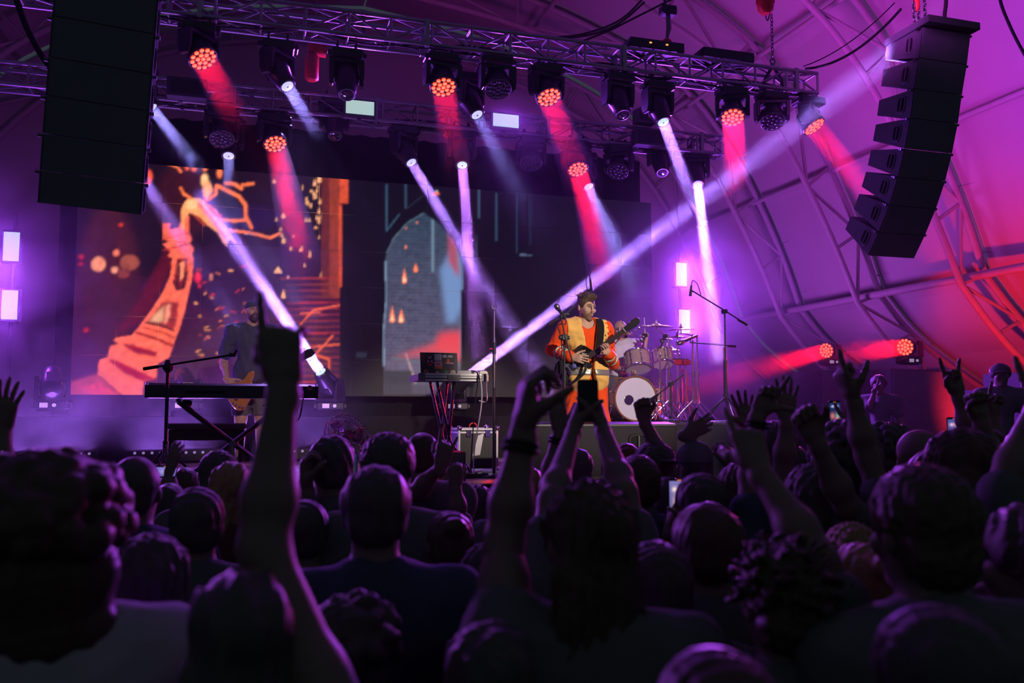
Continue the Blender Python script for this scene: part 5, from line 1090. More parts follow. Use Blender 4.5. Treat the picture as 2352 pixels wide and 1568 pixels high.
# bare microphone stand
MSY = 7.75
p = onY(1135, 706, MSY); t = thing('straight_microphone_stand', 'tall straight stand with an empty clip, beside the laptop table', 'microphone stand', (p.x, MSY, 1.3)); z = p.z - 1.3
MB().cyl((0, 0, .03), (0, 0, .82), .015, n=10).build('lower_tube', M['black'], t); MB().cyl((0, 0, .78), (0, 0, 1.28), .013, n=10).build('middle_tube', M['steel'], t); MB().cyl((0, 0, 1.25), (0, 0, z - .03), .009, n=10).build('upper_tube', M['steel'], t)
MB().cyl((0, 0, 1.13), (0, 0, 1.24), .019, n=10).cyl((0, -.0, 1.17), (-.05, -.02, 1.17), .012, n=8).build('clutch', M['black'], t); MB().torus((0, 0, z + .01), (0, 1, 0), .026, .006, 14, 6, R(-210), R(30)).build('mic_clip', M['steel'], t); MB().lathe([(.16, 0), (.16, .015), (.05, .035), (.02, .04)], (0, 0, 0), (0, 0, 1), 24).build('round_base', M['black'], t)
# road case
a = onY(1052, 990, 8.7); t = thing('road_case', 'black road case with silver edges and corners, violet beam falling on it', 'case', (onY(1092, 990, 8.8).x, 8.9, 1.3)); cw, cdp, ch = .40, .42, a.z - 1.3 + .03
MB().box((0, 0, ch / 2), (cw, cdp, ch - .01), .04).build('case_body', M['plastic'], t)
for sx in (-1, 1):
    for sy in (-1, 1): MB().box((sx * cw / 2, sy * cdp / 2, ch / 2), (.026, .026, ch), .3).build('edge_profile', M['alu'], t)
for zz in (.012, ch * .9, ch - .01):
    for s in (-1, 1): MB().box((0, s * cdp / 2, zz), (cw, .02, .022), .3).build('edge_profile', M['alu'], t); MB().box((s * cw / 2, 0, zz), (.02, cdp, .022), .3).build('edge_profile', M['alu'], t)
for sx in (-1, 1):
    for sy in (-1, 1):
        for zz in (.02, ch): MB().ell((sx * cw / 2, sy * cdp / 2, zz), (.032, .032, .028), 10, 8).build('ball_corner', M['chrome'], t)
for x in (-.1, .1): MB().box((x, -cdp / 2 - .012, ch * .88), (.05, .012, .07), .2).build('latch', M['chrome'], t)
MB().torus((.0, 0, ch + .01), (0, 1, 0), .04, .008, 12, 6, 0, math.pi).build('handle', M['red_plastic'], t); MB().prism([(-.06, .15), (.02, .16), (.06, .38), (.0, .36)], -cdp / 2 - .004, -cdp / 2 - .001, Matrix(((1, 0, 0, 0), (0, 0, 1, 0), (0, 1, 0, 0), (0, 0, 0, 1)))).build('label_tape', M['alu'], t)
# black floor box and cable heap
p = onY(1034, 1060, 7.3); t = thing('floor_monitor_box', 'small black box standing at the stage lip before the road case', 'speaker', (p.x, 7.35, 1.3)); MB().box((0, 0, .13), (.24, .24, .26), .05).build('box_body', M['pa'], t); MB().box((0, -.125, .13), (.2, .012, .22), .1).build('grille', M['grille'], t); MB().cyl((-.05, 0, .262), (.05, 0, .262), .012, n=8).build('handle', M['black'], t)
hb = MB(); c0 = onZ(1095, 1088, 1.3)
for k in range(12):
    pts = [(c0.x + random.uniform(-.32, .28), c0.y + random.uniform(-.2, .25), 1.306 + .008 * (k % 4)) for _ in range(6)]; hb.tube(smooth_path(pts, 5), .008, 5)
o = hb.build('cable_heap', mat('grey_cable', (.2, .2, .22), .4, noise=0)); tag(o, 'tangle of cables lying lit violet at the stage lip under the laptop table', 'cable', None, 'stuff')
for k, (x, yv, w_) in enumerate(((1085, 1098, .3), (1105, 1078, .24))):
    q = onZ(x, yv, 1.3); t = thing('power_strip', ('longer' if k == 0 else 'shorter') + ' black power strip among the cable tangle under the laptop table', 'power strip', (q.x, q.y, 1.3), .2); MB().box((0, 0, .022), (w_, .055, .044), .2).build('strip_body', M['plastic'], t)
    for i in range(4): MB().cyl((-w_ / 2 + (i + .5) * w_ / 4, 0, .044), (-w_ / 2 + (i + .5) * w_ / 4, 0, .05), .018, n=12).build('socket', M['black'], t)
# wedge monitors
def wedge(x0, x1, ytop, Y, label):
    a = onY(x0, ytop, Y); b = onY(x1, ytop, Y); t = thing('wedge_monitor', label, 'speaker', ((a.x + b.x) / 2, Y, 1.3), 0, 'wedge monitors'); w_ = b.x - a.x - .02; h = a.z - 1.3
    MB().prism([(0, 0), (.52, 0), (.52, .12), (.16, h), (.0, h - .02)], -w_ / 2, w_ / 2, T, .012).build('cabinet', M['wedge'], t); MB().box((0, -.004, h - .03), (w_ * .98, .012, .02), .3).build('top_edge', M['steel'], t)
    x, z = (w_ * .0, h * .62); ring = []
    for k in range(24): q = 2 * math.pi * k / 24; ring.append((math.copysign(abs(math.cos(q)) ** .5, math.cos(q)), math.copysign(abs(math.sin(q)) ** .5, math.sin(q))))
    vs = [(x + .135 * p, -.002, z + .085 * q) for p, q in ring] + [(x + .13 * p, -.014, z + .08 * q) for p, q in ring] + [(x + .112 * p, -.014, z + .062 * q) for p, q in ring] + [(x + .105 * p, .05, z + .056 * q) for p, q in ring]
    fs = [[r * 24 + k, r * 24 + (k + 1) % 24, (r + 1) * 24 + (k + 1) % 24, (r + 1) * 24 + k] for r in range(3) for k in range(24)]; MB().add(vs, fs, None, False).build('handle_frame', M['plastic'], t); MB().add(vs[48:72], [list(range(24))], Matrix.Translation((0, .011, 0))).build('handle_recess', M['matte'], t); MB().box((x - .03, -.012, z), (.022, .02, .125), .3).build('handle_bar', M['steel'], t)
    gv = [(sx * (w_ / 2 - .02), .17 + (.33) * f, h - .0 + (.12 - h) * f + .012) for f in (.03, .97) for sx in (-1, 1)]; MB().add(gv, [[0, 1, 3, 2]]).build('grille', M['grille'], t)
wedge(1212, 1384, 969, 7.55, 'black wedge monitor at the stage lip, half hidden by the raised pinched fist'); wedge(1386, 1556, 969, 7.55, 'black wedge monitor at the stage lip with its handle facing out, under the bass drum')
q = onZ(1262, 962, 1.3); 
# ------------------------------------------------------------------ drums
DK = thing('bass_drum', 'big bass drum with a frosted white front head and brown hoops', 'drum', (4.80, 10.27, 1.775), R(-3)); rK = .285
cK = (0, 0, rK + .015)
MB().lathe([(rK - .01, 0), (rK - .012, .43)], cK, (0, 1, 0), 48, False).build('shell', M['sparkle'], DK)
for y_ in (-.012, .432): MB().lathe([(rK + .008, 0), (rK + .012, .004), (rK + .012, .030), (rK - .006, .034), (rK - .010, .030), (rK - .010, .0), (rK + .008, 0)], (0, y_ - .012, cK[2]), (0, 1, 0), 48, False).build('hoop', M['hoop'], DK)
MB().cyl((0, -.006, cK[2]), (0, .002, cK[2]), rK - .008, n=48).build('front_head', M['head_skin'], DK); MB().cyl((0, .44, cK[2]), (0, .445, cK[2]), rK - .008, n=48).build('batter_head', M['head_skin'], DK)
MB().torus((-.092, -.008, cK[2] - .02), (0, 1, 0), .062, .005, 24, 6).build('port_ring', M['chrome'], DK); MB().cyl((-.092, -.007, cK[2] - .02), (-.092, -.0085, cK[2] - .02), .060, n=24).build('port_hole', mat('port_violet_reflection', (.05, .02, .09), .15, noise=.3), DK)  # violet of the port disc is a reflection put into its colour
for k in range(10):
    an = 2 * math.pi * (k + .5) / 10; u = Vector((math.cos(an), 0, math.sin(an))); lb_ = MB()
    lb_.box((0, 0, 0), (.022, .05, .022), .3, Matrix.Translation(Vector(cK) + u * (rK + .012) + Vector((0, .13, 0)))); lb_.cyl(Vector(cK) + u * (rK + .02) + Vector((0, -.02, 0)), Vector(cK) + u * (rK + .02) + Vector((0, .13, 0)), .005, n=6); lb_.box((0, 0, 0), (.03, .02, .03), .3, Matrix.Translation(Vector(cK) + u * (rK + .018) + Vector((0, -.005, 0))))
    lb_.build('tension_lug', M['chrome'], DK)
for s in (-1, 1): MB().tube([(s * (rK - .02), .12, cK[2] - .1), (s * (rK + .10), .02, .012)], .010, 8).build('spur_leg', M['chrome'], DK)
def tom(label, c, r, dep, ax, rz=0, n=8):
    t = thing('tom_drum', label, 'drum', c, rz, 'mounted toms'); ax = Vector(ax).normalized(); o = -ax * dep / 2
    MB().lathe([(r - .004, 0), (r - .004, dep)], o, ax, 36, False).build('shell', M['sparkle'], t)
    for h_ in (0, dep): MB().lathe([(r + .006, -.010), (r + .009, -.008), (r + .009, .012), (r + .002, .014), (r - .002, .010), (r - .002, -.010), (r + .006, -.010)], o + ax * h_, ax, 36, False).build('hoop', M['chrome'], t)
    MB().cyl(o - ax * .003, o + ax * .003, r - .004, n=36).build('bottom_head', M['head_skin'], t); MB().cyl(o + ax * (dep - .003), o + ax * (dep + .003), r - .004, n=36).build('top_head', M['head_skin'], t)
    x, y, z_ = frame(ax)
    for k in range(n):
        an = 2 * math.pi * k / n; u = x * math.cos(an) + y * math.sin(an); m_ = MB()
        for q in (.28, .72): m_.ell(o + u * (r + .006) + ax * (dep * q), (.014, .014, .014), 10, 6)
        m_.cyl(o + u * (r + .012) - ax * .012, o + u * (r + .012) + ax * (dep + .01), .004, n=6)
        m_.build('tension_lug', M['chrome'], t)
    MB().cyl(o + ax * dep * .5 + Vector((0, .0, 0)) + y * 0 + Vector((0, r, 0)), o + ax * dep * .5 + Vector((.02, r + .10, -.12)), .012, n=8).build('mount_bracket', M['chrome'], t)
    return t
c = onY(1465, 830, 10.45); tom('larger sparkle tom over the bass drum, violet-lit bottom head', c, .165, .22, (.06, .40, .88)); c2 = onY(1522, 822, 10.55); tom('smaller sparkle tom beside the larger one, partly behind chrome stands', c2, .135, .19, (.10, .42, .88))
c = Vector((5.35, 11.0, 2.05)); t = tom('floor tom standing half hidden behind the chrome stands', c, .2, .38, (0, 0.02, 1), 0, 8)
for k in range(3): a_ = 2 * math.pi * k / 3 + .5; MB().cyl((.2 * math.cos(a_) * 1.06, .2 * math.sin(a_) * 1.06, .1), (.2 * math.cos(a_) * 1.12, .2 * math.sin(a_) * 1.12, -.272), .008, n=8).build('leg', M['chrome'], t)
t = thing('snare_drum', 'chrome snare drum low between bass drum and drummer', 'drum', onY(1405, 890, 10.95)); t.location.z = 2.22
MB().lathe([(.175, -.07), (.175, .07)], (0, 0, 0), (0, 0, 1), 32, False).build('shell', M['chrome'], t); MB().cyl((0, 0, .068), (0, 0, .074), .172, n=32).build('top_head', M['head_skin'], t)
for z_ in (-.07, .07): MB().torus((0, 0, z_), (0, 0, 1), .178, .008, 32, 6).build('hoop', M['chrome'], t)
MB().cyl((0, 0, -.1), (0, 0, -.42), .014, n=10).build('stand_pole', M['chrome'], t); stand_base(t, 0, 0, -.44, .22, 3, .4, 'chrome', .16)
for k in range(3): a_ = 2 * math.pi * k / 3; MB().tube([(0, 0, -.12), (.17 * math.cos(a_), .17 * math.sin(a_), -.09), (.185 * math.cos(a_), .185 * math.sin(a_), -.05)], .007, 6).build('basket_arm', M['chrome'], t)
RZ = 1.77
def cymbal_stand(label, cpx, Y, r, tilt, base_px=None, base=True, joint=None, roll=0):
    c = onY(*cpx, Y); bx = onY(*(base_px or cpx), Y).x if base_px else c.x
    t = thing('cymbal_stand', label, 'cymbal', (bx, Y, RZ), 0, 'cymbals on stands'); cc = c - t.location; ax = Vector((roll, -math.sin(R(tilt)), math.cos(R(tilt)))).normalized()
    MB().lathe([(.006, .028), (r * .18, .022), (r * .24, .008), (r * .6, -.002), (r, -.014), (r, -.0155), (r * .6, -.004), (r * .22, .005), (.006, .025)], cc, ax, 40).build('cymbal', M['bronze'], t)
    MB().cyl(cc + ax * .028, cc + ax * .05, .018, .016, 12).cyl(cc + ax * .05, cc + ax * .075, .008, n=8).build('wing_nut', M['white'], t)
    if joint: j = onY(*joint, Y) - t.location
    else: j = Vector((0, 0, cc.z - .10))
    MB().tube([cc + ax * .06, cc - ax * .06, j], .0095, 8).build('tilter_arm', M['chrome'], t)
    MB().ell(j, (.022, .022, .026), 10, 8).build('tilter', M['chrome'], t)
    if base:
        zt = j.z; MB().cyl((0, 0, .26), (0, 0, zt * .55), .016, n=12).build('lower_tube', M['chrome'], t); MB().cyl((0, 0, zt * .52), (0, 0, zt), .0115, n=12).build('upper_tube', M['chrome'], t); MB().cyl((0, 0, zt * .52), (0, 0, zt * .58), .022, n=10).cyl((0, 0, zt * .55), (.045, 0, zt * .55), .008, n=8).build('height_clamp', M['chrome'], t); stand_base(t, 0, 0, 0, .27, 3, random.uniform(0, 2), 'chrome', .3)
    return t
cymbal_stand('widest crash cymbal, above the toms on a boomed chrome stand', (1507, 747), 10.4, .235, 4, (1537, 900), True, (1531, 770)); cymbal_stand('thin crash cymbal crossing the lower strobe panel', (1564, 755), 10.75, .19, 3, (1603, 900), True, (1600, 772), -.06)
cymbal_stand('crash cymbal in front of the drummer face, behind the guitar neck', (1424, 767), 10.75, .19, -9, (1400, 900), True, (1402, 800)); cymbal_stand('small splash cymbal just under the crossing crash', (1556, 772), 10.9, .12, 2, (1557, 900), True); cymbal_stand('low ride cymbal edge showing behind the smaller tom', (1542, 802), 11.0, .14, 4, (1576, 900), True, (1560, 815)); cymbal_stand('hi-hat cymbal pair edge near the hanging black drum clip', (1530, 777), 11.1, .10, 2)
for (x0, yt, Y, lb) in ((1591, 785, 10.35, 'chrome boom stand base just beside the black drum microphone'), (1516, 815, 10.15, 'short chrome stand tube in front of the smaller tom')):
    b0 = onY(x0, yt, Y); t = thing('chrome_stand', lb, 'stand', (b0.x, Y, RZ)); h_ = b0.z - RZ; MB().cyl((0, 0, .25), (0, 0, h_ * .6), .016, n=12).build('lower_tube', M['chrome'], t); MB().cyl((0, 0, h_ * .55), (0, 0, h_), .012, n=12).build('upper_tube', M['chrome'], t); MB().cyl((0, 0, h_ * .56), (0, 0, h_ * .63), .023, n=10).cyl((0, 0, h_ * .6), (-.06, 0, h_ * .6), .008, n=8).build('height_clamp', M['chrome'], t); MB().ell((0, 0, h_), (.02, .02, .024), 10, 6).build('tilter', M['chrome'], t); stand_base(t, 0, 0, 0, .28, 3, .9, 'chrome', .3)
# microphones on the drums
b0 = onY(1548, 880, 9.55); t = thing('bass_drum_microphone', 'short black boom stand holding a silver microphone before the white drum head', 'microphone', (b0.x, 9.62, RZ)); h_ = b0.z - RZ
MB().cyl((0, 0, .02), (0, 0, h_), .012, n=10).build('pole', M['black'], t); MB().lathe([(.11, 0), (.11, .02), (.05, .04), (.015, .05)], (0, 0, 0), (0, 0, 1), 20).build('round_base', M['black'], t); e0 = at(t, *onY(1571, 860, 9.6)); e1 = at(t, *onY(1512, 905, 9.75)); MB().tube([e0, e1], .009, 8).build('boom_arm', M['black'], t); MB().cyl((0, -.02, h_), (0, .03, h_), .03, n=12).build('swivel', M['black'], t)
e2 = at(t, *onY(1489, 923, 9.95)); mic_shape(t, e1, e2, .022, True)
for i, (p0, p1, lb) in enumerate((((1482, 770), (1473, 812), 'black clip microphone hooked on the larger tom'), ((1528, 772), (1516, 805), 'black clip microphone hooked on the smaller tom'))):
    A_ = onY(*p0, 10.33); B_ = onY(*p1, 10.38); t = thing('clip_microphone', lb, 'microphone', A_, 0, 'clip microphones'); MB().box((0, 0, 0), (.05, .06, .05), .3).cyl((0, 0, -.02), B_ - A_ + Vector((0, .0, .03)), .010, n=8).build('clip', M['plastic'], t); mic_shape(t, (.0, .0, .0), (-.07, -.02, -.09), .02)
A_ = onY(1556, 790, 10.3); B_ = onY(1600, 771, 10.35); t = thing('drum_boom_microphone', 'thick black microphone on a long black boom beside the cymbal stands', 'microphone', A_); mic_shape(t, B_ - A_, (0, 0, 0), .022, True); bp = [onY(1585, 786, 10.3) - A_, onY(1690, 795, 10.1) - A_]; MB().tube(bp, .010, 8).build('boom_arm', M['black'], t); MB().cyl(bp[1] - Vector((.12, 0, 0)), bp[1], .016, n=10).build('counterweight', M['rubber'], t)
pb = onY(1662, 797, 10.15) - A_; MB().cyl(pb, (pb.x, pb.y, RZ - A_.z + .3), .012, n=10).build('pole', M['black'], t); stand_base(t, pb.x, pb.y, RZ - A_.z, .26); MB().tube([bp[0], B_ - A_ + Vector((-.06, 0, .02))], .008, 6).build('mic_mount', M['black'], t)
SYo = 9.45
p = onY(1664, 716, SYo); ft = onY(1668, 900, SYo); t = thing('overhead_microphone_stand', 'tall black boom stand with an overhead microphone before the violet haze', 'microphone stand', (ft.x, SYo, 1.3 + .475)); z = p.z - t.location.z
MB().cyl((0, 0, .3), (0, 0, z * .52), .015, n=10).build('lower_tube', M['black'], t); MB().cyl((0, 0, z * .5), (p.x - ft.x, 0, z), .011, n=10).build('upper_tube', M['black'], t); MB().cyl((0, 0, z * .49), (0, 0, z * .56), .022, n=10).build('clutch', M['black'], t); j = Vector((p.x - ft.x, 0, z)); MB().cyl(j + Vector((-.03, 0, 0)), j + Vector((.03, 0, .01)), .028, n=12).build('swivel', M['black'], t)
e0 = at(t, *onY(1716, 746, SYo)); e1 = at(t, *onY(1592, 669, SYo - .1)); MB().tube([e0, j + Vector((0, -.02, .01)), e1], .0095, 8).build('boom_arm', M['black'], t); MB().cyl(e0, e0.lerp(j, .4), .015, n=10).build('counterweight', M['rubber'], t)
m0 = at(t, *onY(1588, 655, SYo - .1)); m1 = at(t, *onY(1584, 692, SYo - .1)); mic_shape(t, m0, m1, .018, False); MB().cyl(m0.lerp(m1, .35), e1, .012, n=8).build('mic_clip', M['black'], t); MB().tube(smooth_path([m0, m0 + Vector((.02, 0, .06)), m0 + Vector((.08, 0, .02)), m0 + Vector((.12, 0, -.09)), e1 + Vector((.1, 0, -.06))]), .005, 6).build('mic_cable', M['rubber'], t); stand_base(t, 0, 0, 0, .32)
p = onY(1300, 722, 9.2); t = thing('rear_overhead_microphone_stand', 'black boom stand behind the guitarist, overhead microphone above his hair', 'microphone stand', (p.x, 9.2, 1.3)); z = p.z - 1.3; MB().cyl((0, 0, .3), (0, 0, z * .55), .015, n=10).build('lower_tube', M['black'], t); MB().cyl((0, 0, z * .5), (0, 0, z), .011, n=10).build('upper_tube', M['black'], t); stand_base(t, 0, 0, 0, .3); MB().cyl((-.03, 0, z), (.03, 0, z), .03, n=12).build('swivel', M['black'], t)
e0 = at(t, *onY(1259, 745, 9.15)); e1 = at(t, *onY(1357, 662, 9.25)); MB().tube([e0, (0, -.02, z), e1], .010, 8).build('boom_arm', M['black'], t); MB().cyl(e0, e0.lerp(Vector((0, 0, z)), .35), .018, n=10).build('counterweight', M['rubber'], t); m0 = at(t, *onY(1356, 640, 9.2)); m1 = at(t, *onY(1361, 684, 9.2)); mic_shape(t, m0, m1, .019, False); MB().tube(smooth_path([m0, m0 + Vector((-.02, 0, .05)), m0 + Vector((-.05, 0, .0)), m0 + Vector((-.04, 0, -.12)), e1]), .005, 6).build('mic_cable', M['rubber'], t)
# percussion pad and riser cables
c = onY(1560, 832, 10.9); t = thing('percussion_pad', 'red percussion pad clamped among the drum stands', 'drum pad', c); MB().box((0, 0, 0), (.26, .2, .07), .2).build('pad_body', M['redcase'], t); MB().box((0, 0, .04), (.22, .16, .02), .3).build('pad_surface', M['black'], t); MB().cyl((0, .05, -.03), (0, .05, RZ - c.z + .02), .014, n=10).build('pole', M['chrome'], t); stand_base(t, 0, .05, RZ - c.z, .22, 3, .2, 'chrome', .2)
for k, (lb, q) in enumerate((('first thin red cable hanging from the percussion pad', ((1566, 845), (1572, 880), (1590, 900), (1596, 935), (1600, 968))), ('second thin red cable hanging from the percussion pad', ((1562, 848), (1578, 860), (1576, 900), (1586, 950), (1588, 966))))): cable(lb, [onY(x, y, 10.8) for x, y in q], .006, 'red_plastic')
hb = MB()
for k in range(16):
    x0 = random.uniform(1510, 1660); pts = []
    for i in range(6): q = onZ(x0 + random.uniform(-45, 45), 968, RZ); pts.append((q.x + random.uniform(-.2, .2), 9.55 + random.uniform(0, .5), RZ + .008 + .012 * random.random()))
    hb.tube(smooth_path(pts, 5), .007, 5)
o = hb.build('cable_heap', mat('pale_cable', (.32, .3, .34), .4, noise=0)); tag(o, 'tangle of cables on the riser around the chrome stand feet', 'cable', None, 'stuff')
t = thing('drum_pedal', 'chrome drum pedal at the foot of the bass drum', 'pedal', (5.22, 10.35, RZ)); MB().box((0, 0, .02), (.1, .28, .02), .2).build('base_plate', M['chrome'], t); MB().box((0, -.02, .07), (.08, .25, .012), .2, Matrix.Rotation(.25, 4, 'X')).build('footboard', M['chrome'], t); MB().tube([(-.05, .12, .02), (-.05, .12, .2), (.05, .12, .2), (.05, .12, .02)], .010, 8).build('frame', M['chrome'], t)
# red-edged cabinet far right
p = onY(2310, 935, 9.0); t = thing('equipment_cabinet', 'dark equipment cabinet with glowing red edges at the frame border', 'cabinet', (p.x + .05, 9.2, 0)); zt = onY(2310, 895, 9.0).z
MB().box((0, 0, zt / 2), (.62, .5, zt), .03).build('cabinet_body', M['pa'], t); rl = mat('red_edge_glow', (.4, .02, .02), .4, em=(1, .03, .03), es=.75, noise=0)
MB().box((-.02, -.256, zt - .03), (.5, .014, .045), .2).build('red_edge_strip', rl, t); MB().box((-.28, -.256, zt - .3), (.04, .014, .42), .2).build('red_edge_strip', rl, t)  # red cabinet edges, made to glow by emission
for k in range(3): MB().box((.08, -.256, zt - .2 - .14 * k), (.3, .012, .08), .15).build('rack_unit', M['plastic'], t)
p = onY(2345, 850, 8.6); t = thing('tall_black_case', 'tall black case edge cutting the frame border behind the capped person', 'case', (p.x + .45, 8.9, 0)); MB().box((0, 0, 1.2), (.9, .6, 2.4), .02).build('case_body', M['pa'], t)
for s in (-1, 1): MB().box((s * .45, -.3, 1.2), (.02, .02, 2.4), .2).build('edge_profile', M['steel'], t)

# ------------------------------------------------------------------ the band
RTV = np.array([math.cos(YAW), -math.sin(YAW), 0.])
def face_yaw(psi): d = -FWD * math.cos(psi) + RTV * math.sin(psi); return math.atan2(-d[0], d[1])
def headparts(root, c, Rm, s, O, skin_parts, beard=None, brow='hair', lips=(.45, .16, .13)):
    def Tm(mb, name, m):
        A_ = np.array(mb.v) @ (np.eye(3) * s) @ Rm.T + c - O; mb.v = [tuple(v) for v in A_]; return mb.build(name, m, root)
    for sx in (-1, 1):
        Tm(MB().ell((sx * .031, .0765, .012), (.0135, .010, .0085), 12, 8), 'eye', EYE); Tm(MB().ell((sx * .031, .0858, .011), (.0050, .003, .0055), 10, 6), 'iris', M['hair'])
        Tm(MB().tube([(sx * .014, .0915, .030), (sx * .030, .0925, .0345), (sx * .046, .080, .029)], [.0035, .0045, .0025], 8), 'eyebrow', M[brow])
        Tm(MB().tube([(sx * .019, .0865, .015), (sx * .031, .0885, .0185), (sx * .043, .081, .014)], .0022, 6), 'eyelid', M[brow])
    Tm(MB().ell((0, .089, -.062), (.017, .006, .0055), 12, 6), 'mouth', mat('dark_mouth', (.10, .02, .02), .5, noise=0)); Tm(MB().tube([(-.019, .086, -.068), (0, .0925, -.0705), (.019, .086, -.068)], [.003, .0055, .003], 8), 'lower_lip', mat('lip', lips, .45, noise=0))
    if beard:
        bo = .0 if beard == 'full' else .0008; bmat = M[brow] if beard == 'full' else CL['stubble']
        Q = lambda x, y, z: c + Rm @ (np.array([x, y, z]) * s); pr = [E_(Q(0, .020, -.047), np.array([.0595, .068, .070]) * s, Rm.T, .02), E_(Q(0, .066, -.100), np.array([.030, .026, .026]) * s, Rm.T, .02)]
        F = grow(pr, .0035, 0.0 if beard == 'full' else -.0012); F.clip(Q(0, 0, -.050 if beard == 'full' else -.060), Rm @ nrm(np.array([0, -.35, 1.]))); F.clip(Q(0, -.02, 0), Rm @ np.array([0, -1., 0])); g = F.grid(); q = Q(0, .098, -.064); F.f = np.maximum(F.f, .019 * s - np.sqrt(((g[0] - q[0])) ** 2 + ((g[1] - q[1])) ** 2 + ((g[2] - q[2]) * 1.5) ** 2)); F.wrinkle(.0012, 260, 3)
        link('beard', np_mesh('beard', [F.mesh()], bmat, O), None, root)
        Tm(MB().tube([(-.030, .074, -.066), (-.018, .0895, -.050), (0, .0955, -.0475), (.018, .0895, -.050), (.030, .074, -.066)], [.004, .006, .0055, .006, .004] if beard == 'full' else [.002, .0035, .0035, .0035, .002], 8), 'moustache', bmat)
EYE = mat('eye_white', (.6, .56, .54), .25, noise=0)
def assemble(root, O, H, prims_list, fine, skin):
    link('body', np_mesh('body', [grow(p, h_).mesh() for p, h_ in prims_list] + [grow(f, .0042).mesh() for f in fine], M[skin], O), None, root)
# guitarist
def guitarist():
    O = np.array(onZ(1347, 1088, 1.3)); H = 1.74; yaw = face_yaw(.22); Rb = rotm(yaw); t, neck, lg, J = body_prims(O, H, Rb, 1.04, ([(-.075, .02, .285), (.085, .02, .285)], [(-.095, -.005, .045), (.115, -.005, .045)]))
    hy = face_yaw(.62); Rh = rotm(hy, R(-10)); hs = 1.06; c = J['head'] + np.array([0, 0, .0]); d0 = 8.66
    root = thing('person', 'person singing in orange workwear and a yellow safety vest, playing a dark electric guitar', 'person', tuple(O), 0, 'band on stage')
    wr = px((1312, 820, 8.30)); er = px((1267, 802, 8.52)); wl = px((1396, 812, 8.28)); el = px((1408, 833, 8.55)); fine = []; slv = []
    pr = list(t) + neck + lg
    for side, S, E, W_, d_, pn, pose in ((1, J['sr'], er, wr, px((1338, 824, 8.24)) - wr, FWD, 'relax'), (-1, J['sl'], el, wl, px((1382, 786, 8.22)) - wl, -FWD + .3 * RTV, 'fret')):
        a = arm_prims(S, E, W_, 1.0); pr += a[:3]; fine.append(a[2:] + hand_prims(W_ + nrm(W_ - E) * .008, d_, pn, side, pose, 1.02)); slv += a[:2] + [C_(E, E + (W_ - E) * .55, .044, .040, .02), C_(E + (W_ - E) * .5, W_ - (W_ - E) * .08, .042, .038, .02)]
    assemble(root, O, H, [(pr, .011), (head_prims(c, Rh, hs) + [C_(J['Q'](0, -.004, .84), J['Q'](0, .004, .905), .058, .055, .03)], .0045)], fine, 'skin')
    js = list(t) + slv + [C_(J['Q'](0, -.008, .80), S, .058, .062, .06) for S in (J['sl'], J['sr'])]
    for i, s in enumerate((-1, 1)):
        kn = [(-.075, .02, .285), (.085, .02, .285)][i]; an = [(-.095, -.005, .03), (.115, -.005, .03)][i]; js += [C_(J['Q'](s * .05, 0, .51), J['Q'](*kn), .105, .082, .05), C_(J['Q'](*kn), J['Q'](*an), .080, .078, .04)]
    F = grow(js, .0095, .016); F.wrinkle(.0075, 26, 5, (1, 1, .9)); g = F.grid(); nb = J['Q'](0, .03, .858); F.f = np.maximum(F.f, .080 - np.sqrt((g[0] - nb[0]) ** 2 + (g[1] - nb[1]) ** 2 + ((g[2] - nb[2]) * .8) ** 2)); F.clip(J['Q'](0, 0, .012), np.array([0, 0, -1.])); link('jumpsuit', np_mesh('jumpsuit', [F.mesh()], CL['orange'], O), None, root)
    # vest, open at the front
    vp = [p for p in t] + [C_(J['Q'](0, -.008, .812), S, .064, .060, .05) for S in (J['sl'], J['sr'])] + [E_(J['Q'](0, 0, .55), np.array([.125, .10, .12]) * H, Rb.T, .06)]
    def vest(off, z0=None, z1=None):
        F = grow(vp, .0095, off, .05); F.wrinkle(.006, 24, 9); g = F.grid(); lx = (g[0] - O[0]) * Rb[0][0] + (g[1] - O[1]) * Rb[1][0]; ly = (g[0] - O[0]) * Rb[0][1] + (g[1] - O[1]) * Rb[1][1]; lz = g[2] - O[2]
        inner = grow(vp, .0095, off - .014, .05 + .014)  # hollow shell
        slot = np.maximum(-ly + .015, np.abs(lx + .012) - (.016 + .060 * np.clip((lz - 1.02) / .40, 0, 1) + .05 * np.clip((.98 - lz) / .22, 0, 1))); F.f = np.maximum(F.f, -slot)
        nb = J['Q'](0, .0, .87); F.f = np.maximum(F.f, .092 - np.sqrt((g[0] - nb[0]) ** 2 + (g[1] - nb[1]) ** 2 + (g[2] - nb[2]) ** 2)); F.f = np.maximum(F.f, np.abs(lx) - .208); F.f = np.maximum(F.f, (z0 if z0 else .80 - .08 * (lx > 0)) - lz); 
        if z1: F.f = np.maximum(F.f, lz - z1)
        return F.mesh()
    v = link('safety_vest', np_mesh('safety_vest', [vest(.030)], CL['vest'], O), None, root)
    for z0 in (.945, 1.115): link('reflective_band', np_mesh('reflective_band', [vest(.039, z0, z0 + .06)], CL['reflect'], O), None, v)
    for E, W_ in ((er, wr), (el, wl)):
        for k in range(3): u = Vector(nrm(W_ - E)); p = Vector(E) + (Vector(W_) - Vector(E)) * (.42 + .17 * k); MB().torus(p - Vector(O), u, .058 - .003 * k, .011, 24, 6).build('cuff_stripe', CL['mint' if k != 1 else 'reflect'], root)
    link('hair', np_mesh('hair', [tousled(c, Rh, hs)], M['brown'], O), None, root); headparts(root, c, Rh, hs, O, None, 'short', 'brown')
    # earpiece
    MB().ell(Vector(c + Rh @ np.array([.083, .0, -.006])) - Vector(O), (.008, .008, .010), 8, 6).build('earpiece', M['plastic'], root)
    return root, O, H, J, Rb
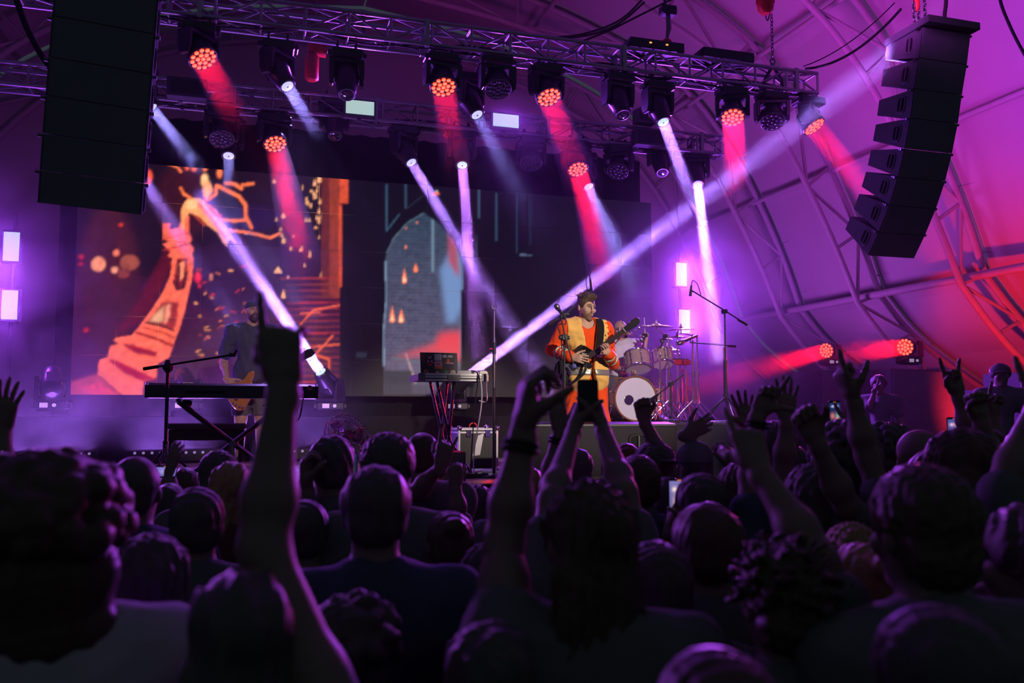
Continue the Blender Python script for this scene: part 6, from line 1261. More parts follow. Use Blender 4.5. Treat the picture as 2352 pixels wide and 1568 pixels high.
def tousled(c, Rm, s):
    Q = lambda x, y, z: c + Rm @ (np.array([x, y, z]) * s); up = Rm @ np.array([0, 0, 1.]); fw = Rm @ np.array([0, 1., 0])
    pr = [E_(Q(0, -.012, .042), np.array([.081, .101, .088]) * s, Rm.T, .02), E_(Q(0, -.05, -.01), np.array([.070, .058, .05]) * s, Rm.T, .02), E_(Q(0, .03, .098), np.array([.060, .066, .042]) * s, Rm.T, .02)]; r = np.random.default_rng(4)
    for i in range(90):
        a = r.uniform(0, 2 * math.pi); q = .078 * math.sqrt(r.random()); b = np.array([q * math.cos(a), q * math.sin(a) * 1.2, .128 - q * q * 5.5]); t = np.array([math.cos(a) * .012 + r.normal() * .010, math.sin(a) * .014 + .010 + r.normal() * .008, .012 + .012 * r.random()]); pr.append(C_(Q(*(b - .4 * t)), Q(*(b + t)), .0075 * s, .0025 * s, .005))
    F = grow(pr, .0036, 0, .03); F.wrinkle(.002, 190, 2); F.clip(Q(0, -.03, -.050), -up); F.clip(Q(0, .066, .05), nrm(fw * .9 - up * .45)); return F.mesh()
G_ROOT, GO, GH, GJ, GR = guitarist()
def oriented(root_name, label, cat, a, b, nrm_, group=None):
    """frame with x along a->b, z = facing normal"""
    a = Vector(a); x = (Vector(b) - a).normalized(); z = Vector(nrm_); z = (z - x * z.dot(x)).normalized(); y = z.cross(x); t = thing(root_name, label, cat, a, 0, group); t.matrix_world = Matrix.Translation(a) @ Matrix((x, y, z)).transposed().to_4x4(); return t
def spline2(pts, n=5): return [(v.x, v.y) for v in smooth_path([(x, y, 0) for x, y in pts] + [(pts[0][0], pts[0][1], 0)], n)[:-1]]
GUARD = mat('slate_pickguard', (.10, .12, .16), .4)
def guitar(root, body, scale_len, bm_, strings, head_pts, pegs, thick=.042, necklen=.36, guard=None, pick=(), bridge_x=0.0):
    MB().prism(spline2(body), -thick, 0, None, .008).build('body', bm_, root)
    if guard: MB().prism(spline2(guard), .0005, .003).build('pickguard', GUARD, root)
    x0 = body_front = max(p[0] for p in body) * .62; L = scale_len - x0
    MB().prism([(x0 - .05, -.028), (scale_len, -.021), (scale_len, .021), (x0 - .05, .028)], .001, .010).build('fretboard', M['neckwood'], root); MB().prism([(x0, -.026), (scale_len, -.020), (scale_len, .020), (x0, .026)], -.016, .001, None, .005).build('neck', M['brown_neck'], root)
    for k in range(1, 21):
        x = scale_len * (2 ** (-k / 12)); MB().box((scale_len - (scale_len - x) * 1.0, 0, .0105), (.002, .044, .0015), .2).build('fret', M['alu'], root)
    MB().box((scale_len + .002, 0, .010), (.005, .044, .006), .2).build('nut', M['white'], root); MB().prism([(scale_len + a_, b_) for a_, b_ in head_pts], -.010, .004, None, .003).build('headstock', M['plastic'], root)
    for a_, b_ in pegs: MB().cyl((scale_len + a_, b_, .004), (scale_len + a_, b_, .018), .005, n=8).ell((scale_len + a_, b_ + math.copysign(.03, b_), -.003), (.008, .012, .005), 8, 6).build('tuning_peg', M['chrome'], root)
    for x, y, w_, h_ in pick: MB().box((x, y, .005), (w_, h_, .010), .2).build('pickup', M['black'], root)
    MB().box((bridge_x, 0, .008), (.03, .09, .014), .2).build('bridge', M['chrome'], root)
    for k in range(strings): y0 = (k - (strings - 1) / 2) * .0105; MB().cyl((bridge_x, y0, .016), (scale_len, y0 * .75, .0125), .0007 if strings > 4 else .0012, n=5, caps=False).build('string', M['alu'], root)
M['brown_neck'] = mat('maple_neck', (.35, .20, .10), .4)
gt = oriented('electric_guitar', 'dark electric guitar with a grey pickguard, slung across the orange player', 'guitar', px((1306, 852, 8.34)), px((1434, 758, 8.22)), -FWD + .12 * RTV)
GL = (Vector(px((1434, 758, 8.22))) - Vector(px((1306, 852, 8.34)))).length
guitar(gt, [(-.115, .0), (-.10, .10), (-.03, .135), (.06, .115), (.13, .105), (.20, .135), (.255, .125), (.225, .085), (.195, .045), (.19, -.02), (.215, -.075), (.195, -.105), (.13, -.095), (.06, -.11), (-.02, -.15), (-.09, -.115)], GL, M['plastic'], 6, [(-.005, -.024), (.03, -.030), (.12, -.040), (.165, -.030), (.18, .0), (.17, .030), (.12, .038), (.03, .026), (-.005, .024)], [(.035 + .045 * k, s * .034) for k in range(3) for s in (-1, 1)], .042, .36, [(-.02, -.02), (.0, .07), (.09, .075), (.19, .05), (.185, -.03), (.15, -.085), (.05, -.095), (-.03, -.10)], [(.05, 0, .03, .085), (.14, 0, .03, .085)], .0)
for x, y in ((-.04, -.08), (-.065, -.05), (-.02, -.11)): MB().cyl((x, y, 0), (x, y, .016), .010, n=12).build('control_knob', M['chrome'], gt)
# strap and cable
gi = gt.matrix_world; P1 = gi @ Vector((.25, .125, -.02)); P2 = Vector(px((1363, 742, 8.50))) + Vector((0, 0, .0)); sh = Vector(GJ['sl']) + Vector((0, 0, .075)) + (Vector(GJ['Q'](0, 0, .8)) - Vector(GJ['sl'])) * .45 - Vector((0, 0, Vector(GJ['Q'](0, 0, .8)).z - GJ['sl'][2])) * .45
chest = Vector(GJ['Q'](-.035, .098, .72)); bk = Vector(GJ['Q'](.02, -.10, .72)); low = gi @ Vector((-.115, 0, -.02)); mid = Vector(GJ['Q'](.115, -.02, .60))
def ribbon(pts, w_, th, side): 
    pts = smooth_path(pts, 6); vs = []; fs = []
    for i, p in enumerate(pts):
        d = (pts[min(i + 1, len(pts) - 1)] - pts[max(i - 1, 0)]).normalized(); s = Vector(side); s = (s - d * s.dot(d)).normalized(); n = d.cross(s); vs += [p + s * w_ / 2 + n * th, p - s * w_ / 2 + n * th, p - s * w_ / 2 - n * th, p + s * w_ / 2 - n * th]
    for i in range(len(pts) - 1):
        for k in range(4): fs.append([i * 4 + k, i * 4 + (k + 1) % 4, i * 4 + 4 + (k + 1) % 4, i * 4 + 4 + k])
    fs += [[3, 2, 1, 0], [len(vs) - 4, len(vs) - 3, len(vs) - 2, len(vs) - 1]]; return MB().add(vs, fs)
shp = Vector(GJ['Q'](-.062, .03, .862)); 
o = ribbon([P1 + Vector((0, 0, -.02)), chest + Vector((0, 0, -.09)), Vector(GJ['Q'](-.058, .105, .775)), Vector(GJ['Q'](-.066, .072, .842)), Vector(GJ['Q'](-.066, .0, .868)), Vector(GJ['Q'](-.05, -.09, .82)), bk, mid, low], .055, .002, RTV).build('guitar_strap', CL['strap']); tag(o, 'black webbing guitar strap over the yellow safety vest', 'strap')
cable('black guitar cable curling from the dark guitar around the orange hip', [low + Vector((.02, 0, -.04)), Vector(px((1290, 884, 8.35))), Vector(px((1315, 878, 8.25))), Vector(px((1340, 858, 8.22))), Vector(px((1346, 836, 8.25))), Vector(px((1342, 820, 8.36)))], .012)
ch = MB()
for k in range(3): ch.torus((0, 0, 0), (.2, -1, .1 * k), .075 + .008 * k, .006, 28, 6, T=Matrix.Translation(onY(1273, 868, 8.5) + Vector((.02 * k, .03 * k, -.01 * k))))
o = ch.build('cable_coil', M['rubber']); tag(o, 'coil of black cable hanging behind the guitar body', 'cable'); 
# guitarist's microphone
p = onY(1296, 775, 7.70); t = thing('vocal_microphone_stand', 'black microphone stand with a silver-headed vocal microphone before the guitarist', 'microphone stand', (p.x, 7.70, 1.3)); z = p.z - 1.3
MB().cyl((0, 0, .03), (0, 0, z * .72), .015, n=10).build('lower_tube', M['black'], t); MB().cyl((0, 0, z * .70), (0, 0, z), .010, n=10).build('upper_tube', M['black'], t); MB().cyl((0, 0, z * .68), (0, 0, z * .76), .021, n=10).build('clutch', M['black'], t); MB().box((0, 0, z), (.06, .05, .06), .35).cyl((-.05, 0, z), (.05, 0, z), .02, n=10).build('swivel', M['black'], t); MB().lathe([(.15, 0), (.15, .015), (.05, .035), (.02, .04)], (0, 0, 0), (0, 0, 1), 24).build('round_base', M['black'], t)
e0 = at(t, *onY(1320, 846, 7.6)); e1 = at(t, *onY(1289, 728, 7.72)); MB().tube([e0, (0, -.025, z), e1], .008, 8).build('boom_arm', M['black'], t); MB().cyl(e0, e0 + (Vector((0, 0, z)) - e0) * .12, .024, n=12).build('counterweight', mat('violet_weight', (.10, .09, .30), .5), t)
m0 = at(t, *onY(1291, 721, 7.72)); m1 = at(t, *onY(1277, 701, 7.72)); m_a = m0 + (m0 - m1) * .55; mic_shape(t, m_a, m1 + (m1 - m0) * .15, .017, True); MB().cyl(e1, m0, .013, n=8).ell(e1, (.02, .02, .02), 10, 6).build('mic_clip', M['black'], t)
MB().tube(smooth_path([m_a, m_a + Vector((.0, 0, -.05)), e1 + Vector((-.03, .02, -.08)), (-.02, .02, z - .05), (-.018, 0, z * .5)]), .005, 6).build('mic_cable', M['rubber'], t)

# bass player
def bassist():
    O = np.array(P(583, 690, 9.9)); H = O[2] - 1.3; O[2] = 1.3; yaw = face_yaw(.28); Rb = rotm(yaw); t, neck, lg, J = body_prims(O, H, Rb, 1.06); hy = face_yaw(.50); Rh = rotm(hy, R(6)); hs = 1.06; c = J['head']
    root = thing('person', 'person with a backward cap and beard in a dark t-shirt, playing an amber bass', 'person', tuple(O), 0, 'band on stage')
    wr = px((522, 872, 9.55)); er = px((513, 832, 9.85)); wl = px((664, 832, 9.50)); el = px((630, 858, 9.70)); fine = []; slv = []; pr = list(t) + neck + lg
    for side, S, E, W_, d_, pn, pose in ((1, J['sr'], er, wr, px((545, 892, 9.50)) - wr, FWD, 'relax'), (-1, J['sl'], el, wl, px((684, 822, 9.42)) - wl, FWD * -.3 + np.array([0, 0, 1.]), 'fret')):
        a = arm_prims(S, E, W_, 1.05); pr += a[:3]; fine.append(a[2:] + hand_prims(W_ + nrm(W_ - E) * .008, d_, pn, side, pose, 1.05)); slv.append((S, E))
    assemble(root, O, H, [(pr, .012), (head_prims(c, Rh, hs) + [C_(J['Q'](0, -.004, .84), J['Q'](0, .004, .905), .06, .057, .03)], .0048)], fine, 'skin')
    sp = list(t) + [C_(S, S + nrm(E - S) * .25, .066, .070, .04) for S, E in slv] + [C_(J['Q'](0, -.008, .80), S, .056, .060, .06) for S, E in slv] + [E_(J['Q'](0, 0, .55), np.array([.105, .078, .09]) * H, Rb.T, .05)]
    F = grow(sp, .0105, .015); F.wrinkle(.007, 24, 8, (1, 1, .6)); F.clip(J['Q'](0, 0, .47), np.array([0, 0, -1.])); g = F.grid(); nb = J['Q'](0, .012, .868); F.f = np.maximum(F.f, .075 - np.sqrt((g[0] - nb[0]) ** 2 + (g[1] - nb[1]) ** 2 + (g[2] - nb[2]) ** 2)); link('shirt', np_mesh('shirt', [F.mesh()], CL['navy'], O), None, root)
    sh = []
    for s in (-1, 1): sh.append(C_(J['Q'](s * .052, 0, .51), J['Q'](s * .062, .008, .27), .105, .088, .04))
    F = grow(sh + [E_(J['Q'](0, -.006, .52), np.array([.1, .074, .065]) * H, Rb.T, .05)], .013, .008); F.wrinkle(.006, 26, 3); F.clip(J['Q'](0, 0, .30), np.array([0, 0, -1.])); link('shorts', np_mesh('shorts', [F.mesh()], CL['black'], O), None, root)
    for s in (-1, 1): F = grow([C_(J['Q'](s * .064, -.012, .03), J['Q'](s * .07, .085, .024), .050, .042, .03)], .011, .004); F.clip(J['Q'](0, 0, .001), np.array([0, 0, -1.])); link('shoe', np_mesh('shoe', [F.mesh()], M['black'], O), None, root)
    cap_mesh(root, c, Rh, hs, O, CL['navy'], True); headparts(root, c, Rh, hs, O, None, 'full', 'hair'); return J, O
BJ, BO = bassist()
bs = oriented('bass_guitar', 'amber wooden bass guitar held behind the stage piano', 'guitar', px((545, 908, 9.50)), px((684, 826, 9.36)), -FWD + .1 * RTV)
BL = (Vector(px((684, 826, 9.36))) - Vector(px((545, 908, 9.50)))).length
guitar(bs, [(-.12, .0), (-.10, .12), (-.02, .155), (.07, .13), (.15, .115), (.24, .15), (.29, .14), (.26, .09), (.21, .05), (.205, -.02), (.23, -.085), (.20, -.12), (.12, -.105), (.05, -.13), (-.03, -.17), (-.10, -.12)], BL, M['wood'], 4, [(-.005, -.024), (.03, -.034), (.16, -.048), (.21, -.030), (.20, .03), (.15, .046), (.03, .034), (-.005, .024)], [(.05 + .07 * k, s * .042) for k in range(2) for s in (-1, 1)], .044, .5, None, [(.06, 0, .035, .09), (.13, 0, .035, .09)], -.02)
for x, y in ((-.03, -.12), (-.055, -.085), (.0, -.145), (-.075, -.05)): MB().cyl((x, y, 0), (x, y, .02), .011, n=12).build('control_knob', M['chrome'], bs)
# drummer
def drummer():
    T_ = P(1424, 737, 11.9); H = 1.76; O = np.array([T_.x, T_.y, T_.z - H * .998]); yaw = face_yaw(-.1); Rb = rotm(yaw); hp = .51; t, neck, _, J = body_prims(O, H, Rb, 1.05); root = thing('person', 'person drumming in a white t-shirt, bare pink-lit head half hidden by a cymbal', 'person', (O[0], O[1], RZ), 0, 'band on stage'); lg = []
    for s in (-1, 1): k_ = J['Q'](s * .14, .25, .50); a_ = J['Q'](s * .14, .24, .27); a_[2] = RZ + .08; lg += [C_(J['Q'](s * .055, 0, .52), k_, .095, .065, .04), C_(k_, a_, .064, .042, .03), C_(a_ - np.array([0, 0, .04]), a_ - np.array([0, 0, .045]) + Rb @ np.array([0, .15, -.005]), .036, .030, .02)]
    hl = px((1482, 783, 11.55)); el = px((1478, 845, 11.65)); hr = px((1440, 850, 11.5)); er = px((1400, 840, 11.8)); fine = []; slv = []; pr = list(t) + neck + lg + head_prims(J['head'], rotm(yaw, R(-12)), 1.02)
    for side, S, E, W_, d_ in ((-1, J['sl'], el, hl, np.array([0, 0, 1.]) - FWD * .3), (1, J['sr'], er, hr, px((1470, 845, 11.4)) - hr)):
        a = arm_prims(S, E, W_); pr += a[:3]; fine.append(a[2:] + hand_prims(W_, d_, -FWD if side < 0 else np.array([0, 0, -1.]), side, 'grip')); slv.append((S, E))
    O2 = np.array([O[0], O[1], RZ]); link('body', np_mesh('body', [grow(pr, .012).mesh()] + [grow(f, .006).mesh() for f in fine], M['skin'], O2), None, root)
    sp = list(t) + [C_(S, S + nrm(E - S) * .22, .064, .066, .04) for S, E in slv] + [C_(J['Q'](0, -.008, .80), S, .055, .058, .06) for S, E in slv]; F = grow(sp, .012, .014); F.wrinkle(.008, 24, 2); F.clip(J['Q'](0, 0, .50), np.array([0, 0, -1.])); g = F.grid(); nb = J['Q'](0, .012, .868); F.f = np.maximum(F.f, .07 - np.sqrt((g[0] - nb[0]) ** 2 + (g[1] - nb[1]) ** 2 + (g[2] - nb[2]) ** 2)); link('shirt', np_mesh('shirt', [F.mesh()], CL['white'], O2), None, root)
    sh = [C_(J['Q'](s * .055, 0, .52), J['Q'](s * .13, .22, .50), .10, .08, .04) for s in (-1, 1)]; F = grow(sh + [E_(J['Q'](0, 0, .53), np.array([.1, .08, .06]) * H, Rb.T, .05)], .014, .008); link('shorts', np_mesh('shorts', [F.mesh()], CL['black'], O2), None, root); headparts(root, J['head'], rotm(yaw, R(-12)), 1.02, O2, None, None)
    a_ = Vector(px((1482, 790, 11.47))); b_ = Vector(px((1479, 714, 11.40))); o = MB().lathe([(.004, -.08), (.0075, -.07), (.0075, .25), (.004, .33), (.006, .345), (.002, .355)], a_, b_ - a_, 10).build('drumstick', mat('pale_drumstick', (.7, .55, .4), .5)); tag(o, 'pale drumstick raised upright in the drummer hand', 'drumstick')
    t = thing('drum_throne', 'round black drum throne under the drummer', 'stool', (O[0], O[1] - 0, RZ)); sz = O[2] + .465 * H - RZ; MB().lathe([(.15, 0), (.17, .02), (.17, .06), (.14, .08)], (0, 0, sz - .09), (0, 0, 1), 24).build('seat', M['black'], t); MB().cyl((0, 0, .2), (0, 0, sz - .08), .018, n=10).build('pole', M['chrome'], t); stand_base(t, 0, 0, 0, .25, 3, .5, 'chrome', .22)
drummer()
# ------------------------------------------------------------------ the crowd
def palm(c, side):
    if c == 'f': return FWD
    if c == 'b': return -FWD
    if c == 'in': return np.array([-side * math.cos(YAW), side * math.sin(YAW), 0]) + .25 * FWD
    return np.array(c, float)
def mk_arms(arms):
    out = []
    for a in arms:
        side, W, E, pose, pn = a[:5]; W_ = px(W); E_q = px(E) if E else None; hd = px(a[5]) - W_ if len(a) > 5 and a[5] else None
        out.append((side, W_, E_q, pose, palm(pn, side), hd))
    return out
EXTRA = dict(short=.008, buzz=.003, thick=.022, curly=.034, spiky=.036, bushy=.038, long=.012, wavy=.016, bun=.006, pony=.006, bald=0)
def crowd(label, x, y, d, hair='short', hcol='hair', shirt='black', arms=(), turn=0, **k):
    T = P(x, y, d); H = (T.z - EXTRA[hair]) / .998; h = .011 if d < 2.6 else (.013 if d < 3.8 else .016); k.setdefault('h', h)
    fac = -YAW * .4 + random.uniform(-.18, .18) + k.pop('face', 0)
    return person(label, (T.x, T.y - .02, 0), H, fac, hair, hcol, shirt, mk_arms(arms), turn, seed=len(PERSONS) + PERSONS.append(1) if False else int(x), **k)
def reacher(label, side, W, E, pose, pn, tip=None, hair='short', hcol='hair', shirt='black', up=.27, **k):
    w_, e_ = px(W), px(E); S = e_ + np.array([side * -.02, -.06, -up]); H = min(max((S[2] - .05) / .806, 1.5), 1.92); fac = -YAW * .4
    O = S - rotm(fac) @ np.array([side * .115 * H, 0, 0]); O[2] = 0; d = W[2]
    k.setdefault('h', .012 if d < 2.6 else (.013 if d < 3.8 else .016))
    return person(label, O, H, fac, hair, hcol, shirt, mk_arms([(side, W, E, pose, pn, tip)]), 0, seed=int(W[0]), **k)
crowd('person with big bushy hair and a pale crinkled shirt, closest by the smoke side', 118, 1030, 1.62, 'bushy', 'brown', 'pale', bulk=1.05)
crowd('person with a shaved round head and visible ears, before the keyboard bench', 312, 1049, 2.9, 'buzz', 'hair', 'navy')
crowd('person with cropped hair and a lit shirt shoulder, behind the shaved head', 455, 1121, 2.7, 'short', 'hair', 'grey')
crowd('person with smooth dark hair directly beyond the big raised pointing arm', 503, 1032, 4.0, 'thick', 'hair', 'black')
crowd('person with small round dark head in the row nearest the keyboard stand', 425, 1074, 5.0, 'short', 'brown', 'navy')
crowd('person of whom only a small crown shows between two bigger heads near the bench', 390, 1110, 4.3, 'short', 'hair', 'black')
crowd('person with long fair hair half covered by the big raised pointing arm', 531, 1058, 3.5, 'long', 'blond', 'wine')
crowd('person with auburn hair glowing at the rim, beside the bushy haired person', 268, 1140, 3.2, 'short', 'red_hair', 'wine')
crowd('person with long straight dark hair, purple rim light down one side', 350, 1222, 1.9, 'long', 'hair', 'black')
crowd('person in a sleeveless top raising one arm, finger pointing high beside the bass player', 556, 1302, 1.36, 'long', 'hair', 'wine', arms=[(1, (650, 885, 1.50), (606, 1260, 1.42), 'point_pinky', 'f', (628, 640, 1.52))], sleeves=.03, h=.009)
crowd('person with short dark hair making a pinched hand sign, before the fan', 762, 1000, 3.45, 'short', 'hair', 'black', arms=[(-1, (704, 1120, 3.3), (722, 1240, 3.3), 'pinch', 'in', (694, 1010, 3.3))])
crowd('person with a tall dark head of hair, before the grey haze under the window', 889, 990, 3.05, 'thick', 'hair', 'black')
crowd('person with shaved head and one raised hand with two fingers spread, before the laptop table', 968, 994, 4.4, 'buzz', 'brown', 'black', arms=[(1, (1012, 1070, 4.1), (955, 1130, 4.2), 'rock', 'f', (1026, 1005, 4.1))])
crowd('person with short curly-topped hair and a dark t-shirt, wide shoulders in the middle', 862, 1071, 2.25, 'short', 'hair', 'navy', bulk=1.06)
crowd('person with fair hair tied at the back, behind the wide-shouldered person', 1032, 1171, 2.75, 'bun', 'brown', 'grey')
crowd('person with long fair straight hair under a small glowing phone', 1203, 1066, 3.9, 'long', 'blond', 'black')
crowd('person with long wavy hair, large in the middle, fist with pinched fingers held high', 1350, 1100, 1.74, 'wavy', 'brown', 'black', arms=[(-1, (1203, 985, 1.82), (1158, 1245, 1.78), 'pinch', 'in', (1212, 880, 1.82))], sleeves=.05)
crowd('person hidden behind the wavy hair, both arms up holding a phone before the guitarist', 1352, 1118, 2.55, 'short', 'hair', 'black', arms=[(-1, (1318, 985, 2.95), (1266, 1150, 2.65), 'grip', 'in', (1330, 925, 3.0)), (1, (1384, 985, 2.95), (1432, 1130, 2.65), 'grip', 'in', (1374, 925, 3.0))])
reacher('person raising one bent hand beside the phone holder, before the wedge monitor', -1, (1284, 990, 3.5), (1262, 1120, 3.5), 'relax', 'f', (1276, 925, 3.5), 'short', 'brown')
crowd('person of whom a dark crown shows between the raised arms', 1322, 1030, 4.6, 'short', 'hair', 'black')
crowd('person with reddish rim-lit hair close under the wedge monitor', 1436, 1019, 5.2, 'short', 'red_hair', 'black')
crowd('person with dark round head at the front row before the drum', 1500, 1010, 4.1, 'thick', 'hair', 'black')
crowd('person with combed dark hair between the phone holder and the bright phone', 1462, 1046, 3.5, 'short', 'brown', 'navy')
reacher('person punching a small fist up in front of the bass drum', 1, (1480, 965, 4.1), (1524, 1070, 4.1), 'fist', 'b', (1474, 925, 4.1), 'short', 'hair', 'black')
crowd('person in a dark visored cap next to the tattooed hand at the riser', 1590, 1015, 3.9, 'buzz', 'hair', 'black', cap=CL['black'], turn=.5)
crowd('person with cropped hair glowing pink at the rim, below the bright phone', 1618, 1157, 2.2, 'short', 'brown', 'grey')
crowd('person holding a bright phone upright, seen between two rows', 1582, 1126, 3.3, 'short', 'hair', 'black', arms=[(-1, (1540, 1215, 3.2), (1530, 1330, 3.2), 'grip', 'in', (1552, 1150, 3.25)), (1, (1590, 1225, 3.2), (1640, 1330, 3.2), 'grip', 'in', (1572, 1160, 3.25))])
crowd('person with spiky tousled hair lit pink, arm stretched up pointing one finger at the stage', 1790, 1214, 1.72, 'spiky', 'brown', 'black', arms=[(1, (1742, 1078, 1.95), (1880, 1290, 1.80), 'point', 'f', (1690, 905, 2.05))], h=.009)
crowd('person with straight fair hair low in the crowd near the striped sleeve', 1950, 1196, 2.55, 'long', 'blond', 'black')
crowd('person with smooth round fair head just below the other fair one', 1976, 1242, 2.0, 'bun', 'blond', 'wine')
crowd('person with thick wavy hair and a long bare neck above a dark collar', 2108, 1062, 1.72, 'thick', 'brown', 'black', bulk=1.05)
crowd('person in half profile at the frame edge, face turned towards the stage', 2338, 1152, 1.9, 'thick', 'hair', 'black', turn=.9, h=.009)
crowd('person lowest at the bottom edge with a dark rounded head', 2138, 1392, 1.24, 'short', 'hair', 'black')
crowd('person whose rim-lit crown just rises over the bottom edge', 1640, 1492, 1.15, 'short', 'brown', 'black')
crowd('person with dark curls low in front of the wide-shouldered person', 815, 1358, 1.85, 'curly', 'hair', 'black')
crowd('person with a hair knot and lit temple, before the black speaker stack', 2034, 973, 4.3, 'curly', 'hair', 'black', turn=-.4)
crowd('person with a shiny bald head and glowing temple, before the speaker stack', 2108, 986, 3.7, 'bald', 'hair', 'black', turn=-.25)
crowd('person with full short hair and lit neck beside the bald man', 2205, 980, 2.7, 'thick', 'brown', 'navy', turn=-.3)
crowd('person with a bushy dark head under the upright phone', 1930, 974, 3.2, 'curly', 'hair', 'black')
crowd('person with dark round hair behind the big pointing hand', 1775, 966, 4.0, 'thick', 'hair', 'navy')
crowd('person with short hair raising an arm in a striped sleeve, thumb out', 1865, 1060, 2.85, 'thick', 'hair', 'grey', arms=[(1, (1872, 1010, 2.65), (1945, 1165, 2.7), 'fist', 'b', (1838, 940, 2.65))], sleeves=.2)
crowd('person with a white card held up beside the head, near the bright phone', 1640, 1050, 4.0, 'short', 'hair', 'black', arms=[(1, (1678, 1085, 3.6), (1680, 1180, 3.6), 'grip', 'in', (1674, 1040, 3.6))], turn=.4)
crowd('person with lit ear below the big pointing hand', 1705, 1062, 3.3, 'short', 'brown', 'black', turn=-.4)
crowd('person with small lit cheek between raised arms near the upright phone', 1808, 1020, 4.4, 'short', 'hair', 'black', turn=-.5)
crowd('person with round pale forehead near the rock-sign hand', 2262, 985, 4.2, 'short', 'brown', 'black', turn=-.5)
reacher('person pointing up with a bracelet on the wrist, before the smoky red light', 1, (1743, 950, 3.1), (1722, 1090, 3.1), 'point_thumb', 'b', (1792, 862, 3.1), 'short', 'hair', 'navy')
reacher('person showing an open hand beside the braceleted arm', -1, (1722, 985, 3.7), (1745, 1090, 3.7), 'open', 'b', (1704, 915, 3.7), 'short', 'brown')
reacher('person stretching an open five-fingered hand up against the violet haze', 1, (1806, 965, 3.5), (1800, 1085, 3.5), 'open', 'f', (1808, 900, 3.5), 'short', 'hair', 'wine')
reacher('person with a long bare arm pointing up beside the black speaker stack', -1, (1958, 915, 3.0), (1992, 1050, 3.0), 'point', 'in', (1925, 845, 3.0), 'short', 'hair', 'black')
reacher('person clasping a hand upright next to the upright phone', 1, (1950, 975, 4.6), (1945, 1070, 4.6), 'relax', 'f', (1957, 925, 4.6), 'short', 'hair')
reacher('person making a horned rock sign before the speaker stack', -1, (2200, 905, 3.9), (2232, 1005, 3.9), 'rock', 'b', (2184, 850, 3.9), 'long', 'hair')
reacher('person lifting a loose fist near the frame edge', -1, (2252, 965, 3.2), (2290, 1085, 3.2), 'fist', 'b', (2242, 920, 3.2), 'short', 'brown')
reacher('person raising a thin arm with one finger out beside the red-edged cabinet', -1, (2280, 955, 4.4), (2288, 1035, 4.4), 'point', 'b', (2290, 890, 4.4), 'short', 'hair')
reacher('person with a grey ribbed sleeve on an arm entering at the frame edge', 1, (2385, 925, 2.45), (2300, 1120, 2.4), 'relax', 'f', (2410, 850, 2.45), 'short', 'hair', 'grey', sleeves=.28)
reacher('person waving an open hand at the smoke side edge', 1, (8, 985, 2.95), (4, 1130, 2.9), 'open', 'f', (26, 880, 2.95), 'short', 'hair', 'black')
reacher('person with a small clenched hand before the black floor box', -1, (1046, 1115, 4.0), (1052, 1200, 4.0), 'fist', 'f', (1044, 1070, 4.0), 'short', 'brown')
reacher('person raising a gloved-looking dark hand before the keyboard stand', 1, (392, 1075, 4.6), (384, 1150, 4.6), 'relax', 'f', (408, 1030, 4.6), 'short', 'hair')
reacher('person with bent elbow and bracelets reaching for the riser', 1, (1582, 1000, 3.9), (1622, 1090, 3.9), 'relax', 'f', (1650, 965, 3.9), 'short', 'hair', 'wine')
crowd('person with dark hair in the near row by the long-haired rim-lit one', 700, 1150, 2.9, 'short', 'hair', 'black')
crowd('person in the second row with hair merging into the dark, mid crowd', 1120, 1240, 2.5, 'thick', 'hair', 'black')
crowd('person deep in shadow behind the spiky haired one', 1500, 1245, 2.0, 'short', 'hair', 'black')
crowd('person in deep shadow near the bare-necked one', 2290, 1060, 2.9, 'thick', 'hair', 'black')
crowd('person lost in shadow in the lower middle', 1120, 1420, 1.5, 'long', 'hair', 'black')
crowd('person in shadow just before the stage by the fan', 620, 1085, 4.8, 'short', 'hair', 'black')
crowd('person in shadow between the fan and the tall dark head', 1095, 1110, 4.6, 'long', 'hair', 'black')
# crew at the tent side
def crew(label, x, y, d, shirt, arms=(), **k):
    T = P(x, y, d); H = 1.78; O = (T.x, T.y, T.z - H); r, J = person(label, O, H, k.pop('face', math.pi), k.pop('hair', 'short'), 'hair', shirt, mk_arms(arms), k.pop('turn', 0), h=.018, group='crew at the tent side', **k)
    zb = O[2]
    if zb > .05:
        t = thing('crew_platform', 'dark step platform under the ' + label.split(' ')[0] + ' ' + ' '.join(label.split(' ')[1:6]), 'platform', (O[0], O[1], 0)); MB().box((0, 0, zb / 2), (1.0, 1.0, zb), .03).build('platform_box', M['matte'], t); MB().box((0, 0, zb - .02), (1.02, 1.02, .03), .1).build('platform_top', M['black'], t)
crew('person lifting a drink to the mouth beside the black speaker stack', 2018, 862, 11.5, 'black', arms=[(1, (2010, 895, 11.3), (1998, 935, 11.4), 'grip', 'in', (2022, 885, 11.3))], face=math.pi * .75)
crew('person in a dark cap with a light badge behind the rock-sign hand', 2296, 836, 9.5, 'black', cap=CL['black'], face=math.pi * .8)
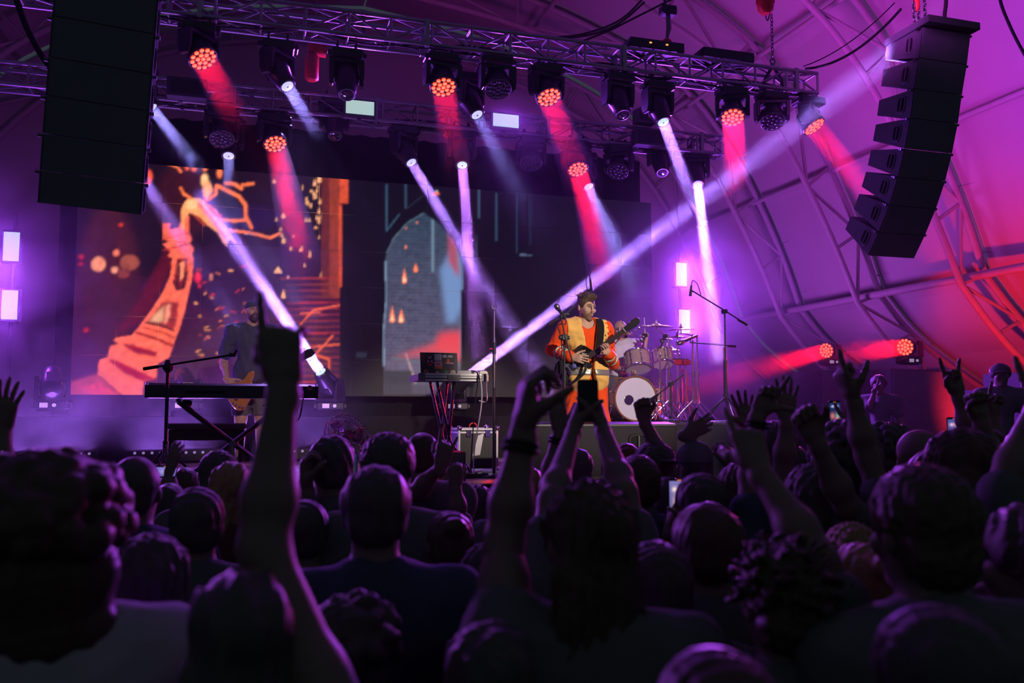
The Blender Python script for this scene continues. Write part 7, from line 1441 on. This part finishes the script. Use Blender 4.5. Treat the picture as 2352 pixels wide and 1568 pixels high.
# ------------------------------------------------------------------ phones held up
def paint(me, fn):
    co = np.empty(len(me.vertices) * 3, np.float32); me.vertices.foreach_get('co', co); co = co.reshape(-1, 3); col = np.ones((len(co), 4), np.float32); col[:, :3] = fn(co); at = me.attributes.new('screen', 'FLOAT_COLOR', 'POINT'); at.data.foreach_set('color', col.ravel())
def gridmesh(name, w, h, nx, ny, fn, m):
    vs = [(-w / 2 + w * i / nx, 0, -h / 2 + h * j / ny) for j in range(ny + 1) for i in range(nx + 1)]; k = nx + 1
    me = bpy.data.meshes.new(name); me.from_pydata(vs, [], [[j * k + i, j * k + i + 1, (j + 1) * k + i + 1, (j + 1) * k + i] for j in range(ny) for i in range(nx)])
    paint(me, lambda c: np.array([fn((x / w + .5), (z / h + .5)) for x, _, z in c], np.float32)); me.materials.append(m); return me
M['phone_screen'] = scr_mat('phone_screen_glow', 1.0)
def phone(label, q, w, h, fn=None, roll=0, tilt=0, yaw=0):
    c = P(*q); t = thing('phone', label, 'phone', c, -YAW + yaw, 'phones held over the crowd'); t.rotation_euler = (tilt, roll, -YAW + yaw)
    rr = [(-w / 2 + .008 + .008 * math.cos(a), -h / 2 + .008 + .008 * math.sin(a)) for a in (math.pi, math.pi * 1.25, math.pi * 1.5)]
    pts = []
    for cx, cz, a0 in ((1, 1, 0), (-1, 1, 90), (-1, -1, 180), (1, -1, 270)):
        for k in range(4): a = R(a0 + 30 * k); pts.append((cx * (w / 2 - .009) + .009 * math.cos(a), cz * (h / 2 - .009) + .009 * math.sin(a)))
    T = Matrix(((1, 0, 0, 0), (0, 0, 1, 0), (0, 1, 0, 0), (0, 0, 0, 1)))
    MB().prism(pts, -.004, .004, T, .0015).build('phone_body', M['plastic'], t)
    if fn:
        s = link('phone_display', gridmesh('phone_display', w - .006, h - .018, 14, 26, fn, M['phone_screen']), None, t, (0, -.0048, -.002))
        MB().box((0, -.005, h / 2 - .008), (.014, .002, .003), .2).build('recording_light', mat('rec_orange', (.4, .1, .02), .4, em=(1, .22, .05), es=.9, noise=0), t)
    else: MB().box((w * .2, .006, h * .36), (.026, .004, .028), .3).build('camera_bump', M['plastic'], t)
    return t
L_ = lambda *c: np.array(srgb(*c))
def stage_view(bg, spots):
    def f(u, v):
        c = L_(*bg) * (.6 + .5 * v)
        for x, y, rx, ry, col in spots:
            q = ((u - x) / rx) ** 2 + ((v - y) / ry) ** 2; c = c + L_(*col) * math.exp(-q)
        return np.minimum(c, 1.0)
    return f
phone('black phone back held up between two hands before the guitarist', (1350, 920, 2.95), .072, .145)
phone('bright phone showing blurred warm figures, held above the fair cropped head', (1560, 1146, 3.22), .078, .155, stage_view((120, 112, 176), [(.25, .78, .10, .06, (255, 220, 160)), (.6, .76, .1, .06, (255, 200, 140)), (.35, .45, .13, .16, (255, 190, 140)), (.75, .42, .14, .13, (255, 150, 90)), (.5, .12, .3, .12, (10, 10, 20))]))
phone('upright phone recording the stage, two blue lamps and the screen showing', (1918, 947, 4.9), .070, .132, stage_view((26, 40, 90), [(.3, .82, .12, .05, (200, 200, 255)), (.68, .82, .12, .05, (200, 200, 255)), (.25, .35, .2, .14, (200, 110, 90)), (.68, .34, .14, .16, (120, 170, 150)), (.6, .22, .14, .06, (220, 30, 30))]), roll=-.04)
phone('phone with a pale case edge peeping over the full-haired head', (2192, 992, 4.4), .074, .15, stage_view((70, 76, 150), [(.3, .8, .16, .06, (240, 180, 170)), (.7, .8, .16, .06, (240, 190, 170))]))
phone('dim blue phone glowing between the pinched hand and the tall dark head', (806, 1066, 4.3), .066, .13, stage_view((12, 40, 66), [(.6, .35, .12, .12, (220, 190, 90)), (.3, .7, .3, .1, (20, 70, 100))]))
phone('small blue phone over the long fair hair, before the wedge monitor', (1204, 1066, 4.4), .055, .10, stage_view((40, 76, 120), [(.6, .3, .2, .2, (110, 40, 60)), (.4, .7, .3, .2, (40, 90, 120))]))
phone('phone lying nearly flat and shining violet, under the keyboard stand', (378, 1083, 4.6), .13, .07, stage_view((120, 110, 200), [(.5, .5, .3, .3, (120, 110, 120))]), tilt=-.5)
c = P(1666, 1062, 3.6); t = thing('paper_card', 'small folded card catching violet light, held up near the bright phone', 'card', c, -YAW); MB().add([(-.05, 0, -.07), (.0, .02, -.06), (.0, .02, .07), (-.05, 0, .05)], [[0, 1, 2, 3]]).build('card_half', CL['white'], t); MB().add([(.0, .02, -.02), (.05, -.01, -.01), (.06, -.01, .05), (.0, .02, .07)], [[0, 1, 2, 3]]).build('card_half', CL['white'], t)
for lb, W, E, r in (('dark bead bracelet on the arm pointing into the red smoke', (1743, 950, 3.1), (1722, 1090, 3.1), .036), ('thin light band around the wrist of the bent hand near the phone holder', (1284, 990, 3.5), (1262, 1120, 3.5), .034), ('black band on the fist held high by the wavy-haired person', (1203, 985, 1.82), (1158, 1245, 1.78), .034)):
    a = Vector(px(W)); b = Vector(px(E)); d = (b - a).normalized(); bo = MB()
    for k in range(2): bo.torus((0, 0, 0), d, r + .002 * k, .006, 18, 6, T=Matrix.Translation(d * (.03 + .014 * k)))
    o = bo.build('bracelet', M['rubber']); o.location = a; tag(o, lb, 'bracelet')
